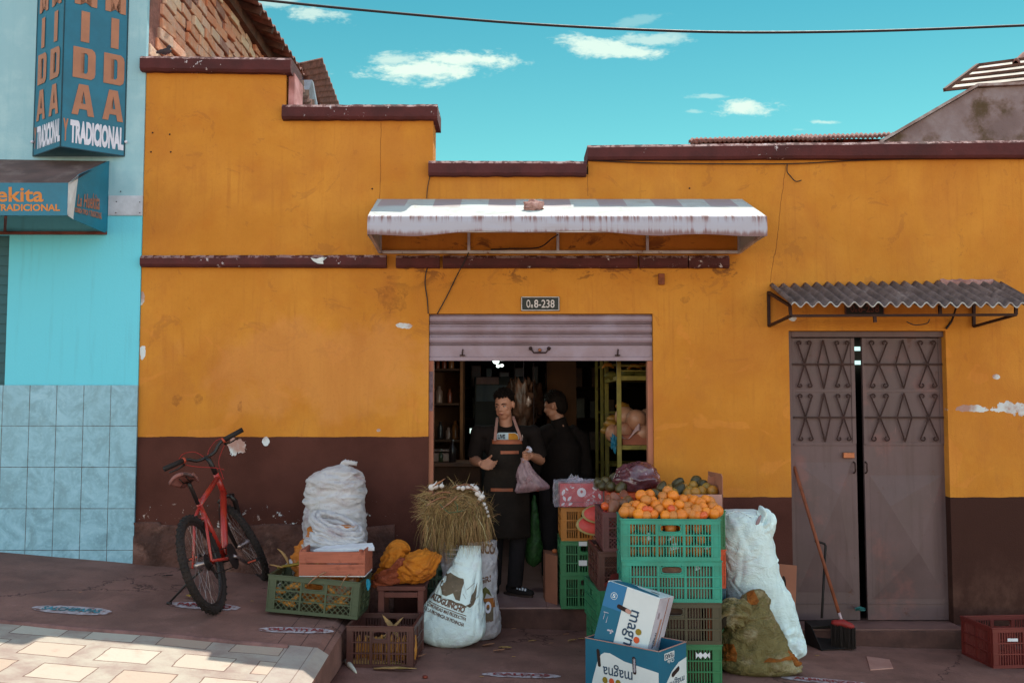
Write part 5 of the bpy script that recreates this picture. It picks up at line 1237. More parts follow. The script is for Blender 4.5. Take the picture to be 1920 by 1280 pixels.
# orange basket, its supports, purple bag
for k in range(3): crate('green crate in the %s of the stack holding up the orange basket' % ('bottom', 'middle', 'top')[k], .46, .36, .268, C_GRN, 'solid', (1.02, -.26, GZ + .27 * k), 0)
crate('shallow orange lattice basket under the purple plastic bag', .56, .36, .20, C_ORG, 'mesh', (.975, -.26, GZ + .81 + .05), 0, bays=3, rows=2)
bag = fruit('tmp', F_AV, .01); bpy.data.objects.remove(bag)
mb = MB(); mb.sph((0, 0, 0), (.165, .13, .10), 72, 46)
vs = []
for v in mb.v:
    p = Vector(v); q = p * 9; d = p.normalized(); w = 1 - abs(noise.noise(Vector((q.x, q.y, q.z * 1.4)))) * 2.4; w2 = 1 - abs(noise.noise(q * 2.2)) * 2.2
    p += d * (.022 * w + .012 * w2); p.z = max(p.z, -.085); vs.append(tuple(p))
mb.v = vs; cbag = P(1196, 904, -.30); cbag.z = 1.045 + .09
m = mat('purple_film', (.13, .060, .085), .16, .3, 9, .8, 22, spec=.9, col2=(.42, .34, .44), c2=(.60, .66), c2s=9, bd=.01); o = mb.build('plastic_bag', m, smooth=True); o.location = cbag; tag(o, 'shiny crumpled purple brown plastic bag on the orange basket', 'bag')
for (px, py, Y) in ((1137, 902, -.22), (1150, 898, -.18), (1145, 912, -.34), (1158, 908, -.28), (1130, 911, -.25), (1165, 902, -.15), (1165, 915, -.38), (1122, 905, -.12)): place(av, US, P(px, py, Y), 'dark avocado heaped left of the purple plastic bag', 'avocados on the orange basket', 'avocado')

# ---- crates at the left: green mesh crate, wooden box, brown crate, stool
q = G(512, 1138, True); q2 = G(690, 1148, True)
gz0 = zp(-1.44, -.95) + .004
MST[0] = .036
gc = crate('grey green lattice crate with corn on the raised pavement', .60, .38, .235, C_DGR, 'mesh', (-1.285, -.915, gz0), -2.5, bays=3, rows=2)
MST[0] = .026; gc.rotation_euler = (0, R(4.6), R(-2.5)); WM[gc.name] = Matrix.Translation(gc.location) @ gc.rotation_euler.to_matrix().to_4x4()
crate('dark brown slotted crate with corn husks on the lower pavement', .42, .40, .255, C_BRN, 'slots', (-.815, -1.09, zl(-.8) + .004), -3, bays=3, rows=3)
bc = [o for o in bpy.data.objects if o.name.startswith('plastic_crate')][-1]
crate('dark green crate standing behind the feed sacks beside the doorway', .34, .38, .25, plastic('deep_green_plastic', (.012, .07, .04)), 'slots', (-.50, -.22, zl(-.5) + .003), 0)
crate('dark green crate on top of another behind the feed sacks', .34, .38, .25, bpy.data.materials['deep_green_plastic'], 'slots', (-.495, -.22, zl(-.5) + .257), 0)
rc = crate('long dark red slotted crate at the right edge beside the metal door', .62, .40, .27, C_RED, 'slots', (3.56, -.50, zl(3.5) + .003), 5, bays=3)
front_sticker(1899, 1199, .07, .02, -.715, par=rc)

def plank_box(label, c_, w, d, h, rz, m):
    th = thing('wooden_box', label, 'box', c_, R(rz)); g_ = .004
    for sgn in (-1, 1):
        mb = MB(); hh = (h - g_) / 2
        for k in range(2): mb.bbox((-w / 2, sgn * d / 2 - .005, k * (hh + g_) + .002), (w / 2, sgn * d / 2 + .005, k * (hh + g_) + hh), .002)
        mb.build('long_side', m, th, local=True)
        mb = MB()
        mb.bbox((sgn * (w / 2 - .008) - .006, -d / 2 + .0055, 0), (sgn * (w / 2 - .008) + .006, d / 2 - .0055, h + .01), .002); mb.build('end_board', m, th, local=True)
        for s2 in (-1, 1): MB().bbox((sgn * (w / 2 - .03) - .012, s2 * (d / 2 - .02) - .012, .003), (sgn * (w / 2 - .03) + .012, s2 * (d / 2 - .02) + .012, h + .012), .002).build('corner_post', m, th, local=True)
    MB().box((-w / 2, -d / 2 + .006, -.006), (w / 2, d / 2 - .006, 0)).build('base', M_PAPER, th, local=True); return th
M_WOOD = mat('raw_pine', (.40, .17, .115), .75, .12, 4, .3, 30, col2=(.24, .09, .06), c2=(.56, .7), c2s=9)
tt, bb_, base_ = MT['raw_pine']; gr_ = tt.noise(1, 5, .6, tt.scale(tt.obj(), (4, 20, 60)), .4); tt.put(bb_.inputs['Base Color'], tt.mix(tt.ss(gr_, .4, .7, 0, .6), base_, (.25, .10, .07)))
wz = gz0 + .235 + .012
wb = plank_box('small raw pine plank box on the green lattice crate with white paper inside', (-1.165, -.93, wz), .43, .30, .155, -1, M_WOOD)
sp = MB().prism([P(588, 1030, -.95), P(702, 1026, -.95), P(698, 1017, -.82), P(612, 1022, -.82)], (0, 0, -.02)).build('paper_sheet', M_PAPER); tag(origin(sp, P(650, 1024, -.9)), 'white paper sheet lying inside the small pine box', 'paper')
# stool
st = thing('stool', 'low dark brown wooden stool under the yellow bundle', 'stool', (-.80, -.62, zl(-.8)))
M_STO = mat('stool_wood', (.13, .062, .055), .8, .2, 6, .3, 40); zt_ = P(750, 1099, -.80).z; x0, x1 = P(706, 1100, -.80).x, P(797, 1100, -.80).x
MB().bbox((x0, -.80, zt_ - .03), (x1, -.48, zt_), .006).build('seat', M_STO, st)
for x in (x0 + .03, x1 - .03):
    for y in (-.78, -.50): MB().bbox((x - .02, y - .018, zl(-.8)), (x + .02, y + .018, zt_ - .0305), .004).build('leg', M_STO, st)
MB().bbox((x0 + .051, -.795, zt_ - .075), (x1 - .051, -.775, zt_ - .04), .003).build('apron', M_STO, st)

# ---- corn leaves
F_HUSK = mat('corn_husk', (.44, .36, .16), .8, .25, 12, .3, 60, col2=(.28, .30, .08), c2=(.5, .7), c2s=9); F_HUSKD = mat('dry_husk', (.42, .28, .18), .85, .25, 12, .3, 60); F_CORN = mat('corn_green', (.34, .36, .08), .7, .25, 12, .3, 60)
def leafmb(mb, p, d, L, w, curl=.3, up=(0, 0, 1), tw=0, th=.0015):
    p = Vector(p); d = Vector(d).normalized(); up = Vector(up); sd = d.cross(up).normalized(); up2 = sd.cross(d).normalized(); n = 10
    def f(u_, v_):
        ww = w * (math.sin(math.pi * min(1, .12 + v_ * .9)) ** .7); a = (u_ - .5) * ww
        c_ = d * L * v_ + up2 * (curl * L * v_ * v_) + up2 * (abs(u_ - .5) * ww * .5) + sd * a + sd * tw * L * v_ * v_
        return p + c_ + up2 * .004 * noise.noise(Vector((u_ * 3, v_ * 7, L * 30)))
    return mb.grid(f, 4, n, up2 * th)
def leaf_thing(name, px, py, dx, dy, L, w, m, label, group=None, curl=.08, dz=0, cat='corn husk', at_=None):
    q = at_ or G(px, py); q = Vector(q) + Vector((0, 0, .006)); o = leafmb(MB(), (0, 0, 0), (dx, dy, dz), L, w, curl).build(name, m, smooth=True); o.location = q; return tag(o, label, cat, group)
# ears and husks in front of the brown crate
c_ = G(652, 1240); cob = thing('corn_ear', 'green corn ear still in its husk lying in front of the brown crate', 'corn', G(690, 1250))
q0 = G(655, 1247) + Vector((0, 0, .022)); q1 = G(770, 1250) + Vector((0, 0, .012))
mb = MB(); mb.tube([q0.lerp(q1, k / 9) + Vector((0, 0, .003 * math.sin(k))) for k in range(10)], [.016, .024, .027, .027, .025, .021, .017, .012, .008, .003], 12); leafmb(mb, q0 + Vector((0, 0, .01)), q1 - q0, .32, .05, .03); mb.build('husk', F_HUSK, cob, smooth=True)
o = MB().tube([G(648, 1243) + Vector((0, 0, .016)), G(655, 1250) + Vector((0, 0, .016)), G(664, 1258) + Vector((0, 0, .008)), G(668, 1262) + Vector((0, 0, .004))], [.014, .017, .011, .004], 10).build('spring_onion', mat('onion_white', (.55, .50, .42), .6), smooth=True); tag(origin(o, G(655, 1250)), 'white bulb end of a spring onion beside the corn ear', 'vegetable')
leaf_thing('corn_husk', 700, 1256, 1, -.02, .27, .045, F_HUSK, 'pale green husk strip lying in front of the corn ear', curl=.02)
leaf_thing('corn_husk', 745, 1240, 1, .35, .19, .03, F_HUSKD, 'twisted grey husk strip at the right foot of the brown crate', curl=.15)
o = MB().sph((0, 0, 0), (.017, .015, .010), 12, 8, ns=.3, seed=2).build('onion_root', mat('onion_red', (.17, .035, .02), .5, .3, 20), smooth=True); o.location = G(797, 1271) + Vector((0, 0, .009)); tag(o, 'small reddish brown onion end on the lower pavement', 'vegetable')
# husks in the brown crate
for k, (px, py, Y, dx, dz, L) in enumerate(((680, 1188, -1.2, 1, .1, .20), (700, 1192, -1.22, 1, .25, .18), (735, 1190, -1.2, -1, .2, .2), (690, 1202, -1.25, 1, .4, .15), (715, 1205, -1.22, .6, .5, .2), (745, 1200, -1.2, -.5, .5, .18))):
    o = leafmb(MB(), (0, 0, 0), (dx, .2, dz), L, .06, .15).build('corn_husk', F_HUSK, smooth=True); o.location = (P(px, py, Y).x, Y + .02, .10 + .018 * k); tag(o, 'pale husk lying inside the dark brown crate', 'corn husk', 'husks inside the brown crate')
M_KERN = mat('corn_ear_yellow', (.55, .33, .07), .6, .25, 14, .8, 90, bd=.006)
for k in range(11):
    x = -.97 + .035 * k + .004 * (k % 3); o = MB().tube([(0, 0, 0), (0, 0, .05), (0, .01, .10), (.005, .02, .15)], [.012, .019, .018, .006], 10).build('corn_ear', M_KERN, smooth=True); o.location = (x, -1.245 + .02 * (k % 2), .075 - .015 * (k % 2)); tag(o, 'yellow corn ear standing behind the slots of the brown crate', 'corn', 'corn ears inside the brown crate')
# corn in the green crate
rr_ = random.Random(5)
for k in range(13):
    x = -1.52 + rr_.random() * .46; z = gz0 + .045 + rr_.random() * .13 - .08 * (x + 1.28); a = rr_.uniform(-.8, .8)
    o = MB().tube([(-.05 * math.cos(a), 0, -.05 * math.sin(a)), (0, 0, 0), (.05 * math.cos(a), 0, .05 * math.sin(a))], [.012, .019, .011], 9).build('corn_ear', M_KERN, smooth=True); o.location = (x, -1.065 + .02 * rr_.random(), z); tag(o, 'corn ear seen through the lattice of the grey green crate', 'corn', 'corn ears inside the green lattice crate')
for (px, py, Y, dx, dy, dz, L, w, c, m_, lab) in ((540, 1062, -.98, -.35, 0, 1, .13, .05, -.25, F_HUSK, 'upright pointed husk at the left end of the green crate'), (520, 1067, -1.0, 1, .1, .05, .20, .07, .1, F_CORN, 'broad green husk lying over the left rim of the green crate'), (558, 1058, -.92, 1, .1, .10, .15, .09, -.2, F_CORN, 'rolled green husk beside the pine box'), (530, 1066, -1.07, -1, -.1, .15, .09, .03, .1, F_HUSK, 'thin husk poking out past the crate corner'), (612, 1075, -1.12, -.9, -.2, -.35, .14, .03, -.2, F_HUSKD, 'dry husk hanging over the front of the green crate'), (655, 1078, -1.10, -.6, -.15, -.6, .10, .025, -.2, F_HUSKD, 'thin dry husk hanging below the pine box')):
    leaf_thing('corn_husk', 0, 0, dx, dy, L, w, m_, lab, curl=c, dz=dz, at_=P(px, py, Y))
# litter on the pavement
rl = random.Random(9)
for (px, py, L, m_, dx) in ((940, 1175, .05, F_HUSK, 1), (958, 1180, .04, F_HUSKD, 1), (1010, 1172, .10, F_HUSKD, 1), (905, 1212, .09, F_HUSKD, .9), (935, 1215, .10, F_HUSK, 1), (990, 1203, .06, F_HUSK, .8), (1065, 1203, .07, F_HUSK, 1), (1085, 1198, .05, F_HUSK, .6), (905, 1185, .04, F_HUSK, 1), (1030, 1207, .03, F_HUSKD, .7), (960, 1232, .025, F_HUSK, 1), (907, 1270, .03, F_HUSK, -1), (925, 1222, .08, F_HUSKD, 1), (1056, 1190, .04, F_HUSKD, 1), (868, 1186, .03, F_HUSK, .7), (1700, 1207, .02, F_HUSK, .7), (1528, 1230, .03, F_HUSK, 1), (604, 1124, .02, F_HUSK, 1), (470, 1128, .02, F_HUSK, 1), (148, 1112, .02, F_HUSKD, 1), (840, 1210, .05, F_HUSKD, -1)):
    leaf_thing('dry_leaf', px, py, dx, rl.uniform(-.5, .5), L, L * .35, m_, 'small dry husk scrap on the pavement before the shop', 'husk scraps scattered on the pavement', .12, 0, 'litter')
o = leafmb(leafmb(MB(), (0, 0, 0), (1, -.5, .25), .09, .03, -.3), (.0, .01, .005), (.6, -1, .1), .07, .025, -.1).build('banana_peel', mat('peel_yellow', (.42, .34, .08), .6, .2), smooth=True); o.location = G(350, 1120) + Vector((0, 0, .01)); tag(o, 'yellow green peel on the painted oval by the bicycle wheel', 'peel')
o = MB().prism([G(1625, 1231), G(1668, 1237), G(1675, 1253), G(1632, 1256)], (0, 0, .006)).build('cardboard_scrap', M_CARDL); tag(origin(o, G(1650, 1250)), 'torn flat pinkish cardboard scrap on the pavement before the metal door', 'cardboard')

# ---- painted ovals with worn lettering on the pavement
M_OV = mat('worn_white_paint', (.42, .36, .38), .85, .25, 16, .2, 50, col2=(.20, .13, .12), c2=(.54, .62), c2s=22)
M_OVB = mat('worn_blue_paint', (.05, .26, .34), .85, .3, 20, .2, 50); M_OVR = mat('worn_red_paint', (.28, .05, .06), .85, .3, 20, .2, 50, col2=(.22, .15, .15), c2=(.58, .62), c2s=30)
def oval(px0, py0, px1, py1, word, m_, hpx, lab, wob=.15):
    a, b_ = G(px0, py0), G(px1, py1); c_ = (a + b_) / 2; u_ = (b_ - a); L_ = u_.length / 2; u_.normalize(); v_ = Vector((-u_.y, u_.x, 0)).normalized(); H_ = hpx
    th = thing('painted_marking', None, None, c_); th['kind'] = 'structure'; hpx *= 1.5
    mb = MB(); n = 40; pts = []
    for k in range(n):
        t_ = 2 * math.pi * k / n; ca, sa = math.cos(t_), math.sin(t_)
        p = c_ + u_ * L_ * math.copysign(abs(ca) ** .55, ca) + v_ * H_ * sa * (1 - wob * math.cos(2 * t_))
        p.z = gz(p.x, p.y) + .004; pts.append(p)
    cc = c_.copy(); cc.z = gz(cc.x, cc.y) + .004
    def f(u2, v2):
        t_ = 2 * math.pi * u2; i = u2 * n; i0 = int(i) % n; i1 = (i0 + 1) % n; e_ = pts[i0].lerp(pts[i1], i - int(i)); p = cc.lerp(e_, v2); p.z = gz(p.x, p.y) + .004; return p
    mb.grid(f, 40, 6); mb.build('patch', M_OV, th, fixn=False)
    uv, fs = text2d(word, .03); vs = []
    for (x, y) in uv:
        p = c_ + u_ * L_ * (x - .5) * 1.45 + v_ * H_ * (y - .5) * 1.05; p.z = gz(p.x, p.y) + .008; vs.append(p)
    MB().add(vs, fs).build('lettering', m_, th, fixn=False)
oval(60, 1139, 210, 1149, 'SALCHIPAPAS', M_OVB, .075, ''); oval(315, 1132, 452, 1141, 'PAPIPOLLO', M_OVR, .07, ''); oval(483, 1180, 626, 1184, 'GUATITAS', M_OVR, .055, ''); oval(903, 1264, 1052, 1268, 'CALDOS', M_OVR, .05, ''); oval(1464, 1270, 1640, 1285, 'ALMUERZOS', M_OVR, .05, '')

# ---- magna cartons
M_CB = mat('carton_blue', (.012, .17, .32), .6, .08, 4, .1, 30); M_CB2 = mat('carton_blue_light', (.03, .22, .50), .6, .06, 4, .1, 30); M_CW = mat('carton_white', (.60, .60, .60), .65, .06, 4, .1, 30); M_NAVY = mat('print_navy', (.03, .08, .16), .7); M_POL = mat('print_olive', (.26, .24, .02), .7); M_POR = mat('print_orange', (.60, .12, .04), .7)
M_CPK = mat('carton_pinkwhite', (.50, .44, .50), .7, .12, 5, .2, 30); M_HOLE = mat('carton_hole', (.03, .02, .018), .9)
def disc(c_, u_, v_, r, m_, par, off): 
    n_ = u_.cross(v_).normalized(); MB().add([c_ + n_ * off] + [c_ + n_ * off + (u_ * math.cos(a) + v_ * math.sin(a)) * r for a in [2 * math.pi * k / 24 for k in range(24)]], [(0, 1 + k, 1 + (k + 1) % 24) for k in range(24)]).build('print', m_, par, fixn=False)
def poly_on(O_, u_, v_, pts, m_, par, off, name='print'):
    n_ = u_.cross(v_).normalized(); a, fs = poly2d(pts, 0); return MB().add([O_ + u_ * x + v_ * y + n_ * off for x, y in a], fs).build(name, m_, par, fixn=False)
A0, B0, C0 = Vector((.437, -1.585, 0)), Vector((.823, -1.93, 0)), Vector((1.019, -1.69, 0)); D0 = A0 + (C0 - B0); Z0 = -.0 + zl(.8, -1.7) + .004; HB = .305
for v_ in (A0, B0, C0, D0): v_.z = Z0
b1 = thing('carton', 'open blue and white banana carton before the crates, its magna print upside down', 'box', (A0 + C0) / 2)
up = Vector((0, 0, 1)); T_ = .006
mb = MB()
ce_ = (A0 + C0) / 2
def wallq(p, q):
    n_ = (q - p).normalized().cross(up); n_ = n_ if n_.dot(p - ce_) > 0 else -n_; return [p, q, q - n_ * T_, p - n_ * T_]
for p, q in ((A0, B0), (B0, C0), (C0, D0), (D0, A0)):
    d_ = (q - p).normalized() * .0062; r_ = wallq(p + (d_ if p in (B0, D0) else d_ * 0), q - (d_ if p in (B0, D0) else d_ * 0)); mb.prism(r_, up * HB)
mb.prism([A0.lerp(C0, .03), B0.lerp(D0, .03), C0.lerp(A0, .03), D0.lerp(B0, .03)], up * .006)
mb.build('body', M_CB, b1, fixn=True)
mb = MB()
for p, q in ((A0, B0), (B0, C0), (C0, D0), (D0, A0)): mb.bar(p + up * (HB + .0015), q + up * (HB + .0015), .009, .003)
mb.build('raw_edge', M_CARDL, b1)
u_ = (B0 - A0).normalized(); W_ = (B0 - A0).length
poly_on(A0, u_, up, [(.035, .004), (W_ - .001, .004), (W_ - .001, HB * .62), (W_ * .55, HB * .70), (.18, HB * .80), (.14, HB * .79), (.115, HB * .74), (.09, HB * .60), (.06, HB * .30)], M_CW, b1, .0012)
text('magna', [A0 + u_ * .34 + up * .185, A0 + u_ * .13 + up * .185, A0 + u_ * .13 + up * .118, A0 + u_ * .34 + up * .118][0:4], M_NAVY, b1, bold=.006, off=.003)
for k, m_ in enumerate((M_POL, M_POR, M_POL)): disc(A0 + u_ * (.145 + k * .047) + up * .085, u_, up, .0185, m_, b1, .003)
def slot(O_, u2, x0, z0, x1, z1, w, par, m_=M_HOLE):
    a = O_ + u2 * x0 + up * z0; b_ = O_ + u2 * x1 + up * z1; d = (b_ - a); L = d.length; d.normalize(); n_ = u2.cross(up); s = n_.cross(d); pts = []
    for k in range(9): an = -math.pi / 2 + math.pi * k / 8; pts.append(b_ + (d * math.cos(an) + s * math.sin(an)) * w)
    for k in range(9): an = math.pi / 2 + math.pi * k / 8; pts.append(a + (d * math.cos(an) + s * math.sin(an)) * w)
    MB().add([p + n_ * .0035 for p in pts], [tuple(range(18))]).build('hand_hole', m_, par, fixn=False)
slot(A0, u_, .105, .165, .095, .245, .011, b1); slot(A0, u_, .355, .165, .350, .240, .012, b1); slot(A0, u_, .356, .172, .352, .235, .008, b1, M_CPK)
u3 = (C0 - B0).normalized(); W3 = (C0 - B0).length
poly_on(B0, u3, up, [(.02, .004), (W3 - .001, .004), (W3 - .001, HB * .72), (.22, HB * .68), (.14, HB * .56), (.08, HB * .38)], M_CW, b1, .0012)
poly_on(B0, u3, up, [(.06, .245), (.17, .245), (.17, .283), (.06, .283)], M_CW, b1, .0014); text('YEARS', [B0 + u3 * .165 + up * .278, B0 + u3 * .065 + up * .278, B0 + u3 * .065 + up * .25, B0 + u3 * .165 + up * .25], M_NAVY, b1, bold=.02, off=.003)
text('Chile', [B0 + u3 * .165 + up * .242, B0 + u3 * .09 + up * .242, B0 + u3 * .09 + up * .222, B0 + u3 * .165 + up * .222], M_CW, b1, bold=.02, off=.003)
text('magna', [B0 + u3 * .28 + up * .135, B0 + u3 * .10 + up * .125, B0 + u3 * .10 + up * .085, B0 + u3 * .28 + up * .095], M_NAVY, b1, bold=.006, off=.003); slot(B0, u3, .15, .150, .21, .172, .014, b1)
# upper carton, tipped inside the open one
q = P(1238, 1121, -1.76); w2, d2, h2 = .335, .255, .46
rot = Euler((R(-4), R(13), R(-33)), 'XYZ')
RM = Matrix.Rotation(R(-29), 3, 'Z') @ Matrix.Rotation(R(13), 3, 'Y') @ Matrix.Rotation(R(-7), 3, 'X')
b2 = thing('carton', 'white and blue banana carton tipped on end inside the open blue one', 'box', q)
X_, Y_, Z_ = RM @ Vector((1, 0, 0)), RM @ Vector((0, 1, 0)), RM @ Vector((0, 0, 1))
mb = MB(); O2 = q - X_ * w2 - Z_ * h2 + Z_ * 0; bm_ = Matrix((X_, Y_, Z_)).transposed().to_4x4(); bm_.translation = O2
O2 = O2
mb.bbox((0, 0, .06), (w2, d2, h2), .004, bm_); mb.build('body', M_CW, b2)
poly_on(O2, X_, Z_, [(.001, .07), (.125, .07), (.125, h2 - .001), (.012, h2 - .001), (.001, h2 - .012)], M_CB, b2, .0012)
poly_on(O2, X_, Z_, [(.002, .31), (.124, .31), (.124, h2 - .002), (.013, h2 - .002), (.002, h2 - .013)], M_CB2, b2, .0020)
text('magna', [O2 + X_ * .160 + Z_ * .345, O2 + X_ * .160 + Z_ * .095, O2 + X_ * .235 + Z_ * .095, O2 + X_ * .235 + Z_ * .345], M_NAVY, b2, bold=.006, off=.003)
for k, m_ in enumerate((M_POL, M_POR)): disc(O2 + X_ * .258 + Z_ * (.235 - k * .047), X_, Z_, .0185, m_, b2, .003)
def slot2(O_, u2, v2, x0, z0, x1, z1, w, par, m_, off=.003):
    a = O_ + u2 * x0 + v2 * z0; b_ = O_ + u2 * x1 + v2 * z1; d = (b_ - a).normalized(); n_ = u2.cross(v2).normalized(); s = n_.cross(d); pts = []
    for k in range(9): an = -math.pi / 2 + math.pi * k / 8; pts.append(b_ + (d * math.cos(an) + s * math.sin(an)) * w)
    for k in range(9): an = math.pi / 2 + math.pi * k / 8; pts.append(a + (d * math.cos(an) + s * math.sin(an)) * w)
    MB().add([p + n_ * off for p in pts], [tuple(range(18))]).build('hand_hole', m_, par, fixn=False)
slot2(O2, X_, Z_, .105, .337, .175, .327, .0125, b2, M_HOLE); slot2(O2, X_, Z_, .16, .3295, .175, .3265, .0115, b2, M_CARDL, .0035)
# round emblem: ring with a 5
disc(O2 + X_ * .06 + Z_ * .385, X_, Z_, .0215, M_CW, b2, .0028); disc(O2 + X_ * .06 + Z_ * .385, X_, Z_, .0185, M_CB2, b2, .0032)
text('5', [O2 + X_ * .050 + Z_ * .374, O2 + X_ * .070 + Z_ * .374, O2 + X_ * .070 + Z_ * .396, O2 + X_ * .050 + Z_ * .396], M_CW, b2, bold=.03, off=.0038)
for (x, z_, w, h) in ((.02, .275, .035, .006), (.028, .235, .004, .045), (.05, .22, .004, .045), (.07, .18, .04, .012), (.09, .168, .01, .03)): poly_on(O2, X_, Z_, [(x, z_), (x + w, z_ + .003), (x + w * .9, z_ + h), (x + .002, z_ + h * .8)], M_CPK, b2, .0028, 'tear')
S2 = O2 + X_ * w2; poly_on(S2, Y_, Z_, [(.002, .152), (d2 - .002, .152), (d2 - .002, h2 - .002), (.002, h2 - .002)], M_CPK, b2, .0010, 'side_face')
MB().bar(S2 + Y_ * d2 * .60 + Z_ * .16 + X_ * .003, S2 + Y_ * d2 * .62 + Z_ * (h2 - .004) + X_ * .003, .003).build('seam', M_CARD, b2)
text('magna', [S2 + Y_ * .05 + Z_ * .25, S2 + Y_ * .05 + Z_ * .16, S2 + Y_ * .085 + Z_ * .16, S2 + Y_ * .085 + Z_ * .25], M_NAVY, b2, bold=.006, off=.003)
poly_on(S2, Y_, Z_, [(.085, .17), (.12, .17), (.125, .33), (.095, .33), (.09, .25)], M_CARDL, b2, .0022, 'tape')
for k in range(6): poly_on(S2, Y_, Z_, [(.035 + k * .005, .335), (.038 + k * .005, .335), (.038 + k * .005, .37), (.035 + k * .005, .37)], mat('print_pale', (.33, .27, .32), .8) if k == 0 else bpy.data.materials['print_pale'], b2, .0022)
T2 = O2 + Z_ * h2; poly_on(T2, X_, Y_, [(.02, .02), (.32, .02), (.30, .07), (.16, .11), (.13, .15), (.08, .17), (.02, .10)], M_CB, b2, .0012)
slot2(T2, X_, Y_, .24, .12, .28, .12, .008, b2, M_HOLE)
# cardboard leaning right of the sacks, box in the doorway
th = thing('cardboard_sheet', 'flat brown cardboard sheet with a hand slot leaning beside the metal door', 'cardboard', P(1464, 1172, -.2))
MB().prism([P(1436, 1054, -.05), P(1494, 1060, -.05), P(1491, 1178, -.20), P(1440, 1174, -.20)], (0, .012, 0)).build('sheet', M_CARD, th)
MB().prism([P(1469 + 5 * math.cos(a), 1095 + 16 * math.sin(a), -.092 - .02 * math.sin(a) - .006) for a in [2 * math.pi * k / 20 for k in range(20)]], (0, .003, 0)).build('hand_hole', M_HOLE, th)
cbx = thing('cardboard_box', 'plain brown cardboard box on the shop floor beside the green crates', 'box', P(1035, 1115, .25))
a, b_ = P(1020, 1112, .25), P(1052, 1122, .10); zf = oz0
MB().prism([(a.x, .42, zf), (P(1022, 1100, .25).x, .20, zf), (.345, .06, zf), (.355, .30, zf)], (0, 0, P(1030, 1037, .2).z - zf)).build('body', M_CARD, cbx); q = P(1026, 1057, .20); MB().sph(q + Vector((0, .005, 0)), (.012, .02, .009), 10, 6).build('hand_hole', M_HOLE, cbx)
o = MB().sph((0, 0, 0), (.022, .022, .018), 12, 8).build('onion', mat('onion_skin', (.42, .16, .06), .5, .2, 20), smooth=True); o.location = Vector((P(1040, 1036, .22).x, .22, P(1030, 1037, .2).z + .016)); tag(o, 'single small onion on top of the plain cardboard box', 'onion')
# ================================================================== SACKS
def cloth(name, col, col2=None, c2=(.5, .7), c2s=4, weave=220, wb=.35, rough=.8, spec=.25, bd=.003):
    m = mat(name, col, rough, .08, 5, 0, col2=col2, c2=c2, c2s=c2s, spec=spec); t, b, base = MT[name]
    O = t.obj(); x, y, z = t.sep(O)[:3]
    wv = t.m('ADD', t.m('SINE', t.m('MULTIPLY', x, weave * 6.28)), t.m('SINE', t.m('MULTIPLY', z, weave * 6.28)))
    cr_ = t.noise(1, 6, .6, t.scale(O, (9, 9, 14)), 1.6)
    h = t.m('ADD', t.m('MULTIPLY', wv, .06), t.m('MULTIPLY', t.m('ABSOLUTE', t.m('SUBTRACT', cr_, .5)), 7.0))
    bp = t.node('ShaderNodeBump'); bp.inputs['Strength'].default_value = wb; bp.inputs['Distance'].default_value = .012
    t.put(bp.inputs['Height'], h); t.l.new(bp.outputs[0], b.inputs['Normal']); return m
M_SW = cloth('white_mesh_sack', (.60, .55, .57), (.44, .36, .39), (.48, .70), 7, wb=.7)
M_SY = cloth('orange_sack', (.55, .24, .04), (.58, .44, .36), (.52, .62), 5, wb=.5)
M_SP = cloth('white_poly_sack', (.76, .88, .88), (.66, .68, .74), (.5, .75), 3, wb=.5, rough=.5, spec=.5)
M_SP2 = cloth('printed_sack', (.50, .46, .50), (.40, .34, .38), (.5, .7), 5, wb=.45, rough=.55)
M_SP3 = cloth('aqua_white_sack', (.72, .80, .80), (.60, .58, .64), (.52, .75), 4, wb=.4, rough=.5)
M_OLV = cloth('olive_sack', (.23, .25, .10), (.42, .44, .28), (.50, .66), 7, wb=.9, rough=.55, spec=.4)
M_OLO = cloth('amber_sack', (.36, .15, .025), (.22, .12, .03), (.5, .7), 8, wb=.7)
M_YB = cloth('yellow_bundle_cloth', (.56, .25, .022), (.44, .17, .04), (.5, .75), 6, wb=.6)
M_PKB = cloth('rust_cloth', (.34, .11, .055), (.26, .08, .04), (.5, .7), 9, wb=.8)
M_PRT = mat('print_grey_green', (.14, .145, .11), .8, .2, 14, 0, col2=(.26, .26, .23), c2=(.55, .7), c2s=30); M_PRB = mat('print_brown', (.16, .12, .09), .8, .2, 14, 0)
gy_ = lambda x, y: gz(x, y)
def sackthing(name, label, rings, mt_, **kw):
    mb = sackmesh(rings, **kw); c_ = Vector((rings[0][0], rings[0][1], rings[0][2])); th = thing(name, label, 'sack', c_)
    o = mb.build('bag_body', mt_, th, smooth=True); return th, mb, o
# tall white sack against the wall
zb0 = zp(-1.3, -.38)
t1, mb1, _ = sackthing('produce_sack', 'tall full white mesh sack knotted at the top against the maroon wall', [(-1.26, -.36, zb0, .20, .15), (-1.27, -.36, zb0 + .08, .235, .18), (-1.275, -.36, zb0 + .3, .225, .18), (-1.28, -.36, .90, .215, .175), (-1.275, -.36, 1.08, .212, .17), (-1.27, -.36, 1.17, .185, .15), (-1.25, -.36, 1.215, .11, .10), (-1.225, -.365, 1.235, .035, .035), (-1.222, -.37, 1.25, .02, .02)], M_SW, wr=.022, fz=9, fh=3.4, seed=1, fine=.008, n=130, m=190, cre=(150, (.0, .28), (.05, .17), (.006, .015), .0085))
mb = MB()
for k in range(5):
    a = -1.0 + k * .35; mb.tube([(-1.235 + .006 * k, -.37, 1.232), (-1.225 + .012 * k, -.385, 1.255), (-1.20 + .02 * k, -.39, 1.268 - .004 * k), (-1.175 + .012 * k, -.385, 1.262 - .006 * k)], [.016, .014, .016, .006], 7)
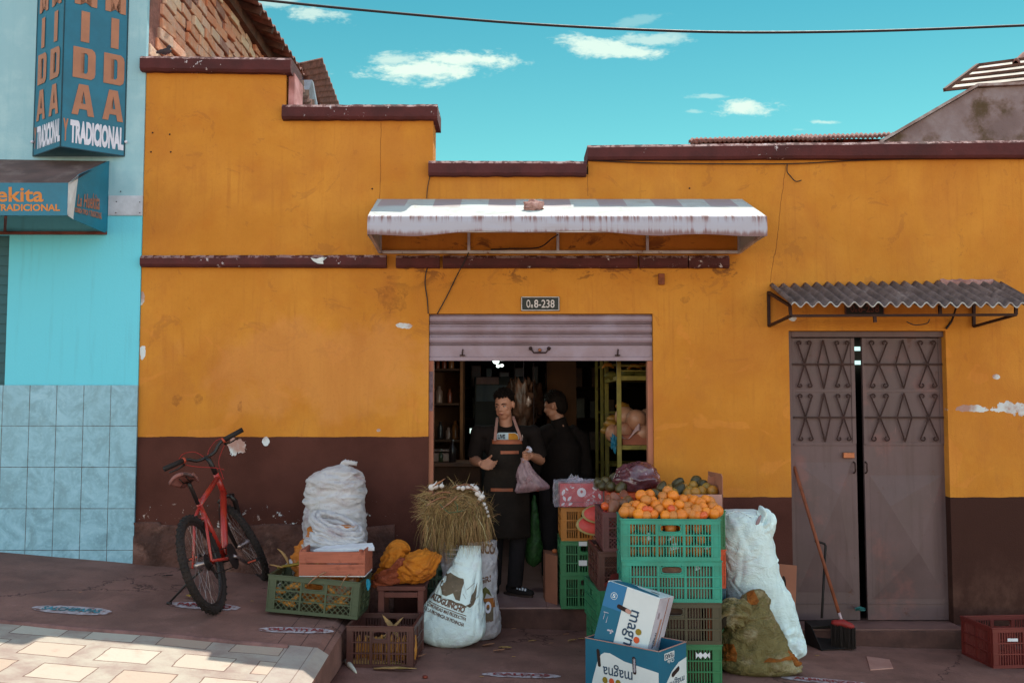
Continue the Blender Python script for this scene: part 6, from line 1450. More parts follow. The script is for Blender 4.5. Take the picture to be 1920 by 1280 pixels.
for k in range(14): 
    a = 2 * math.pi * k / 14; mb.tube([(-1.225 + .02 * math.cos(a), -.37 + .02 * math.sin(a), 1.238), (-1.24 + .08 * math.cos(a), -.365 + .08 * math.sin(a), 1.215), (-1.255 + .14 * math.cos(a), -.36 + .12 * math.sin(a), 1.18)], [.008, .010, .003], 6)
mb.build('knot', M_SW, t1, smooth=True)
# lumpy sack lying lower left
t1b, _, _ = sackthing('produce_sack', 'lumpy pale sack slumping down at the left behind the pine box', [(-1.60, -.60, zb0 - .0, .02, .02), (-1.57, -.60, zb0 + .03, .10, .09), (-1.50, -.58, zb0 + .13, .10, .10), (-1.44, -.56, zb0 + .24, .11, .10), (-1.38, -.55, zb0 + .33, .09, .09), (-1.36, -.55, zb0 + .39, .03, .03)], M_SW, wr=.035, fz=8, fh=8, seed=6, n=80, m=80, cre=(40, (.6, .6), (.03, .08), (.005, .012), .008))
# open sack with rolled rim
t2, _, _ = sackthing('produce_sack', 'open white and orange sack with a rolled down rim beside the pine box', [(-1.26, -.66, zb0 + .0, .15, .12), (-1.27, -.66, zb0 + .12, .235, .16), (-1.28, -.66, .60, .23, .15), (-1.27, -.65, .70, .20, .14), (-1.25, -.64, .78, .165, .12), (-1.23, -.64, .84, .15, .11)], M_SY, wr=.03, fz=6, fh=5, seed=3, n=90, m=90, cre=(70, (.2, .5), (.04, .12), (.005, .014), .009, 1))
mb = MB()
for k in range(7):
    rx, ry, dz = .178 - .013 * k, .125 - .010 * k, .02 * math.sin(k * 1.9) + (.010 * k if k < 4 else .040 - .02 * (k - 3)); pts = []
    for i in range(44):
        a = 2 * math.pi * i / 44; x = -1.215 + rx * math.cos(a); y = -.66 + ry * math.sin(a)
        z = .825 + dz - .33 * (x + 1.215) + .30 * (y + .66) + .012 * noise.noise(Vector((math.cos(a) * 2, math.sin(a) * 2, k * 1.7)))
        pts.append((x, y, z))
    mb.tube(pts, [.0185 + .007 * noise.noise(Vector((i * .35, k * 3.3, 0))) for i in range(44)], 9, closed=True)
mb.build('rolled_rim', M_SW, t2, smooth=True)
mb = MB(); rr_ = random.Random(8)
for k in range(9): mb.sph((-1.215 + rr_.uniform(-.09, .09), -.66 + rr_.uniform(-.05, .05), .80 + rr_.uniform(-.01, .02)), (.045, .03, .02), 10, 6, Matrix.Rotation(rr_.uniform(0, 3), 3, 'Z'), ns=.6, seed=k)
mb.build('inner_cloth', mat('inner_cloth', (.20, .15, .16), .9, .3, 12, .5, 40), t2, smooth=True)
mb = sackmesh([(-1.255, -.70, .62, .20, .125), (-1.245, -.70, .69, .21, .135), (-1.235, -.685, .76, .195, .135), (-1.225, -.67, .82, .17, .12)], n=110, m=50, wr=.022, fz=12, fh=4, seed=9, cre=(60, (.0, .3), (.05, .15), (.004, .009), .008, 1)); mb.v = [(x + .03, y, z - .28 * (x + 1.22) - .03) for x, y, z in mb.v]; mb.build('folded_cloth', M_SW, t2, smooth=True)
# blue strip hanging at the crate corner
o = leafmb(MB(), (0, 0, 0), (.03, -.02, -1), .075, .04, .05).build('plastic_strip', mat('cyan_plastic', (.01, .26, .42), .4), smooth=True); o.location = P(688, 1085, -1.12); tag(o, 'bright blue plastic strip hanging at the right end of the green crate', 'plastic')
# yellow bundle on the stool
def pathloft(keys, n=90, m=80, wr=.03, f=9, seed=0, open_end=False):
    """keys: x,y,z,r ; ring around the path"""
    mb = MB(); vs = []; sd = Vector((seed * 5.1, 0, seed)); NO = []; UU = []; ZZ = []; arc = 0
    C_ = [cr(keys, j / m) for j in range(m + 1)]
    for j in range(m + 1):
        p = Vector(C_[j][:3]); d = Vector(C_[min(j + 1, m)][:3]) - Vector(C_[max(j - 1, 0)][:3]); d.normalize()
        if j: arc += (p - Vector(C_[j - 1][:3])).length
        a = d.cross(Vector((0, 1, 0))).normalized(); b_ = d.cross(a).normalized(); r = max(.003, C_[j][3])
        for i in range(n):
            an = 2 * math.pi * i / n; o = a * math.cos(an) + b_ * math.sin(an); q = p + o * r
            q += o * (wr * .8 * noise.noise(q * f + sd) + wr * .3 * noise.noise(q * f * 2.2 + sd)); vs.append(q); NO.append(o); UU.append((an - math.pi) * r); ZZ.append(arc)
    cs = make_creases(int(26 + arc * 130), 0, arc, max(abs(q) for q in UU), (1.35, .35), (.05, .16), (.005, .014), min(.011, wr * .7), seed + 3); DD = crease_disp(UU, ZZ, cs)
    vs = [v + o * float(x) for v, o, x in zip(vs, NO, DD)]
    fs = [(j * n + i, j * n + (i + 1) % n, (j + 1) * n + (i + 1) % n, (j + 1) * n + i) for j in range(m) for i in range(n)]
    fs.append(tuple(range(n - 1, -1, -1)))
    if not open_end: fs.append(tuple(m * n + i for i in range(n)))
    return mb.add(vs, fs)
zs_ = zt_ + .003
yb = thing('cloth_bundle', 'saffron yellow cloth sack bundled on the low brown stool', 'sack', (-.8, -.64, zs_))
K = lambda px, py, Y, r: (*P(px, py, Y), r)
b_1 = pathloft([K(694, 1092, -.66, .012), K(712, 1080, -.66, .045), K(742, 1070, -.66, .082), K(775, 1066, -.66, .090), K(798, 1064, -.66, .072), K(812, 1058, -.66, .04)], seed=2, wr=.018, f=4)
b_1.v = [(x, y, max(z, zs_)) for x, y, z in b_1.v]; b_1.build('bag_body', M_YB, yb, smooth=True)
b_2 = pathloft([K(738, 1076, -.73, .030), K(762, 1069, -.74, .065), K(786, 1060, -.75, .088), K(804, 1053, -.75, .080), K(818, 1047, -.75, .045), K(829, 1043, -.74, .008)], seed=5, wr=.014, f=4)
b_2.v = [(x, y, max(z, zs_ + .002)) for x, y, z in b_2.v]; b_2.build('folded_flap', M_YB, yb, smooth=True)
b_3 = pathloft([K(735, 1066, -.70, .07), K(738, 1052, -.69, .068), K(743, 1040, -.68, .062), K(747, 1033, -.67, .068), K(748, 1037, -.67, .050), K(746, 1052, -.68, .035)], seed=8, wr=.014, f=5); b_3.build('folded_flap', M_YB, yb, smooth=True)
b_4 = pathloft([K(696, 1095, -.70, .010), K(712, 1087, -.72, .028), K(728, 1076, -.755, .032), K(742, 1066, -.765, .028), K(752, 1058, -.765, .024), K(762, 1050, -.76, .012)], seed=4, wr=.012, f=12); b_4.build('rust_cloth', M_PKB, yb, smooth=True)
b_5 = pathloft([K(702, 1097, -.74, .012), K(718, 1090, -.76, .022), K(735, 1089, -.765, .020), K(748, 1088, -.75, .008)], seed=7, wr=.010, f=12); b_5.build('rust_cloth', M_PKB, yb, smooth=True)

# printed upright sack holding the straw bundle
zc_ = zl(-.35)
t3, mb3, _ = sackthing('feed_sack', 'upright printed feed sack carrying the big bundle of dried herbs', [(-.29, -.36, zc_, .17, .12), (-.29, -.36, zc_ + .05, .205, .14), (-.30, -.36, .25, .20, .14), (-.305, -.36, .45, .195, .14), (-.315, -.36, .62, .20, .14), (-.325, -.36, .70, .21, .14)], M_SP2, wr=.018, fz=5, fh=6, seed=12, n=120, m=120, fine=.004, cre=(60, (1.2, .6), (.04, .12), (.005, .014), .008))
B3 = bvh_of(mb3); dn = (0, 1, 0); cf = (B3, dn)
def fq4(px0, py0, px1, py1, Y, sk=0): return [P(px0, py1, Y), P(px1, py1 + sk, Y), P(px1, py0 + sk, Y), P(px0, py0, Y)]
text('CICLO', fq4(878, 1128, 921, 1150, -.5), M_SIGNW, t3, bold=.05, conform=cf, off=.006)
uv, fs = poly2d([(0, 0), (1, 0), (1, 1), (.3, 1), (.2, .7), (0, .65)], 3); shape2quad(uv, fs, fq4(882, 1122, 925, 1165, -.5), M_PRT, t3, 'print', .003, cf)
uv, fs = poly2d([(0, .1), (.15, .7), (.5, 1), (.8, .7), (1, .2), (.6, .5), (.4, .0)], 3); shape2quad(uv, fs, fq4(898, 1100, 922, 1124, -.5), mat('print_leaf', (.10, .13, .04), .8), t3, 'print', .004, cf)
uv, fs = poly2d([(0, 0), (1, 0), (1, 1), (0, 1)], 3); shape2quad(uv, fs, fq4(903, 1122, 928, 1140, -.5), mat('print_amber', (.36, .17, .04), .8), t3, 'print', .0036, cf)
text('RICO', fq4(897, 1016, 928, 1036, -.5, 6), M_PRB, t3, bold=.04, conform=cf, off=.004); text('AGRI', fq4(890, 1085, 920, 1097, -.5, -6), M_PRB, t3, bold=.04, conform=cf, off=.004); text('industria', fq4(900, 1162, 922, 1169, -.5, -3), M_PRB, t3, bold=.02, conform=cf, off=.004)
uv, fs = poly2d([(0, .9), (.9, 1), (1, .05), (.45, .0), (.1, .3)], 3)
shape2quad(uv, fs, fq4(832, 1008, 860, 1050, -.5), mat('print_teal', (.20, .30, .29), .8, .3, 30), t3, 'print', .003, cf)
for k in range(5): shape2quad(*poly2d([(0, 0), (1, .2), (1, 1), (0, .8)], 2), fq4(834, 1013 + k * 8, 858, 1016 + k * 8, -.5), M_SIGNW, t3, 'print', .0045, cf)
# leaning second feed sack with the cow print
t4, mb4, _ = sackthing('feed_sack', 'slumped white feed sack with a printed cow leaning on the upright one', [(-.42, -.62, zc_ - .01, .06, .06), (-.425, -.62, zc_ + .025, .17, .11), (-.425, -.615, zc_ + .09, .24, .13), (-.41, -.60, .22, .225, .125), (-.385, -.58, .34, .180, .10), (-.345, -.56, .46, .135, .07), (-.31, -.54, .58, .098, .04), (-.295, -.525, .66, .080, .02), (-.29, -.52, .685, .075, .006)], M_SP3, wr=.014, fz=3.0, fh=4.5, seed=21, fine=.003, n=140, m=150, sq=2.8, cre=(75, (1.5, .5), (.04, .15), (.006, .018), .0085))
B4 = bvh_of(mb4); cf4 = (B4, dn)
# text quads slope down to the right as the sack leans
def slq(px0, py0, px1, py1, h): return [P(px0, py0 + h, -.8), P(px1, py1 + h, -.8), P(px1 + h * .4, py1, -.8), P(px0 + h * .4, py0, -.8)]
text('ALOGUINCHO', slq(803, 1119, 868, 1143, 11), M_PRB, t4, bold=.05, conform=cf4, off=.004)
text('COMUNIDAD MAS PRODUCTIVA', slq(796, 1135, 872, 1162, 6), M_PRB, t4, bold=.03, conform=cf4, off=.004); text('DE LA PROVINCIA DE PICHINCHA', slq(791, 1143, 868, 1172, 6), M_PRB, t4, bold=.03, conform=cf4, off=.004)
shape2quad(*poly2d([(0, 0), (1, 0), (1, 1), (0, 1)], 4), slq(796, 1132, 873, 1158, 1.3), M_PRB, t4, 'print', .004, cf4)
cow = [(0, .50), (.0, .30), (.06, .26), (.14, .48), (.20, .42), (.20, .0), (.25, .0), (.28, .36), (.31, .0), (.36, .0), (.37, .40), (.50, .30), (.60, .22), (.66, .38), (.74, .40), (.75, .0), (.80, .0), (.83, .38), (.87, .0), (.92, .0), (.93, .55), (.98, .80), (.93, .96), (.70, .94), (.45, .96), (.28, 1.0), (.16, .88), (.08, .92), (.05, .74)]
cow = [(1 - x, y) for x, y in reversed(cow)]; cow = [(1 - x, y) for x, y in reversed(cow)]
shape2quad(*poly2d(cow, 2), [P(817, 1118, -.8), P(864, 1133, -.8), P(870, 1092, -.8), P(830, 1078, -.8)], M_PRT, t4, 'print', .004, cf4)
shape2quad(*poly2d([(0, .3), (.2, .7), (.35, .45), (.55, .75), (.7, .5), (.85, .8), (1, .5), (1, 0), (0, 0)], 2), slq(806, 1116, 873, 1139, 5), M_PRT, t4, 'print', .0032, cf4)
for a, c_ in (((864, 1090), (873, 1120)), ((873, 1112), (888, 1100)), ((866, 1118), (872, 1128))):
    shape2quad(*poly2d([(0, 0), (1, 0), (1, 1), (0, 1)], 3), [P(a[0], a[1] + 1, -.8), P(c_[0], c_[1] + 1, -.8), P(c_[0], c_[1], -.8), P(a[0], a[1], -.8)], M_PRB, t4, 'print', .004, cf4)
shape2quad(*poly2d([(0, .0), (.35, .1), (.5, .5), (.7, .6), (1, 1), (.9, .3), (.7, .05), (.4, -.1)], 2), [P(872, 1140, -.8), P(893, 1142, -.8), P(893, 1100, -.8), P(872, 1106, -.8)], M_PRT, t4, 'print', .004, cf4)

# big bundle of dried herbs / onion tops
hb = thing('herb_bundle', 'large bundle of dried straw coloured herbs with garlic bulbs on the feed sack', 'herbs', (-.40, -.42, .70))
hc = P(858, 955, -.44); rs_ = random.Random(17)
core = MB(); core.sph(hc + Vector((0, .02, 0)), (.212, .14, .140), 36, 24, ns=.5, nf=9); core.sph(hc + Vector((.02, .03, -.14)), (.20, .13, .12), 30, 20, ns=.6, nf=9)
core.build('core', mat('straw_core', (.10, .07, .025), .95, .4, 14, 1, 40, bd=.02), hb, smooth=True)
m = bpy.data.materials.new('straw'); m.use_nodes = True; t = NT(m.node_tree); b = t.node('ShaderNodeBsdfPrincipled'); o = t.node('ShaderNodeOutputMaterial'); t.l.new(b.outputs[0], o.inputs[0])
geo = t.node('ShaderNodeNewGeometry'); rr = t.node('ShaderNodeValToRGB'); t.l.new(geo.outputs['Random Per Island'], rr.inputs[0]); e = rr.color_ramp.elements
e[0].color = (.07, .05, .02, 1); e[1].position = 1; e[1].color = (.60, .56, .34, 1)
for pos, c_ in ((.25, (.15, .11, .035, 1)), (.5, (.25, .22, .08, 1)), (.7, (.38, .34, .14, 1)), (.85, (.44, .30, .17, 1)), (.93, (.24, .28, .08, 1))): q = e.new(pos); q.color = c_
t.put(b.inputs['Base Color'], rr.outputs[0]); b.inputs['Roughness'].default_value = .8; M_STRAW = m
mb = MB()
def strand(p, d, L, w, grav, n=5):
    p = Vector(p); d = Vector(d).normalized(); pts = [p.copy()]
    for k in range(n):
        d = (d + Vector((rs_.gauss(0, .16), rs_.gauss(0, .10), -grav + rs_.gauss(0, .12)))).normalized(); p = p + d * L / n
        # keep outside the core
        e_ = Vector(((p.x - hc.x) / .22, (p.y - hc.y - .02) / .17, (p.z - hc.z) / .15))
        if e_.length < 1.0: e_.normalize(); p = Vector((hc.x + e_.x * .22, hc.y + .02 + e_.y * .17, hc.z + e_.z * .15))
        pts.append(p.copy())
    mb.tube(pts, [w * (1 - .75 * k / n) for k in range(n + 1)], 3, caps=False)
for k in range(5200):
    dirn = Vector((rs_.gauss(0, 1), -abs(rs_.gauss(0, 1)), rs_.gauss(.25, .9))).normalized()
    lump = 1 + .16 * noise.noise(Vector((dirn.x * 3, dirn.y * 3, dirn.z * 3)))
    p = Vector((hc.x + dirn.x * .215 * lump, hc.y + .02 + dirn.y * .16 * lump, hc.z + dirn.z * .145 * lump))
    fl2 = noise.noise(Vector((p.x * 6, p.z * 6, 4.0))) * 2.2 + rs_.gauss(0, 1.0)
    side = -1 if rs_.random() < .6 else 1
    tang = Vector((math.cos(fl2) * side * .9, 0, math.sin(fl2) * .7 - .35)); tang -= dirn * tang.dot(dirn) * .93
    strand(p, tang, rs_.uniform(.04, .15), rs_.uniform(.0011, .0030), rs_.uniform(.02, .36))
for k in range(1100):   # hanging skirt, longer at the left
    x = hc.x + rs_.uniform(-.22, .23); lft = x < hc.x - .02; y = hc.y + rs_.uniform(-.17, -.02)
    strand((x, y, hc.z - rs_.uniform(.02, .12)), (rs_.gauss(-.05 if lft else .1, .2), -.1, -1), rs_.uniform(.10, .30) if lft else rs_.uniform(.06, .22), rs_.uniform(.0010, .0022), .25, 6)
for k in range(200):   # ragged tufts at the far left
    q = P(800 + rs_.uniform(-5, 12), 935 + rs_.uniform(-16, 40), -.45 + rs_.uniform(-.05, .08)); strand(q, (-1, rs_.gauss(0, .3), rs_.gauss(-.1, .5)), rs_.uniform(.05, .13), rs_.uniform(.0010, .002), .12)
for k in range(60):
    q = P(835 + rs_.uniform(-40, 60), 915 + rs_.uniform(-6, 6), -.44 + rs_.uniform(-.08, .08)); strand(q, (rs_.gauss(0, .8), rs_.gauss(0, .3), .6), rs_.uniform(.04, .10), rs_.uniform(.0012, .003), .2)
for px, py, dx, dz, L in ((900, 955, 1, .1, .12), (905, 1000, 1, -1, .12), (915, 985, .9, -.3, .10), (918, 1020, .8, -.5, .12), (800, 985, -.6, -.9, .10)): strand(P(px, py, -.5), (dx, -.1, dz), L, .0016, .03)
mb.build('strands', M_STRAW, hb, kind='stuff', fixn=False)
mb = MB()
for (px, py, dx, dz, L, w, c) in ((812, 913, 1, .55, .11, .035, .1), (850, 915, .8, .5, .13, .03, -.5), (868, 908, 1, .2, .08, .022, -.6), (845, 925, -.9, .3, .14, .03, -.5), (838, 932, -1, -.1, .16, .028, -.3), (858, 930, -.7, -.8, .15, .03, .2), (872, 917, 1, .1, .1, .02, -.3)):
    leafmb(mb, P(px, py, -.60), (dx, -.25, dz), L, w, c)
mb.build('dry_leaves', F_HUSKD, hb, smooth=True)
mb = MB(); mb.tube([P(824, 944, -.62), P(834, 955, -.64), P(842, 961, -.64), P(858, 959, -.635), P(868, 957, -.63)], .0022, 5); mb.tube([P(852, 940, -.63), P(858, 948, -.635), P(857, 960, -.635)], .002, 5); mb.build('green_twine', mat('green_twine', (.03, .15, .09), .7), hb)
F_GAR = mat('garlic', (.60, .52, .50), .6, .15, 14, .3, 60)
for k, (px, py, r) in enumerate(((809, 916, .022), (816, 914, .024), (828, 914, .018), (860, 917, .016), (868, 918, .018), (877, 916, .018), (884, 914, .017), (892, 919, .023), (896, 928, .022), (903, 934, .024), (900, 938, .016), (908, 948, .014), (911, 955, .012), (914, 962, .011), (916, 970, .010))):
    mb = MB(); mb.sph((0, 0, 0), (r, r, r * .85), 16, 10, ns=.3, nf=10, seed=k); mb.tube([(0, 0, r * .6), (.003, 0, r * 1.2), (.006, 0, r * 1.7)], [r * .35, r * .2, r * .1], 7)
    o = mb.build('garlic_bulb', F_GAR, smooth=True); o.location = P(px, py - 3, -.52); o.rotation_euler = (rs_.uniform(-1, 1), rs_.uniform(-1, 1), 0); tag(o, 'white garlic bulb tucked along the top of the dried herb bundle', 'garlic', 'garlic bulbs on the herb bundle')

# big white sack at the right
zr = zl(1.9)
t5, mb5, _ = sackthing('white_sack', 'tall bright white woven sack leaning right of the crates', [(1.80, -.62, zr, .18, .11), (1.79, -.62, zr + .06, .235, .14), (1.745, -.62, .18, .245, .15), (1.70, -.63, .36, .215, .15), (1.66, -.64, .52, .185, .145), (1.635, -.65, .68, .175, .14), (1.625, -.65, .80, .172, .135), (1.62, -.65, .87, .165, .12), (1.60, -.65, .915, .145, .09), (1.585, -.65, .94, .12, .05), (1.575, -.65, .95, .10, .015)], M_SP, wr=.014, fz=3.0, fh=4.0, seed=31, fine=.003, n=150, m=200, sq=2.3, cre=(110, (1.35, .55), (.05, .17), (.006, .018), .0085))
mb = MB()
mb.add(*(lambda b_: (b_.v, b_.f))(pathloft([K(1452, 1140, -.66, .10), K(1462, 1170, -.68, .075), K(1472, 1195, -.68, .045), K(1480, 1212, -.68, .022), K(1490, 1219, -.68, .004)], seed=3, wr=.010, f=8)))
mb.build('lower_corner', M_SP, t5, smooth=True)
# folded mouth at the top right
mb = MB(); pm = [K(1418, 962, -.72, .006), K(1428, 963, -.72, .03), K(1436, 975, -.71, .052), K(1434, 995, -.70, .06), K(1424, 1010, -.69, .05), K(1405, 1020, -.69, .02)]
a_ = pathloft(pm, seed=9, wr=.010, f=8); a_.build('folded_mouth', M_SP, t5, smooth=True)
MB().sph(P(1422, 976, -.775), (.012, .004, .042), 16, 12, Matrix.Rotation(.45, 3, 'Y'), ns=.3).build('mouth_opening', mat('sack_inside', (.34, .28, .32), .8, .2, 9), t5, smooth=True)
mb = MB(); mb.tube([P(1360 + 12 * k, 957 + (8 - 5 * k) * (k < 2) + 6 * max(0, k - 2), -.79) for k in range(5)], .004, 5); mb.build('stitched_edge', M_SP, t5)
# olive sack
zo = zl(1.55)
t6, mb6, _ = sackthing('olive_sack', 'short slumped olive green sack with amber patches before the white sack', [(1.62, -1.04, zo, .22, .13), (1.615, -1.04, zo + .03, .255, .155), (1.585, -1.03, zo + .12, .235, .16), (1.555, -1.02, .18, .20, .15), (1.545, -1.01, .28, .165, .125), (1.555, -1.0, .345, .125, .10), (1.585, -1.0, .41, .085, .06), (1.60, -1.0, .45, .050, .03), (1.605, -1.0, .465, .025, .01)], M_OLV, wr=.024, fz=4.5, fh=5, seed=41, fine=.005, n=150, m=150, sq=2.3, cre=(110, (.75, .7), (.04, .15), (.005, .016), .0105))
b_ = pathloft([K(1400, 1150, -1.09, .06), K(1382, 1148, -1.11, .085), K(1364, 1152, -1.12, .085), K(1352, 1164, -1.12, .080), K(1349, 1172, -1.12, .03)], seed=13, wr=.022, f=10, n=70); b_.build('sack_mouth', M_OLV, t6, smooth=True)
MB().sph(P(1356, 1166, -1.20), (.020, .012, .045), 16, 12, Matrix.Rotation(.3, 3, 'Y'), ns=.6).build('mouth_opening', mat('olive_inside', (.025, .022, .012), .9), t6, smooth=True)
B6 = bvh_of(mb6); cf6 = (B6, dn)
shape2quad(*poly2d([(.1, 0), (.75, .1), (1, .35), (.7, .95), (.45, 1), (.2, .6)], 4), [P(1414, 1146, -1.3), P(1441, 1150, -1.3), P(1440, 1118, -1.3), P(1416, 1118, -1.3)], M_OLO, t6, 'amber_patch', .005, cf6)
shape2quad(*poly2d([(.1, 0), (.9, .05), (1, .5), (.75, 1), (.1, .9), (0, .4)], 4), [P(1366, 1251, -1.3), P(1392, 1252, -1.3), P(1390, 1216, -1.3), P(1370, 1218, -1.3)], M_OLO, t6, 'amber_patch', .005, cf6)
shape2quad(*poly2d([(.0, 0), (.5, .1), (1, 0), (.9, .5), (.5, .4), (.2, .6)], 4), [P(1440, 1250, -1.3), P(1500, 1248, -1.3), P(1500, 1232, -1.3), P(1440, 1236, -1.3)], M_OLO, t6, 'amber_patch', .005, cf6)
b_ = pathloft([K(1470, 1228, -1.10, .045), K(1485, 1238, -1.12, .028), K(1496, 1242, -1.12, .014), K(1503, 1243, -1.12, .004)], seed=17, wr=.006, f=12, n=50); b_.build('amber_corner', M_OLO, t6, smooth=True)

# ================================================================== BROOM AND DUSTPAN
br = thing('broom', 'push broom with a wooden stick and red head leaning on the metal door', 'broom', G(1580, 1200))
h0, h1 = P(1489, 874, .05), P(1573, 1148, -.28)
MB().tube([h0, h0.lerp(h1, .5), h1], [.0125, .0125, .0125], 10).build('handle', mat('broom_stick', (.24, .095, .05), .7, .25, 8), br, smooth=True)
h2 = P(1580, 1166, -.30); MB().tube([h1, h1.lerp(h2, .5), h2], [.011, .009, .010], 10).build('ferrule', mat('ferrule', (.50, .36, .38), .5), br, smooth=True)
e0, e1 = P(1559, 1166, -.30), P(1602, 1175, -.36)
mb = MB(); mb.tube([e0, e0.lerp(e1, .15), e0.lerp(e1, .5) + Vector((0, 0, .012)), e0.lerp(e1, .85), e1], [.014, .024, .028, .024, .012], 12); mb.build('head', mat('broom_red', (.30, .035, .035), .5), br, smooth=True)
mb = MB(); rb_ = random.Random(2)
for k in range(620):
    f = rb_.random(); p = e0.lerp(e1, f) + Vector((rb_.gauss(0, .008), rb_.gauss(0, .012), -.005)); q = p + Vector((rb_.gauss(.004, .012), rb_.gauss(0, .02), -1)) * (p.z - zl(2.4) - .002) * rb_.uniform(.85, 1); mb.tube([p, p.lerp(q, .6) + Vector((rb_.gauss(0, .004), rb_.gauss(0, .004), 0)), q], .0017, 3, caps=False)
mb.build('bristles', mat('bristle_black', (.022, .018, .017), .8), br, fixn=False)
dp = thing('dustpan', 'black long handled dustpan standing behind the broom at the metal door', 'dustpan', G(1540, 1195))
mb = MB(); d0 = P(1541, 1158, -.26); d1 = P(1548, 1018, -.10); d2 = P(1529, 1014, -.12)
mb.tube([d0, d0.lerp(d1, .5), d1 + Vector((0, 0, -.02)), d1 + Vector((-.008, 0, -.003)), d1 + Vector((-.02, 0, 0)), d2], .0095, 8); mb.build('handle', M_BLACK, dp, smooth=True)
pc = G(1537, 1196, False); M_ = Matrix.Translation((pc.x, -.28, zl(2.3) + .004)) @ Matrix.Rotation(R(15), 4, 'Z')
mb = MB(); mb.grid(lambda u_, v_: M_ @ Vector((-.14 + .28 * u_, -.10 + .22 * v_, .004 + .05 * v_ * v_)), 8, 6, (0, 0, .004))
for sx_ in (-.14, .136): mb.prism([M_ @ Vector((sx_, -.10, .0)), M_ @ Vector((sx_, .12, .0)), M_ @ Vector((sx_, .12, .16)), M_ @ Vector((sx_, .03, .14))], M_.to_3x3() @ Vector((.004, 0, 0)))
mb.prism([M_ @ Vector((-.14, .12, 0)), M_ @ Vector((.14, .12, 0)), M_ @ Vector((.14, .12, .16)), M_ @ Vector((-.14, .12, .16))], M_.to_3x3() @ Vector((0, .004, 0)))
mb.prism([M_ @ Vector((-.14, .03, .14)), M_ @ Vector((.14, .03, .14)), M_ @ Vector((.14, .12, .162)), M_ @ Vector((-.14, .12, .162))], (0, 0, .004)); mb.build('pan', M_BLACK, dp)
o = MB().sph((0, 0, 0), (.035, .02, .012), 14, 8, ns=1.2, nf=12, seed=6).build('plastic_scrap', mat('teal_scrap', (.02, .16, .17), .5)); o.location = P(1612, 1141, .0); tag(o, 'crumpled teal plastic scrap on the sill under the metal door gap', 'plastic')

# ================================================================== BICYCLE
cp = G(408, 1149)
rotB = Matrix.Translation(cp + Vector((0, .0, .002))) @ Matrix.Rotation(R(-1.5), 4, 'Z') @ Matrix.Rotation(R(-19), 4, 'Y') @ Matrix.Rotation(R(.2), 4, 'X')
bk = thing('bicycle', 'worn red mountain bike on its kickstand by the maroon wall, wheel toward the street', 'bicycle', cp)
M_BRED = mat('bike_red', (.38, .032, .022), .34, .2, 9, .05, 40, col2=(.30, .14, .13), c2=(.60, .68), c2s=14, spec=.6); M_BBLK = mat('bike_black', (.018, .016, .017), .45, .2, 10, .05, 40, spec=.4); M_TYRE = mat('tyre', (.022, .020, .020), .85, .3, 12, .4, 60)
M_STEEL = mat('bike_steel', (.30, .28, .29), .3, .2, 12, 0, 40, metal=.8); M_SADD = mat('saddle_vinyl', (.23, .13, .13), .55, .25, 12, .2, 40, col2=(.05, .03, .03), c2=(.55, .62), c2s=10); M_ORR = mat('grip_ring', (.45, .09, .05), .5)
Rw = .325; RA = Vector((0, 0, Rw)); FA = Vector((0, 1.03, Rw)); HT = Vector((0, .79, .86)); HB_ = Vector((0, .835, .72)); BBk = Vector((0, .43, .29)); SC = Vector((0, .27, .70))
steer = R(34); ax = (HT - HB_).normalized(); SM = Matrix.Translation(HT) @ Matrix.Rotation(steer, 4, ax) @ Matrix.Translation(-HT)
def bb(mb, name, m, S_=None, par=None, smooth=True):
    M_ = rotB @ (S_ if S_ is not None else Matrix.Identity(4)); mb.v = [tuple(M_ @ Vector(v)) for v in mb.v]; return mb.build(name, m, par or bk, smooth=smooth)
def wheel(c_, S_=None, cass=False):
    mb = MB(); N = 64; pts = [c_ + Vector((0, (Rw - .026) * math.cos(2 * math.pi * k / N), (Rw - .026) * math.sin(2 * math.pi * k / N))) for k in range(N)]
    mb.tube(pts, .026, 12, closed=True)
    for k in range(72):
        a = 2 * math.pi * k / 72; d = Vector((0, math.cos(a), math.sin(a))); tg_ = Vector((0, -math.sin(a), math.cos(a)))
        for sx_ in ((-.017, .007) if k % 2 else (-.007, .017)):
            p = c_ + d * (Rw - .026) + Vector((sx_, 0, 0)) + d * math.sqrt(.026 ** 2 - sx_ ** 2) * .97; mb.bar(p - tg_ * .006, p + tg_ * .006, .011, .009, up=tuple(d))
    w = bb(mb, 'wheel', M_TYRE, S_)
    mb = MB(); mb.tube([c_ + Vector((0, (Rw - .056) * math.cos(2 * math.pi * k / N), (Rw - .056) * math.sin(2 * math.pi * k / N))) for k in range(N)], .0115, 8, closed=True); bb(mb, 'rim', M_BBLK, S_, w)
    mb = MB()
    for k in range(32):
        a = 2 * math.pi * k / 32; a2 = a + (.35 if k % 4 < 2 else -.35); sx_ = .03 if k % 2 else -.03
        mb.tube([c_ + Vector((sx_, .022 * math.cos(a2), .022 * math.sin(a2))), c_ + Vector((0, (Rw - .06) * math.cos(a), (Rw - .06) * math.sin(a)))], .0013, 4, caps=False)
    bb(mb, 'spokes', M_STEEL, S_, w)
    mb = MB(); mb.tube([c_ + Vector((-.055, 0, 0)), c_ + Vector((-.03, 0, 0)), c_ + Vector((0, 0, 0)), c_ + Vector((.03, 0, 0)), c_ + Vector((.055, 0, 0))], [.012, .026, .016, .026, .012], 14); bb(mb, 'hub', M_STEEL, S_, w)
    if cass:
        mb = MB()
        for k in range(6): mb.tube([c_ + Vector((.034 + .004 * k, 0, 0)), c_ + Vector((.0365 + .004 * k, 0, 0))], .055 - .006 * k, 20)
        bb(mb, 'cassette', M_BBLK, S_, w, False)
wheel(RA, cass=True); wheel(FA, SM)
mb = MB(); T = mb.tube
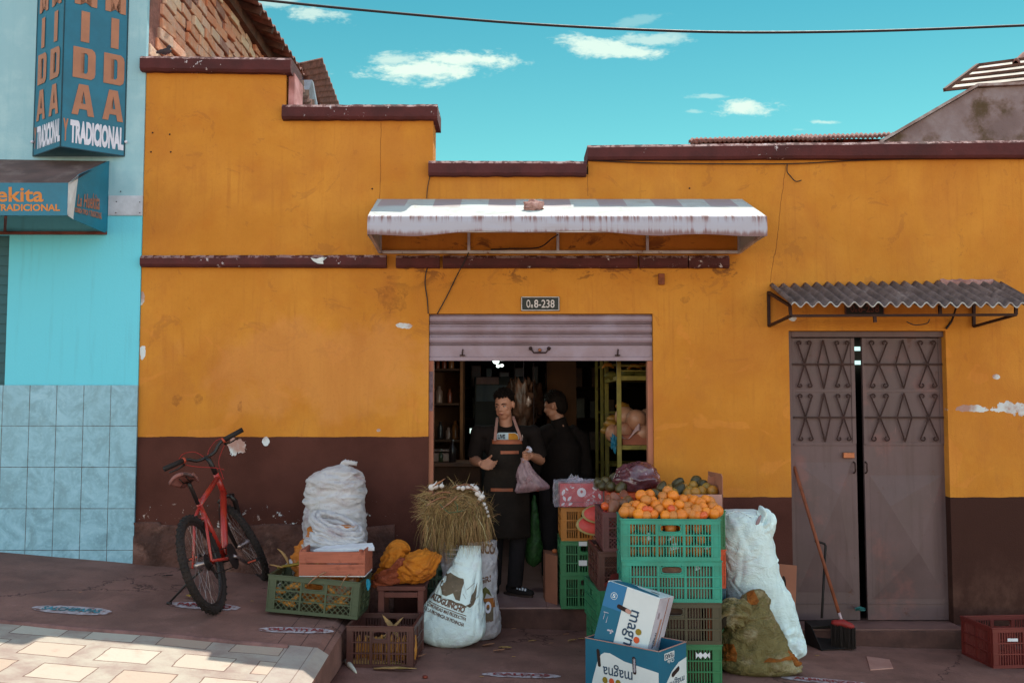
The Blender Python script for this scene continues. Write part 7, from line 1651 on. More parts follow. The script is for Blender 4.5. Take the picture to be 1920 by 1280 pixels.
T([HT + Vector((0, 0, .015)), HB_ - Vector((0, 0, .01))], .021, 12); T([HT + Vector((0, -.0, -.02)), SC + Vector((0, 0, -.01))], .0185, 12); T([HB_ + Vector((0, -.005, .02)), BBk], .0235, 12); T([SC + Vector((0, -.008, .03)), BBk], .0175, 12)
for sx_ in (-1, 1):
    T([SC + Vector((0, 0, -.02)), SC + Vector((sx_ * .035, -.05, -.08)), RA + Vector((sx_ * .062, .0, .0))], [.012, .011, .009], 8); T([BBk + Vector((sx_ * .03, 0, 0)), BBk + Vector((sx_ * .045, -.08, 0)), RA + Vector((sx_ * .064, 0, 0))], [.012, .011, .009], 8)
T([SC + Vector((-.045, -.075, -.10)), SC + Vector((.045, -.075, -.10))], .010, 8)
bb(mb, 'frame', M_BRED)
mb = MB(); mb.tube([BBk + Vector((-.04, 0, 0)), BBk + Vector((.04, 0, 0))], .024, 14); bb(mb, 'bottom_bracket', M_BBLK)
mb = MB()
for sx_ in (-1, 1): mb.tube([HB_ + Vector((sx_ * .035, .02, -.03)), HB_ + Vector((sx_ * .055, .045, -.08)), FA + Vector((sx_ * .055, -.015, .16)), FA + Vector((sx_ * .055, 0, 0))], [.016, .019, .017, .012], 10)
mb.tube([HB_ + Vector((-.06, .03, -.045)), HB_ + Vector((0, .018, -.015)), HB_ + Vector((.06, .03, -.045))], .018, 10); bb(mb, 'fork', M_BBLK, SM)
BAR = HT + ax * .16 + Vector((0, .045, 0))
mb = MB(); mb.tube([HT + ax * .01, HT + ax * .12, BAR + Vector((0, -.01, -.01))], [.017, .018, .020], 10)
bp_ = [BAR + Vector(q) for q in ((-.31, -.06, .055), (-.22, -.045, .055), (-.13, -.02, .045), (-.06, 0, .003), (.06, 0, .003), (.13, -.02, .045), (.22, -.045, .055), (.31, -.06, .055))]
hbp = []
for i in range(36): hbp.append(cr([tuple(p) for p in bp_], i / 35))
mb.tube(hbp, .0125, 10); hb_ = bb(mb, 'handlebar', M_BBLK, SM)
for sx_, (i0, i1) in ((-1, (0, 8)), (1, (27, 35))):
    mb = MB(); mb.tube([hbp[i0], hbp[i1]], .0185, 12); bb(mb, 'grip', M_BLACK, SM, hb_)
    j = i1 if sx_ < 0 else i0; k2 = j + (1 if sx_ < 0 else -1); mb = MB(); mb.tube([hbp[j], Vector(hbp[j]).lerp(Vector(hbp[k2]), .8)], .021, 12); bb(mb, 'grip_ring', M_ORR, SM, hb_)
    mb = MB(); q = Vector(hbp[8 if sx_ < 0 else 27]); mb.tube([q, q + Vector((0, .03, -.03)), q + Vector((sx_ * .05, .055, -.035)), q + Vector((sx_ * .11, .05, -.03))], [.012, .009, .006, .005], 8); bb(mb, 'brake_lever', M_BBLK, SM, hb_)
mb = MB(); mb.tube([SC + Vector((0, -.01, .0)), SC + Vector((0, -.05, .13)), SC + Vector((0, -.058, .155))], [.0135, .0135, .016], 10); bb(mb, 'seat_post', M_BBLK)
mb = MB(); so_ = SC + Vector((0, -.06, .18))
def sad(u_, v_):
    y = -.13 + .27 * v_; w = .072 * (1 - v_) ** .8 * (1 if v_ > .08 else .75 + v_ * 3) + .020; a = (u_ - .5) * 2
    return so_ + Vector((a * w, y, .03 + .02 * math.cos(v_ * 5) - .035 * abs(a) ** 2.2 - .0))
mb.grid(sad, 14, 18, (0, 0, -.022)); sd_ = bb(mb, 'saddle', M_SADD)
mb = MB()
for sx_ in (-.022, .022): mb.tube([so_ + Vector((sx_, -.08, .012)), so_ + Vector((sx_, -.03, -.02)), so_ + Vector((sx_, .05, -.02)), so_ + Vector((sx_ * .5, .10, .012))], .004, 6)
bb(mb, 'rails', M_BBLK, None, sd_)
mb = MB()
for k in range(3): mb.tube([BBk + Vector((.045 + .006 * k, 0, 0)), BBk + Vector((.048 + .006 * k, 0, 0))], .055 + .018 * k, 28)
bb(mb, 'chainring', M_BBLK, None, None, False)
for sx_, a in ((1, -.5), (-1, -.5 + math.pi)):
    d = Vector((0, math.cos(a), math.sin(a))); e_ = BBk + Vector((sx_ * .085, 0, 0)) + d * .17
    mb = MB(); mb.tube([BBk + Vector((sx_ * .06, 0, 0)), BBk + Vector((sx_ * .075, 0, 0)) + d * .04, e_], [.014, .012, .010], 8); ck_ = bb(mb, 'crank', M_STEEL)
    mb = MB(); mb.bbox(tuple(e_ + Vector((sx_ * .05 - .045, -.035, -.011))), tuple(e_ + Vector((sx_ * .05 + .045, .035, .011))), .004); bb(mb, 'pedal', M_BLACK, None, ck_, False)
    mb = MB(); mb.box(tuple(e_ + Vector((sx_ * .05 - .03, -.038, -.006))), tuple(e_ + Vector((sx_ * .05 + .03, -.0355, .006)))); bb(mb, 'reflector', M_ORR, None, ck_, False)
mb = MB(); c0_ = BBk + Vector((.053, 0, 0)); c1_ = RA + Vector((.044, 0, 0)); mb.tube([c0_ + Vector((0, 0, .07)), c1_ + Vector((0, 0, .045))], .004, 5); mb.tube([c0_ + Vector((0, 0, -.07)), c1_ + Vector((0, .04, -.09)), c1_ + Vector((0, .0, -.05))], .004, 5)
mb.bar(c1_ + Vector((.01, 0, -.03)), c1_ + Vector((.01, .03, -.10)), .012, .02); mb.tube([c1_ + Vector((.01, .03, -.1)), c1_ + Vector((.016, .03, -.1))], .022, 14); bb(mb, 'chain', M_BBLK, None, None, False)
mb = MB()
for pts in ([(.20, 0, .05), (.14, .06, .08), (.04, .08, .02), (.02, .03, -.10), (.02, .0, -.2)], [(-.20, 0, .05), (-.12, .07, .10), (-.02, .08, .06), (.03, .0, -.12)], [(-.18, 0, .04), (-.10, .02, -.02), (0, -.06, -.10), (.0, -.25, -.15)], [(.18, -.01, .04), (.08, .05, -.06), (.04, .0, -.16), (.02, -.05, -.2)]):
    K2 = [tuple(BAR + Vector(q)) for q in pts]; mb.tube([cr(K2, i / 20) for i in range(21)], .0028, 5)
bb(mb, 'brake_cables', mat('cable_red', (.35, .03, .03), .5), SM)
# kickstand reaching the pavement on the left
k0 = rotB @ Vector((-.05, .10, .29)); k1 = G(316, 1133) + Vector((0, 0, .008)); MB().tube([k0, k0.lerp(k1, .3) + Vector((0, 0, .005)), k1], [.009, .008, .007], 8).tube([k1 + Vector((-.012, 0, .0)), k1 + Vector((.02, 0, .004))], .009, 8).build('kickstand', M_BBLK, bk, smooth=True)
o = leafmb(MB(), (0, 0, 0), (1, .1, 0), .08, .02, .1).build('twig_scrap', M_BBLK, smooth=True); o.location = G(303, 1082) + Vector((0, 0, .008)); tag(o, 'small black scrap on the raised pavement left of the bicycle', 'litter')
# ================================================================== SHOP INTERIOR
M_RACK = mat('green_rack_paint', (.24, .26, .055), .6, .25, 10, .1, 40, col2=(.12, .10, .04), c2=(.6, .72), c2s=14)
rk = thing('shop_rack', 'yellow green metal shelf rack full of melons inside the doorway', 'rack', (1.3, .7, oz0))
rx0 = P(1161, 800, .50).x; rx1 = 1.74; ry0, ry1 = .50, 1.55
mb = MB()
for (x, y) in ((rx0, ry0), (rx1, ry0), (rx0, ry1), (rx1, ry1)): mb.bbox((x - .018, y - .018, oz0), (x + .018, y + .018, 2.35), .003)
mb.build('post', M_RACK, rk)
shz = [P(1190, 838, .5).z, P(1190, 708, .5).z, .62]
for z in shz: MB().bbox((rx0 + .019, ry0, z - .02), (rx1 - .019, ry0 + .02, z + .015), .002).box((rx0, ry0 + .0205, z - .012), (rx1, ry1, z - .006)).bbox((rx0 - .016, ry0 + .019, z - .02), (rx0 - .0, ry1 - .019, z + .015), .002).build('shelf', M_RACK, rk)
mb = MB()
for py in (686, 695): z = P(1190, py, .5).z; mb.bar((rx0 + .019, ry0, z), (rx1 - .019, ry0, z), .008)
mb.build('guard_rail', M_RACK, rk)
F_MEL = fruit_mat('melon_skin', (.50, .30, .20), (.55, .36, .22), (.42, .26, .16)); F_PAP = fruit_mat('papaya_skin', (.42, .24, .03), (.30, .24, .05), (.40, .15, .03)); F_BAN = mat('banana_yellow', (.50, .32, .04), .6, .2, 12)
ml = fruit('melon', F_MEL, .078, 1.05, .95, 3, .04); US2 = {}
SZ = shz[0]
for (px, py, Y) in ((1194, 787, .62), (1172, 780, .78), (1170, 808, .66), (1222, 800, .66), (1213, 781, .85), (1205, 812, .60), (1150, 812, .9)): place(ml, US2, P(px, py, Y), 'pale round melon on the middle shelf of the green rack', 'melons on the rack shelf', 'melon')
for (px, py, Y) in ((1145, 800, .95), (1138, 812, 1.05), (1168, 766, .95), (1152, 790, 1.15)):
    o = MB().tube([(-.07, 0, 0), (-.03, 0, .02), (.03, 0, .02), (.08, 0, -.01)], [.018, .036, .038, .014], 10).build('papaya', F_PAP, smooth=True); o.location = P(px, py, Y); o.rotation_euler = (0, .3, rf.uniform(-1, 1)); tag(o, 'yellow papaya behind the melons on the green rack', 'papaya', 'papayas on the rack')
simple_box('fruit_flat', 'flat reddish carton of fruit under the melons on the rack shelf', (rx0 + .03, .53, SZ + .016), (rx1 - .03, .95, SZ + .10), mat('flat_card', (.36, .15, .09), .8, .15, 8))
o = MB().grid(lambda u_, v_: P(1165 + 35 * u_, 815 + 8 * math.sin(u_ * 5) - 20 * v_ * u_ + 6 * v_, .515 + .02 * v_), 12, 8, (0, .002, 0)).build('wrapping_paper', mat('pink_paper', (.50, .34, .33), .8), smooth=True); tag(origin(o, P(1180, 815, .52)), 'creased pink paper hanging over the melon shelf edge', 'paper')
o = MB().sph((0, 0, 0), (.028, .02, .055), 14, 10, ns=1.0, nf=9, seed=3).build('blue_bag', mat('blue_film', (.01, .16, .30), .4)); o.location = P(1151, 829, .52); tag(o, 'small bright blue plastic bag at the rack post', 'bag')
for (px, py, Y, L) in ((1190, 692, .7, .12), (1140, 690, .9, .1), (1205, 690, .8, .1)):
    o = MB().tube([(-L / 2, 0, 0), (-L / 5, 0, .03), (L / 5, 0, .03), (L / 2, 0, 0)], [.008, .017, .017, .006], 8).build('banana', F_BAN, smooth=True); o.location = P(px, py, Y); tag(o, 'banana on the top shelf of the green rack', 'banana', 'bananas on the top shelf')
for k, (px, py, Y) in enumerate(((1180, 700, .75), (1150, 704, .85), (1205, 701, .7))):
    o = MB().sph((0, 0, 0), (.07, .06, .035), 14, 10, ns=.4, seed=k).build('plantain_bunch', mat('plantain_green', (.12, .15, .03), .7) if k == 0 else bpy.data.materials['plantain_green'], smooth=True); o.location = P(px, py, Y); tag(o, 'dull green fruit lying on the top rack shelf', 'fruit', 'green fruit on the top shelf')
# second rack post deeper in
rk2 = thing('rear_rack', 'dim green shelf rack deeper in the shop behind the melon rack', 'rack', (1.2, 2.0, oz0))
mb = MB()
for (x, y) in ((P(1129, 800, 1.9).x, 1.9), (1.7, 1.9), (P(1129, 800, 1.9).x, 2.5), (1.7, 2.5)): mb.bbox((x - .015, y - .015, oz0), (x + .015, y + .015, 2.4), .003)
mb.build('post', M_RACK, rk2)
for z in (.6, 1.1, 1.6, 2.05): MB().box((P(1129, 800, 1.9).x + .016, 1.9, z), (1.68, 2.5, z + .02)).build('shelf', M_RACK, rk2)
# left wall shelving with jars
ls = thing('wall_shelves', 'dark wooden wall shelves with jars left of the doorway inside', 'shelves', (-1.2, 2.4, oz0))
lx0, lx1 = -1.41, P(868, 760, 2.2).x
MB().bbox((lx1 - .03, 2.2, oz0), (lx1, 2.6, 2.5), .003).build('upright', mat('shelf_tan', (.20, .115, .05), .8, .2, 6), ls)
M_SHD = mat('shelf_dark', (.07, .045, .03), .85, .3, 6)
for z in (.62, .98, 1.32, 1.68, 2.02): MB().box((lx0, 2.22, z), (lx1 - .031, 2.6, z + .02)).build('shelf', M_SHD, ls)
MB().box((lx0, 2.605, oz0), (lx1, 2.63, 2.5)).build('back', M_IN, ls)
jc = [mat('jar_%s' % n_, c_, .35, .2, 10, 0, 40, spec=.5) for n_, c_ in (('amber', (.20, .10, .03)), ('pale', (.26, .22, .20)), ('green', (.05, .09, .05)), ('rust', (.20, .06, .03)), ('dark', (.03, .03, .035)))]
rj = random.Random(21)
for z in (.64, 1.0, 1.34, 1.70, 2.04):
    x = lx0 + .05
    while x < lx1 - .08:
        h = rj.uniform(.10, .22); r = rj.uniform(.02, .038)
        o = MB().lathe((0, 0, 0), [(r, 0), (r * 1.02, h * .1), (r, h * .7), (r * .55, h * .82), (r * .5, h), (r * .2, h * 1.01)], 14).build('jar', rj.choice(jc), smooth=True); o.location = (x, 2.32 + rj.uniform(0, .12), z + .0005); tag(o, 'dim jar standing on the wall shelves left inside the shop', 'jar', 'jars on the wall shelves')
        x += r * 2 + rj.uniform(.01, .05)
# counter with bottles and a scale
ct = thing('shop_counter', 'dark cluttered wooden counter at the left inside the shop', 'counter', (-.9, 1.3, oz0))
MB().bbox((-1.4, 1.0, P(830, 868, 1.0).z - .03), (P(905, 868, 1.0).x, 1.55, P(830, 868, 1.0).z), .004).build('top', mat('counter_top', (.12, .075, .05), .6, .3, 6), ct)
MB().box((-1.38, 1.05, oz0), (P(900, 868, 1.0).x, 1.5, P(830, 868, 1.0).z - .031)).build('cabinet', M_SHD, ct)
zc0 = P(830, 868, 1.0).z
for k in range(9):
    x = -1.3 + k * .095 + rj.uniform(-.02, .02); h = rj.uniform(.08, .2); r = rj.uniform(.018, .032)
    o = MB().lathe((0, 0, 0), [(r, 0), (r, h * .6), (r * .4, h * .78), (r * .38, h)], 12).build('bottle', rj.choice(jc), smooth=True); o.location = (x, 1.12 + rj.uniform(0, .2), zc0 + .0005); tag(o, 'small bottle on the dark counter inside the shop', 'bottle', 'bottles on the counter')
sc = thing('shop_scale', 'small pale shop scale on the dark counter', 'scale', (-.62, 1.3, zc0))
MB().bbox((-.76, 1.2, zc0), (-.52, 1.42, zc0 + .08), .01).build('body', jc[1], sc); MB().bbox((-.78, 1.18, zc0 + .095), (-.50, 1.44, zc0 + .105), .003).build('pan', M_STEEL, sc); MB().bbox((-.65, 1.30, zc0 + .0805), (-.63, 1.32, zc0 + .0945), .003).build('post', M_STEEL, sc)
# refrigerator / blue poster at the back
fg = thing('drinks_cooler', 'dim blue fronted drinks cooler at the back of the shop', 'cooler', (-.2, 4.2, oz0))
a, b_ = P(889, 900, 4.2), P(985, 706, 4.2); MB().bbox((a.x, 4.2, oz0), (b_.x, 4.9, b_.z), .01).build('body', mat('cooler_dark', (.03, .04, .05), .5), fg)
q0, q1 = P(893, 752, 4.19), P(980, 722, 4.19); MB().box((q0.x, 4.18, q0.z), (q1.x, 4.197, q1.z)).build('door', mat('cooler_blue', (.05, .12, .22), .4), fg)
q0, q1 = P(893, 720, 4.19), P(935, 707, 4.19); MB().box((q0.x, 4.18, q0.z), (q1.x, 4.197, q1.z)).build('sign_panel', mat('cooler_sign', (.45, .30, .30), .5), fg)
for k in range(5): x = a.x + .03 + k * .085; MB().lathe((x, 4.15, P(900, 800, 4.2).z), [(.03, 0), (.03, .13), (.012, .18), (.012, .21)], 12).build('bottle_row', jc[(k * 2) % 5], fg, smooth=True) if False else None
# shelf goods at the back right, hanging bags
bs = thing('back_shelves', 'dark shelves of packets across the back of the shop', 'shelves', (.2, 5.2, oz0))
for z in (.7, 1.1, 1.5, 1.9, 2.25): MB().box((-.9, 5.1, z), (1.7, 5.48, z + .02)).build('shelf', M_SHD, bs)
for z in (.7, 1.1, 1.5, 1.9):
    for k in range(13):
        x = -.85 + k * .19 + rj.uniform(-.02, .02); w, h = rj.uniform(.08, .15), rj.uniform(.12, .28)
        o = MB().bbox((-w / 2, 0, 0), (w / 2, .12, h), .008).build('packet', rj.choice(jc)); o.location = (x, 5.15, z + .0205); tag(o, 'dim packet on the shelves across the back wall', 'packet', 'packets on the back shelves')
for k, (px, py, Y, w, h) in enumerate(((982, 765, 1.9, .10, .22), (1000, 752, 2.2, .09, .18), (965, 745, 2.4, .08, .16))):
    o = MB().sph((0, 0, 0), (w, w * .7, h), 26, 20, ns=.7, nf=10, seed=k).build('hanging_bag', mat('bag_brown', (.08, .045, .028), .55, .4, 9, .6, 20, spec=.3) if k == 0 else bpy.data.materials['bag_brown'], smooth=True); o.location = P(px, py, Y)
    tag(o, ['large brown bag of goods hanging behind the standing man', 'brown bag of goods hanging deeper in beside the pillar', 'brown bag of goods hanging just above the man in the apron'][k], 'bag')
    s_ = MB().tube([P(px, py, Y) + Vector((0, 0, h * .9)), (P(px, py, Y).x, Y, 2.52)], .004, 5).build('cord', M_CABLE, None); s_['label'] = ['cord holding the large brown hanging bag', 'cord holding the deeper brown hanging bag', 'cord holding the small brown hanging bag'][k]; s_['category'] = 'cord'; origin(s_, P(px, py, Y))
o = MB().sph((0, 0, 0), (.025, .02, .045), 14, 10, ns=.6).build('white_bag', jc[1], smooth=True); o.location = P(992, 754, 1.7); tag(o, 'small pale bag tied in front of the brown hanging bags', 'bag')
# lamps
E1 = emis('bulb_glow', (.80, 1.0, .90), 2.6)
lp = thing('ceiling_lamp', 'small fixture with glowing white bulbs under the shop ceiling', 'lamp', P(933, 680, 1.6))
for (px, py, r) in ((930, 677, .030), (934, 686, .018), (941, 685, .016)):
    q = P(px, py, 1.6); MB().sph(q, (r, r, r * .8), 14, 8).build('bulb', E1, lp, smooth=True)
q = P(936, 684, 1.6); MB().tube([(q.x, 1.6, 2.52), (q.x, 1.6, q.z + .01)], .006, 6).build('stem', M_CABLE, lp)
for (px, py, Y, en, nm, cl) in ((935, 690, 1.4, 3.5, 'shop bulb light', (.85, 1, .9)),):
    L_ = bpy.data.lights.new('bulb_light', 'POINT'); L_.energy = en; L_.shadow_soft_size = .06; L_.color = cl; ob = bpy.data.objects.new('bulb_light', L_); C.objects.link(ob); ob.parent = lp; ob.location = P(px, py, Y) - lp.location
dsp = thing('scale_display', 'small bright display glowing in the dark behind the man in the apron', 'screen', P(884, 807, 1.9)); q0, q1 = P(881, 812, 1.9), P(888, 803, 1.9); MB().bbox((q0.x - .01, 1.9, q0.z - .01), (q1.x + .01, 1.93, q1.z + .01), .004).build('case', M_BLACK, dsp); MB().box((q0.x, 1.896, q0.z), (q1.x, 1.899, q1.z)).build('glass', emis('display_glow', (.75, 1, .88), .8), dsp)
# green net bag hanging
nb = thing('net_bag', 'long thin green net bag hanging behind the man in the apron', 'bag', P(1003, 930, .8))
mb = MB(); k_ = [K(1001, 928, .80, .012), K(1002, 960, .80, .028), K(1003, 1000, .80, .045), K(1001, 1030, .80, .07), K(1000, 1052, .80, .055), K(1000, 1062, .80, .01)]
nm = pathloft(k_, n=40, m=50, wr=.008, f=9, seed=3); nm.build('net', mat('green_net', (.035, .15, .045), .5, .4, 30, .6, 80), nb, smooth=True)
hk = MB().tube([P(1001, 928, .80), (P(1001, 928, .8).x, .80, 1.25), (P(1001, 928, .8).x, .80, 2.52)], .003, 5).build('cord', M_CABLE, nb)

# ================================================================== PEOPLE
M_SKIN = mat('skin', (.42, .26, .18), .55, .08, 8, .15, 90, spec=.4, bd=.001); M_HAIR = mat('black_hair', (.010, .008, .007), .8, .4, 40, .5, 120, spec=.1); M_TEE = mat('black_cotton', (.013, .012, .012), .95, .2, 6, .5, 16, bd=.02, spec=.1); M_APR = mat('apron_denim', (.022, .022, .020), .95, .2, 8, .4, 14, spec=.1, bd=.02); M_LEA = mat('apron_leather', (.32, .115, .055), .5, .15, 12, .2, 60); M_STRAP = mat('apron_strap', (.30, .21, .19), .8, .1, 12)
M_JEAN = mat('dark_trousers', (.018, .019, .024), .9, .3, 8, .4, 30); M_EYE = mat('eye_white', (.42, .38, .36), .3, 0, 5, 0); M_IRIS = mat('iris', (.02, .012, .008), .2, 0, 5, 0); M_LIP = mat('lips', (.25, .095, .075), .5, .05, 9, 0)


def head(mb, c_, M3, s=1.0):
    """cranium, jaw, nose, ears, neck-ready; local x right, -y face, z up"""
    T = lambda p: c_ + M3 @ (Vector(p) * s)
    R3 = M3
    mb.sph(T((0, .012, .035)), tuple(Vector((.074, .092, .088)) * s), 24, 18, R3)
    mb.sph(T((0, -.022, -.010)), tuple(Vector((.062, .066, .082)) * s), 22, 16, R3)
    mb.sph(T((0, -.040, -.066)), tuple(Vector((.038, .034, .034)) * s), 18, 12, R3)          # chin
    for sx in (-1, 1):
        mb.sph(T((sx * .036, -.030, -.040)), tuple(Vector((.027, .040, .034)) * s), 14, 10, R3)   # jaw
        mb.sph(T((sx * .037, -.058, -.006)), tuple(Vector((.020, .018, .016)) * s), 12, 8, R3)    # cheek
        mb.sph(T((sx * .031, -.066, .035)), tuple(Vector((.024, .014, .009)) * s), 12, 8, R3)     # brow
        # ears
        mb.sph(T((sx * .076, .010, .006)), tuple(Vector((.008, .019, .031)) * s), 12, 10, R3); mb.sph(T((sx * .083, .016, .012)), tuple(Vector((.005, .016, .024)) * s), 12, 8, R3)
    mb.tube([T((0, -.078, .030)), T((0, -.086, .012)), T((0, -.097, -.008)), T((0, -.098, -.014))], [.008 * s, .010 * s, .013 * s, .009 * s], 12)
    for sx in (-1, 1): mb.sph(T((sx * .012, -.086, -.014)), tuple(Vector((.009, .010, .008)) * s), 10, 8, R3)
    mb.sph(T((0, -.082, -.036)), tuple(Vector((.021, .011, .007)) * s), 12, 8, R3); mb.sph(T((0, -.079, -.046)), tuple(Vector((.018, .011, .007)) * s), 12, 8, R3)


def fingers(mb, wrist, palm_dir, side_dir, curl, spread=.0, s=1.0, thumb_side=1, curl_n=None):
    """palm block plus five finger chains; curl in radians per joint"""
    d = Vector(palm_dir).normalized(); sd = Vector(side_dir); sd = (sd - d * sd.dot(d)).normalized(); nrm = d.cross(sd).normalized()
    if curl_n is not None and nrm.dot(Vector(curl_n)) < 0: nrm = -nrm
    w = Vector(wrist)
    for k in range(5): mb.tube([w + sd * (.0105 * (k - 2)) * s, w + d * .045 * s + sd * (.0165 * (k - 2)) * s, w + d * .082 * s + sd * (.0175 * (k - 2)) * s], [.016 * s, .0145 * s, .012 * s], 10)
    for k, (L, r) in enumerate(((.062, .0080), (.074, .0088), (.078, .0090), (.070, .0086))):
        off = (k - 1.5) * .0205 * s; p = w + d * .082 * s + sd * off * thumb_side; dd = (d + sd * thumb_side * (k - 1.5) * spread).normalized(); pts = [p - dd * .015]; rs = [r * s * 1.05]
        c_ = curl * (1 + .10 * (1.5 - k)); pts.append(p); rs.append(r * s * 1.05)
        for j, f in enumerate((.45, .30, .25)):
            rot = Matrix.Rotation(c_ * (1.0 if j else .8), 3, sd.cross(nrm).cross(sd) if False else sd)
            cand = rot @ dd
            if cand.dot(nrm) < dd.dot(nrm) - 1e-6 and c_ > 0: cand = Matrix.Rotation(-c_ * (1.0 if j else .8), 3, sd) @ dd
            dd = cand.normalized(); p = p + dd * L * f * s; pts.append(p); rs.append(r * s * (.96 - .09 * j))
        mb.tube(pts, rs, 10); mb.sph(pts[-1], rs[-1], 10, 8)
    # thumb from the side of the palm
    t0 = w + d * .022 * s + sd * (.028 * thumb_side) * s; td = (d * .62 + sd * thumb_side * .72 + nrm * .25).normalized(); p1 = t0 + td * .034 * s; td2 = (td + d * .45 + nrm * (.35 + .3 * curl) - sd * thumb_side * .25).normalized(); p2 = p1 + td2 * .028 * s; p3 = p2 + (td2 + nrm * .25 * (1 + curl)).normalized() * .022 * s
    # palm pad keeps it attached
    mb.tube([w + d * .012 * s + sd * .016 * thumb_side * s, t0, p1, p2, p3], [.014 * s, .0145 * s, .011 * s, .010 * s, .008 * s], 10); mb.sph(p3, .008 * s, 10, 8)


# ---- the shopkeeper ------------------------------------------------
YM = .48; foot = Vector((P(948, 1105, YM).x, YM, oz0)); HEADC = P(946, 762, YM - .02)
man = thing('person', 'young man in black shirt and dark apron in the doorway holding a plastic bag', 'person', foot)
zS = P(945, 806, YM).z   # shoulder line
nk = P(949, 795, YM); shL = P(897, 812, YM + .01); shR = P(1000, 812, YM + .01); elL = P(889, 862, YM + .03); elR = P(1013, 862, YM + .04); wrL = P(903, 869, YM - .22); wrR = P(993, 853, YM - .19)
hip = Vector((foot.x, YM + .01, .98)); 
ankL = Vector((P(925, 1100, YM).x, YM + .06, oz0 + .08)); ankR = Vector((P(965, 1100, YM).x, YM - .02, oz0 + .08)); knL = Vector((P(928, 1000, YM).x, YM, oz0 + .47)); knR = Vector((P(972, 1000, YM).x, YM - .03, oz0 + .47)); hL = hip + Vector((-.09, 0, -.03)); hR = hip + Vector((.09, 0, -.03))
M3 = Euler((R(14), R(-3), R(-24))).to_matrix()
b = MB(); head(b, HEADC, M3, .98)
b.tube([HEADC + Vector((.003, .015, -.045)), nk + Vector((0, .01, -.02)), nk + Vector((0, .015, -.06))], [.052, .053, .075], 18)
b.tube([nk + Vector((0, .015, -.05)), Vector((foot.x, YM + .01, zS - .16)), Vector((foot.x, YM + .01, 1.15)), hip], [.09, .145, .125, .135], 20, sx=.78)
b.sph(Vector((foot.x + .0, YM + .01, zS - .13)), (.165, .10, .16), 24, 16); b.sph(hip, (.155, .105, .12), 20, 14)
for sh, el, wr in ((shL, elL, wrL), (shR, elR, wrR)):
    b.tube([Vector((nk.x, sh.y, sh.z + .01)).lerp(sh, .55), sh, sh.lerp(el, .5), el], [.055, .058, .047, .040], 14); b.sph(sh, .057); b.sph(el, .041)
    b.tube([el, el.lerp(wr, .3), el.lerp(wr, .75), wr], [.041, .041, .031, .026], 14)
for h, kn, an in ((hL, knL, ankL), (hR, knR, ankR)): b.tube([h, h.lerp(kn, .5), kn, kn.lerp(an, .35), an], [.088, .075, .055, .052, .036], 16)
# right hand (picture left): open, palm up, fingers toward the viewer's right
fingers(b, wrL + Vector((.005, -.01, 0)), (.80, -.50, -.12), (.30, .40, .85), .33, .05, .98, 1, curl_n=(.1, -.2, 1))
# left hand (picture right): fist on the neck of the bag
fingers(b, wrR + Vector((-.002, -.005, 0)), (-.48, -.60, -.10), (0.05, -.15, 1), 1.15, 0, .98, 1, curl_n=(.7, -.6, 0))
bd = remeshed(b, .0052, 3, .5); bd.build('body', M_SKIN, man, smooth=True)
FT = lambda p: HEADC + M3 @ (Vector(p) * .98)
for sx in (-1, 1):
    MB().sph(FT((sx * .031, -.068, .018)), (.0125, .008, .0062), 14, 8, M3).build('eye', M_EYE, man, smooth=True); MB().sph(FT((sx * .031 - .003, -.0745, .0165)), (.0055, .003, .0050), 10, 6, M3).build('iris', M_IRIS, man, smooth=True)
    MB().tube([FT((sx * .012, -.0815, .036)), FT((sx * .031, -.0820, .0425)), FT((sx * .052, -.068, .037))], [.0035, .0042, .002], 8).build('eyebrow', M_HAIR, man, smooth=True)
    MB().tube([FT((sx * .019, -.0755, .0235)), FT((sx * .031, -.0785, .0265)), FT((sx * .044, -.070, .0225))], [.0022, .0030, .002], 8).build('eyelid', mat('eyelid', (.16, .07, .05), .6) if 'eyelid' not in bpy.data.materials else bpy.data.materials['eyelid'], man, smooth=True)
MB().tube([FT((-.022, -.087, -.040)), FT((-.010, -.0955, -.0385)), FT((0, -.0965, -.0395)), FT((.010, -.0955, -.0385)), FT((.022, -.087, -.040))], [.001, .0035, .0040, .0035, .001], 8).build('lips', M_LIP, man, smooth=True)
# hair: short, swept volume
hb2 = MB(); rh = random.Random(6)
hb2.sph(FT((0, .020, .056)), (.079, .093, .080), 28, 20, M3); hb2.sph(FT((0, .052, .020)), (.070, .058, .072), 22, 16, M3)
hb2.v = [v for v in hb2.v]
def hair_tufts(mb, F_, n, lo=-.02):
    for k in range(n):
        a = rh.uniform(0, 2 * math.pi); e = rh.uniform(.1, 1.5); d = Vector((math.cos(a) * math.cos(e), math.sin(a) * math.cos(e), math.sin(e)))
        p = Vector((d.x * .080, .022 + d.y * .096, .058 + d.z * .080))
        if p.y < -.045 and p.z < .082: continue
        mb.tube([F_(p * .93), F_(p + Vector((d.x * .005, -.004, .007))), F_(p + Vector((d.x * .008 + rh.gauss(0, .005), -.006 + rh.gauss(0, .005), .016 + rh.gauss(0, .005))))], [.007, .005, .0012], 5)
hair_tufts(hb2, FT, 420)
# keep the hairline above the brow
fl_ = []; INV = M3.transposed()
vv = [(INV @ (Vector(v) - HEADC)) / .98 for v in hb2.v]
keep = [not (p.y < -.030 and p.z < .080 + .006 * math.sin(p.x * 160)) and not (abs(p.x) > .055 and -.035 < p.y < .03 and p.z < .035) and not (p.y < .0 and p.z < .034) for p in vv]
hb2.f = [f for f in hb2.f if all(keep[i] for i in f)]; hb2.mi = [0] * len(hb2.f); hb2.build('hair', M_HAIR, man, smooth=True, fixn=False)
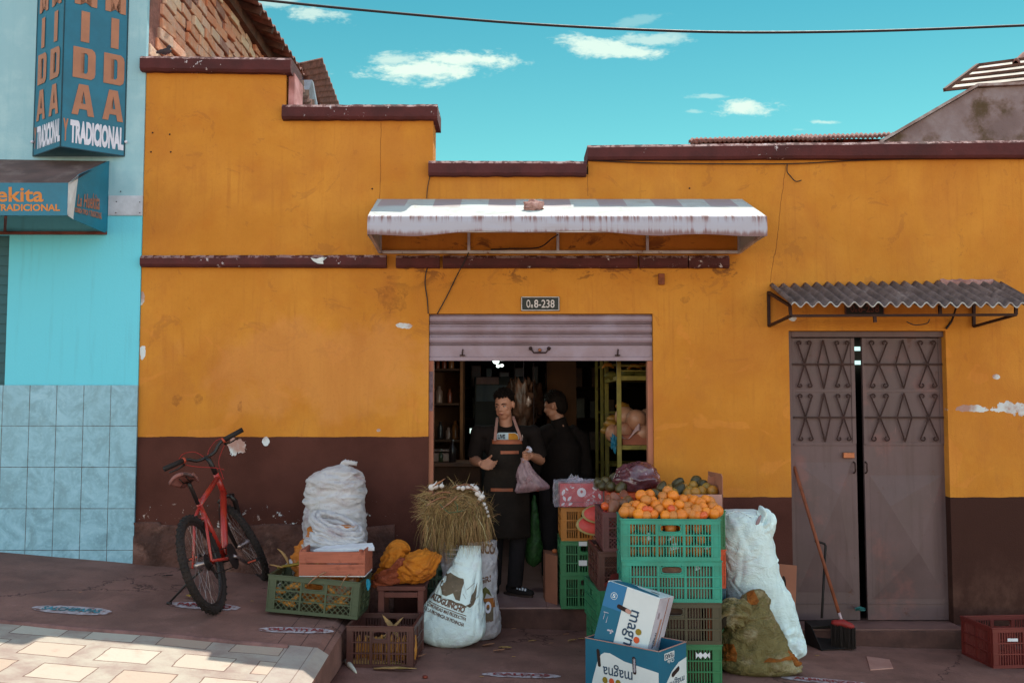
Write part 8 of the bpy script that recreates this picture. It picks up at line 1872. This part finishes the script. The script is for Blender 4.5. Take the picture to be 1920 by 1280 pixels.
# shirt
s_ = MB(); s_.tube([nk + Vector((0, .01, -.055)), Vector((foot.x, YM + .01, zS - .16)), Vector((foot.x, YM + .01, 1.15)), hip + Vector((0, 0, -.05))], [.098, .155, .140, .150], 22, sx=.80)
s_.sph(Vector((foot.x, YM + .01, zS - .12)), (.178, .112, .165), 24, 16)
for sh, el in ((shL, elL), (shR, elR)):
    s_.tube([Vector((nk.x, sh.y, sh.z + .012)).lerp(sh, .45), sh + Vector((0, 0, .004)), sh.lerp(el, .55), sh.lerp(el, .92)], [.062, .068, .063, .064], 16); s_.sph(sh + Vector((0, 0, .002)), .067)
sm_ = remeshed(s_, .008, 5); sm_.v = [tuple(Vector(v) + Vector((1, .4, 0)).normalized() * .006 * noise.noise(Vector((v[0] * 12, v[1] * 12, v[2] * 7)))) for v in sm_.v]; sm_.build('shirt', M_TEE, man, smooth=True)
# printed badge on the shirt above the apron bib
a, c_ = P(930, 826, YM - .15), P(973, 813, YM - .15)
SB = bvh_of(sm_)
shape2quad(*poly2d([(0, 0), (1, 0), (1, .45), (.94, .8), (.82, 1), (.08, 1), (0, .8)], 3), fq4(931, 812, 973, 826, YM - .3), mat('badge_white', (.44, .48, .52), .7), man, 'shirt_print', .004, (SB, (0, 1, 0)))
shape2quad(*poly2d([(0, 0), (1, 0), (1, .45), (.88, .8), (.66, 1), (0, 1)], 3), fq4(953, 813, 972, 826, YM - .3), mat('badge_yellow', (.50, .27, .02), .7), man, 'shirt_print', .006, (SB, (0, 1, 0)))
text('LIVE', fq4(932.5, 815.5, 947, 824, YM - .3), M_IRIS, man, bold=.04, conform=(SB, (0, 1, 0)), off=.007, name='shirt_print')
# trousers
s_ = MB(); s_.sph(hip, (.168, .118, .13), 20, 14)
for h, kn, an in ((hL, knL, ankL), (hR, knR, ankR)): s_.tube([h, h.lerp(kn, .5), kn, kn.lerp(an, .5), an + Vector((0, 0, -.01))], [.098, .088, .072, .066, .062], 16)
remeshed(s_, .009, 4).build('trousers', M_JEAN, man, smooth=True)
# apron: bib and skirt wrapped round the front
def apr(u_, v_):
    z = P(945, 824, YM - .15).z + (P(945, 1010, YM - .15).z - P(945, 824, YM - .15).z) * v_; a = (u_ - .5) * 2
    hw = .135 + .055 * min(1, v_ * 2.4); ang = a * (.95 + .25 * v_); cx = foot.x + .005
    r_ = .165 + .02 * v_; x = cx + math.sin(ang) * hw * 1.1; y = YM + .0 - math.cos(ang) * (.145 + .015 * v_) + .0
    y += .008 * math.sin(a * 9 + v_ * 2) * v_ + .006 * noise.noise(Vector((x * 14, v_ * 5, 0)))
    return Vector((x, y - .015 * math.exp(-((v_ - .55) * 4) ** 2) * 0, z))
ap = MB().grid(apr, 44, 44, (0, .004, 0)); ap.build('apron', M_APR, man, smooth=True); AB = bvh_of(ap)
def on_apron(px0, py0, px1, py1, m_, nm_):
    shape2quad(*poly2d([(0, 0), (1, 0), (1, 1), (0, 1)], 4), fq4(px0, py0, px1, py1, YM - .35), m_, man, nm_, .005, (AB, (0, 1, 0)))
on_apron(922, 824, 983, 834, M_LEA, 'leather_band'); on_apron(938, 847, 973, 853, M_LEA, 'pocket_trim'); on_apron(919, 919, 962, 925, M_LEA, 'pocket_trim'); 
for (p0, p1) in (((928, 826), (932, 786)), ((978, 826), (963, 784))):
    A_, B_ = P(*p0, YM - .158), P(*p1, YM - .045); mid = A_.lerp(B_, .5) + Vector((0, -.035, .0)); top_ = B_ + Vector((.0, .05, .015))
    K3 = [tuple(A_), tuple(mid), tuple(B_), tuple(top_)]
    mb = MB(); pts = [Vector(cr(K3, i / 14)) for i in range(15)]
    for i in range(14): mb.bar(pts[i], pts[i + 1], .022, .004, up=(0, -1, .4))
    mb.build('apron_strap', M_STRAP, man)
mb = MB(); q = P(979, 818, YM - .165); mb.tube([q + Vector((0, 0, .012)), q + Vector((.006, -.003, -.004)), q + Vector((0, 0, -.02))], .003, 6); mb.sph(q + Vector((0, -.002, -.024)), .006, 8, 6); mb.build('buckle', M_STEEL, man)
# shoes with white stripes
for sx, an, dirv in ((0, ankL, Vector((-.25, -1, 0))), (1, ankR, Vector((.80, -.62, 0)))):
    d = dirv.normalized(); s_ = MB(); z0_ = oz0 + .032; h_ = Vector((an.x, an.y, z0_)) - d * .045
    s_.tube([h_, h_ + d * .07, h_ + d * .15, h_ + d * .205 + Vector((0, 0, -.004))], [.036, .042, .040, .028], 16); s_.sph(h_ + Vector((0, 0, .02)), (.038, .040, .045), 16, 10); s_.sph(h_ + d * .205, (.030, .030, .024), 14, 10)
    s_.v = [(x, y, max(z, oz0 + .016)) for x, y, z in s_.v]; r_ = remeshed(s_, .006, 3); so_2 = r_.build('shoe', M_BLACK, man, smooth=True)
    sl_ = MB(); sdv = Vector((-d.y, d.x, 0)); pts = []
    for k in range(24):
        a = 2 * math.pi * k / 24; c2_ = h_ + d * (.08 + .145 * math.cos(a)) + sdv * (.043 * math.sin(a)); pts.append(Vector((c2_.x, c2_.y, oz0 + .001)))
    sl_.prism(pts, (0, 0, .016)); sl_.build('sole', mat('sole_dark', (.06, .05, .045), .8) if sx == 0 else bpy.data.materials['sole_dark'], so_2)
    if sx:
        SBv = bvh_of(r_)
        for k in range(4): shape2quad(*poly2d([(0, 0), (1, 0), (1, 1), (0, 1)], 2), [P(968 + 5 * k, 1106 + .5 * k, YM - .13), P(971 + 5 * k, 1106.5 + .5 * k, YM - .13), P(973 + 5 * k, 1097 + 1.0 * k, YM - .13), P(970 + 5 * k, 1096.5 + 1.0 * k, YM - .13)], M_PAPER, so_2, 'stripe', .006, (SBv, (0, 1, 0)))
# plastic bag in his hand
pbg = thing('plastic_bag', 'translucent plastic bag of fruit gripped in the fist of the man in the apron', 'bag', P(985, 870, YM - .25))
m = bpy.data.materials.new('milky_film'); m.use_nodes = True; t = NT(m.node_tree); o_ = t.node('ShaderNodeOutputMaterial'); tb = t.node('ShaderNodeBsdfTransparent'); tb.inputs[0].default_value = (.9, .8, .84, 1); gb = t.node('ShaderNodeBsdfPrincipled'); gb.inputs['Base Color'].default_value = (.42, .30, .34, 1); gb.inputs['Roughness'].default_value = .3
bp = t.node('ShaderNodeBump'); bp.inputs['Strength'].default_value = .7; bp.inputs['Distance'].default_value = .01; t.put(bp.inputs['Height'], t.noise(26, 5, .6, dist=1.0)); t.l.new(bp.outputs[0], gb.inputs['Normal'])
mx = t.node('ShaderNodeMixShader'); t.put(mx.inputs[0], t.ss(t.noise(20, 5, .6), .3, .75, .42, .8)); t.l.new(tb.outputs[0], mx.inputs[1]); t.l.new(gb.outputs[0], mx.inputs[2]); t.l.new(mx.outputs[0], o_.inputs[0]); M_MILK = m
YB = YM - .27
kk = [(978, 862, .022), (985, 868, .020), (987, 880, .050), (989, 895, .085), (993, 907, .115), (997, 915, .135), (998, 921, .10), (998, 922, .01)]
mb = MB(); vs = []; fs = []; n = 56
sp_ = [(981, 858, 5, .02), (984, 866, 6, .02), (984, 878, 12, .03), (989, 892, 19, .045), (996, 904, 25, .055), (998, 912, 30, .055), (997, 918, 30, .035), (995, 922, 24, .012)]
NN = 50
for j in range(NN + 1):
    px, py, hw, dy = cr(sp_, j / NN)
    for i in range(n):
        a = 2 * math.pi * i / n; sl = (2.0 if math.cos(a) < 0 else -4.0) * (j / NN) ** 3; p = P(px + hw * math.cos(a), py + sl * abs(math.cos(a)), YB); p.y += dy * math.sin(a); q = Vector((math.cos(a) * 3, math.sin(a) * 3, j / NN * 2.2))
        f_ = .012 * (1 - abs(noise.noise(q)) * 2.4); p += Vector((math.cos(a), math.sin(a), 0)) * f_ * min(1, j / 10); vs.append(p)
fs = [(j * n + i, j * n + (i + 1) % n, (j + 1) * n + (i + 1) % n, (j + 1) * n + i) for j in range(NN) for i in range(n)]; fs.append(tuple(NN * n + i for i in range(n)))
mb.add(vs, fs); mb.build('bag_film', M_MILK, pbg, smooth=True)
mb = MB(); mb.sph(P(992, 843, YB + .02), (.020, .016, .022), 18, 12, ns=.9, nf=9, seed=2); mb.build('gathered_top', mat('film_white', (.50, .44, .52), .3, .2, 12, .5, 30), pbg, smooth=True)
for k, (px, py, r) in enumerate(((985, 909, .034), (1000, 911, .033), (993, 897, .030), (1008, 915, .026), (979, 915, .022))):
    o = MB().sph((0, 0, 0), (r, r * .9, r), 16, 12, ns=.1, seed=k).build('fruit_in_bag', mat('plum', (.26, .10, .10), .5, .2, 9) if k == 0 else bpy.data.materials['plum'], smooth=True); o.location = P(px, py, YB); tag(o, 'dull red fruit inside the translucent plastic bag', 'fruit', 'fruits inside the plastic bag')

# ---- second person behind, turned away -----------------------------
Y2 = .98; H2 = P(1040, 764, Y2); f2 = Vector((P(1052, 1080, Y2).x, Y2, oz0))
p2_ = thing('person', 'dark haired person in a black jacket turned away behind the man in the apron', 'person', f2)
M4 = Euler((R(16), 0, R(-112))).to_matrix(); b = MB(); head(b, H2, M4, .98)
sn = P(1052, 800, Y2); sA2, sB2 = P(1012, 818, Y2 - .08), P(1088, 822, Y2 + .08); e1_, e2_ = P(1002, 880, Y2 - .10), P(1098, 892, Y2 + .06); w1_, w2_ = P(985, 905, Y2 - .30), P(1060, 930, Y2 - .22); hp2 = Vector((f2.x, Y2 + .02, .98))
b.tube([H2 + Vector((.01, .01, -.04)), sn + Vector((0, 0, 0)), sn + Vector((0, .01, -.06))], [.054, .056, .08], 16)
b.tube([sn + Vector((0, .01, -.05)), Vector((f2.x, Y2 + .02, 1.30)), Vector((f2.x, Y2 + .02, 1.1)), hp2], [.10, .15, .14, .15], 20, sx=.8)
for sh, el, wr in ((sA2, e1_, w1_), (sB2, e2_, w2_)): b.tube([sn.lerp(sh, .5), sh, sh.lerp(el, .5), el], [.06, .06, .05, .042], 14); b.sph(el, .042); b.tube([el, el.lerp(wr, .4), wr], [.042, .040, .028], 12)
fingers(b, w1_, (-.5, -.6, -.2), (0, .1, 1), .4, .05, .95, 1, curl_n=(.3, 0, 1)); fingers(b, w2_, (-.6, -.5, -.2), (0, .1, 1), .5, .05, .95, 1, curl_n=(.3, 0, 1))
for sx in (-1, 1): h = hp2 + Vector((sx * .09, 0, -.03)); kn = Vector((f2.x + sx * .10, Y2, oz0 + .46)); an = Vector((f2.x + sx * .10, Y2 + .03, oz0 + .07)); b.tube([h, h.lerp(kn, .5), kn, an], [.09, .078, .056, .038], 14); b.tube([an + Vector((0, .03, -.03)), an + Vector((0, -.08, -.035)), an + Vector((0, -.17, -.045))], [.035, .036, .024], 12)
remeshed(b, .0065, 3).build('body', M_SKIN, p2_, smooth=True)
F2 = lambda p: H2 + M4 @ (Vector(p) * .98); hb3 = MB(); hb3.sph(F2((0, .022, .055)), (.085, .100, .084), 26, 18, M4); hb3.sph(F2((0, .06, .010)), (.074, .060, .085), 22, 16, M4); hair_tufts(hb3, F2, 320)
vv = [((M4.transposed()) @ (Vector(v) - H2)) / .98 for v in hb3.v]; keep = [not (p.y < -.030 and p.z < .068) and not (abs(p.x) > .06 and -.03 < p.y < .03 and p.z < .03) and not (p.y < .0 and p.z < .028) for p in vv]
hb3.f = [f for f in hb3.f if all(keep[i] for i in f)]; hb3.mi = [0] * len(hb3.f); hb3.build('hair', M_HAIR, p2_, smooth=True, fixn=False)
s_ = MB(); s_.tube([H2.lerp(sn, .55) + Vector((0, .01, 0)), sn + Vector((0, .01, -.01)), sn + Vector((0, .01, -.05))], [.066, .072, .10], 18); s_.tube([sn + Vector((0, .01, -.03)), Vector((f2.x, Y2 + .02, 1.32)), Vector((f2.x, Y2 + .02, 1.1)), hp2 + Vector((0, 0, -.12))], [.105, .19, .18, .175], 22, sx=.78)
for sh, el, wr in ((sA2, e1_, w1_), (sB2, e2_, w2_)): s_.tube([sn.lerp(sh, .4), sh, sh.lerp(el, .5), el], [.075, .082, .074, .064], 16); s_.sph(el, .064); s_.tube([el, el.lerp(wr, .9)], [.062, .048], 14)
j_ = remeshed(s_, .010, 5); j_.v = [tuple(Vector(v) + Vector((.008, -.006, 0)) * noise.noise(Vector(v) * 11)) for v in j_.v]; j_.build('jacket', M_TEE, p2_, smooth=True)
s_ = MB(); s_.sph(hp2, (.17, .12, .13), 18, 12)
for sx in (-1, 1): s_.tube([hp2 + Vector((sx * .09, 0, -.03)), Vector((f2.x + sx * .10, Y2, oz0 + .46)), Vector((f2.x + sx * .10, Y2 + .03, oz0 + .06))], [.10, .078, .066], 14)
remeshed(s_, .011, 4).build('trousers', M_JEAN, p2_, smooth=True)
# ================================================================== albedo balance for the cool open shade
for m in bpy.data.materials:
    if not m.use_nodes: continue
    for nd in list(m.node_tree.nodes):
        if nd.type != 'BSDF_PRINCIPLED': continue
        t = NT.__new__(NT); t.nt = m.node_tree; t.n = m.node_tree.nodes; t.l = m.node_tree.links
        sk = nd.inputs['Base Color']; src = sk.links[0].from_socket if sk.is_linked else None
        sp = t.node('ShaderNodeSeparateColor')
        if src: t.l.new(src, sp.inputs[0])
        else: sp.inputs[0].default_value = sk.default_value[:]
        f = t.ss(t.m('MINIMUM', sp.outputs[1], sp.outputs[2]), .18, .45)
        cc = t.node('ShaderNodeCombineColor')
        for i, (a, b) in enumerate(((.93, 1.0), (.63, 1.0), (.56, 1.0))): t.put(cc.inputs[i], t.m('MULTIPLY', sp.outputs[i], t.m('ADD', a, t.m('MULTIPLY', f, b - a))))
        t.l.new(cc.outputs[0], sk)
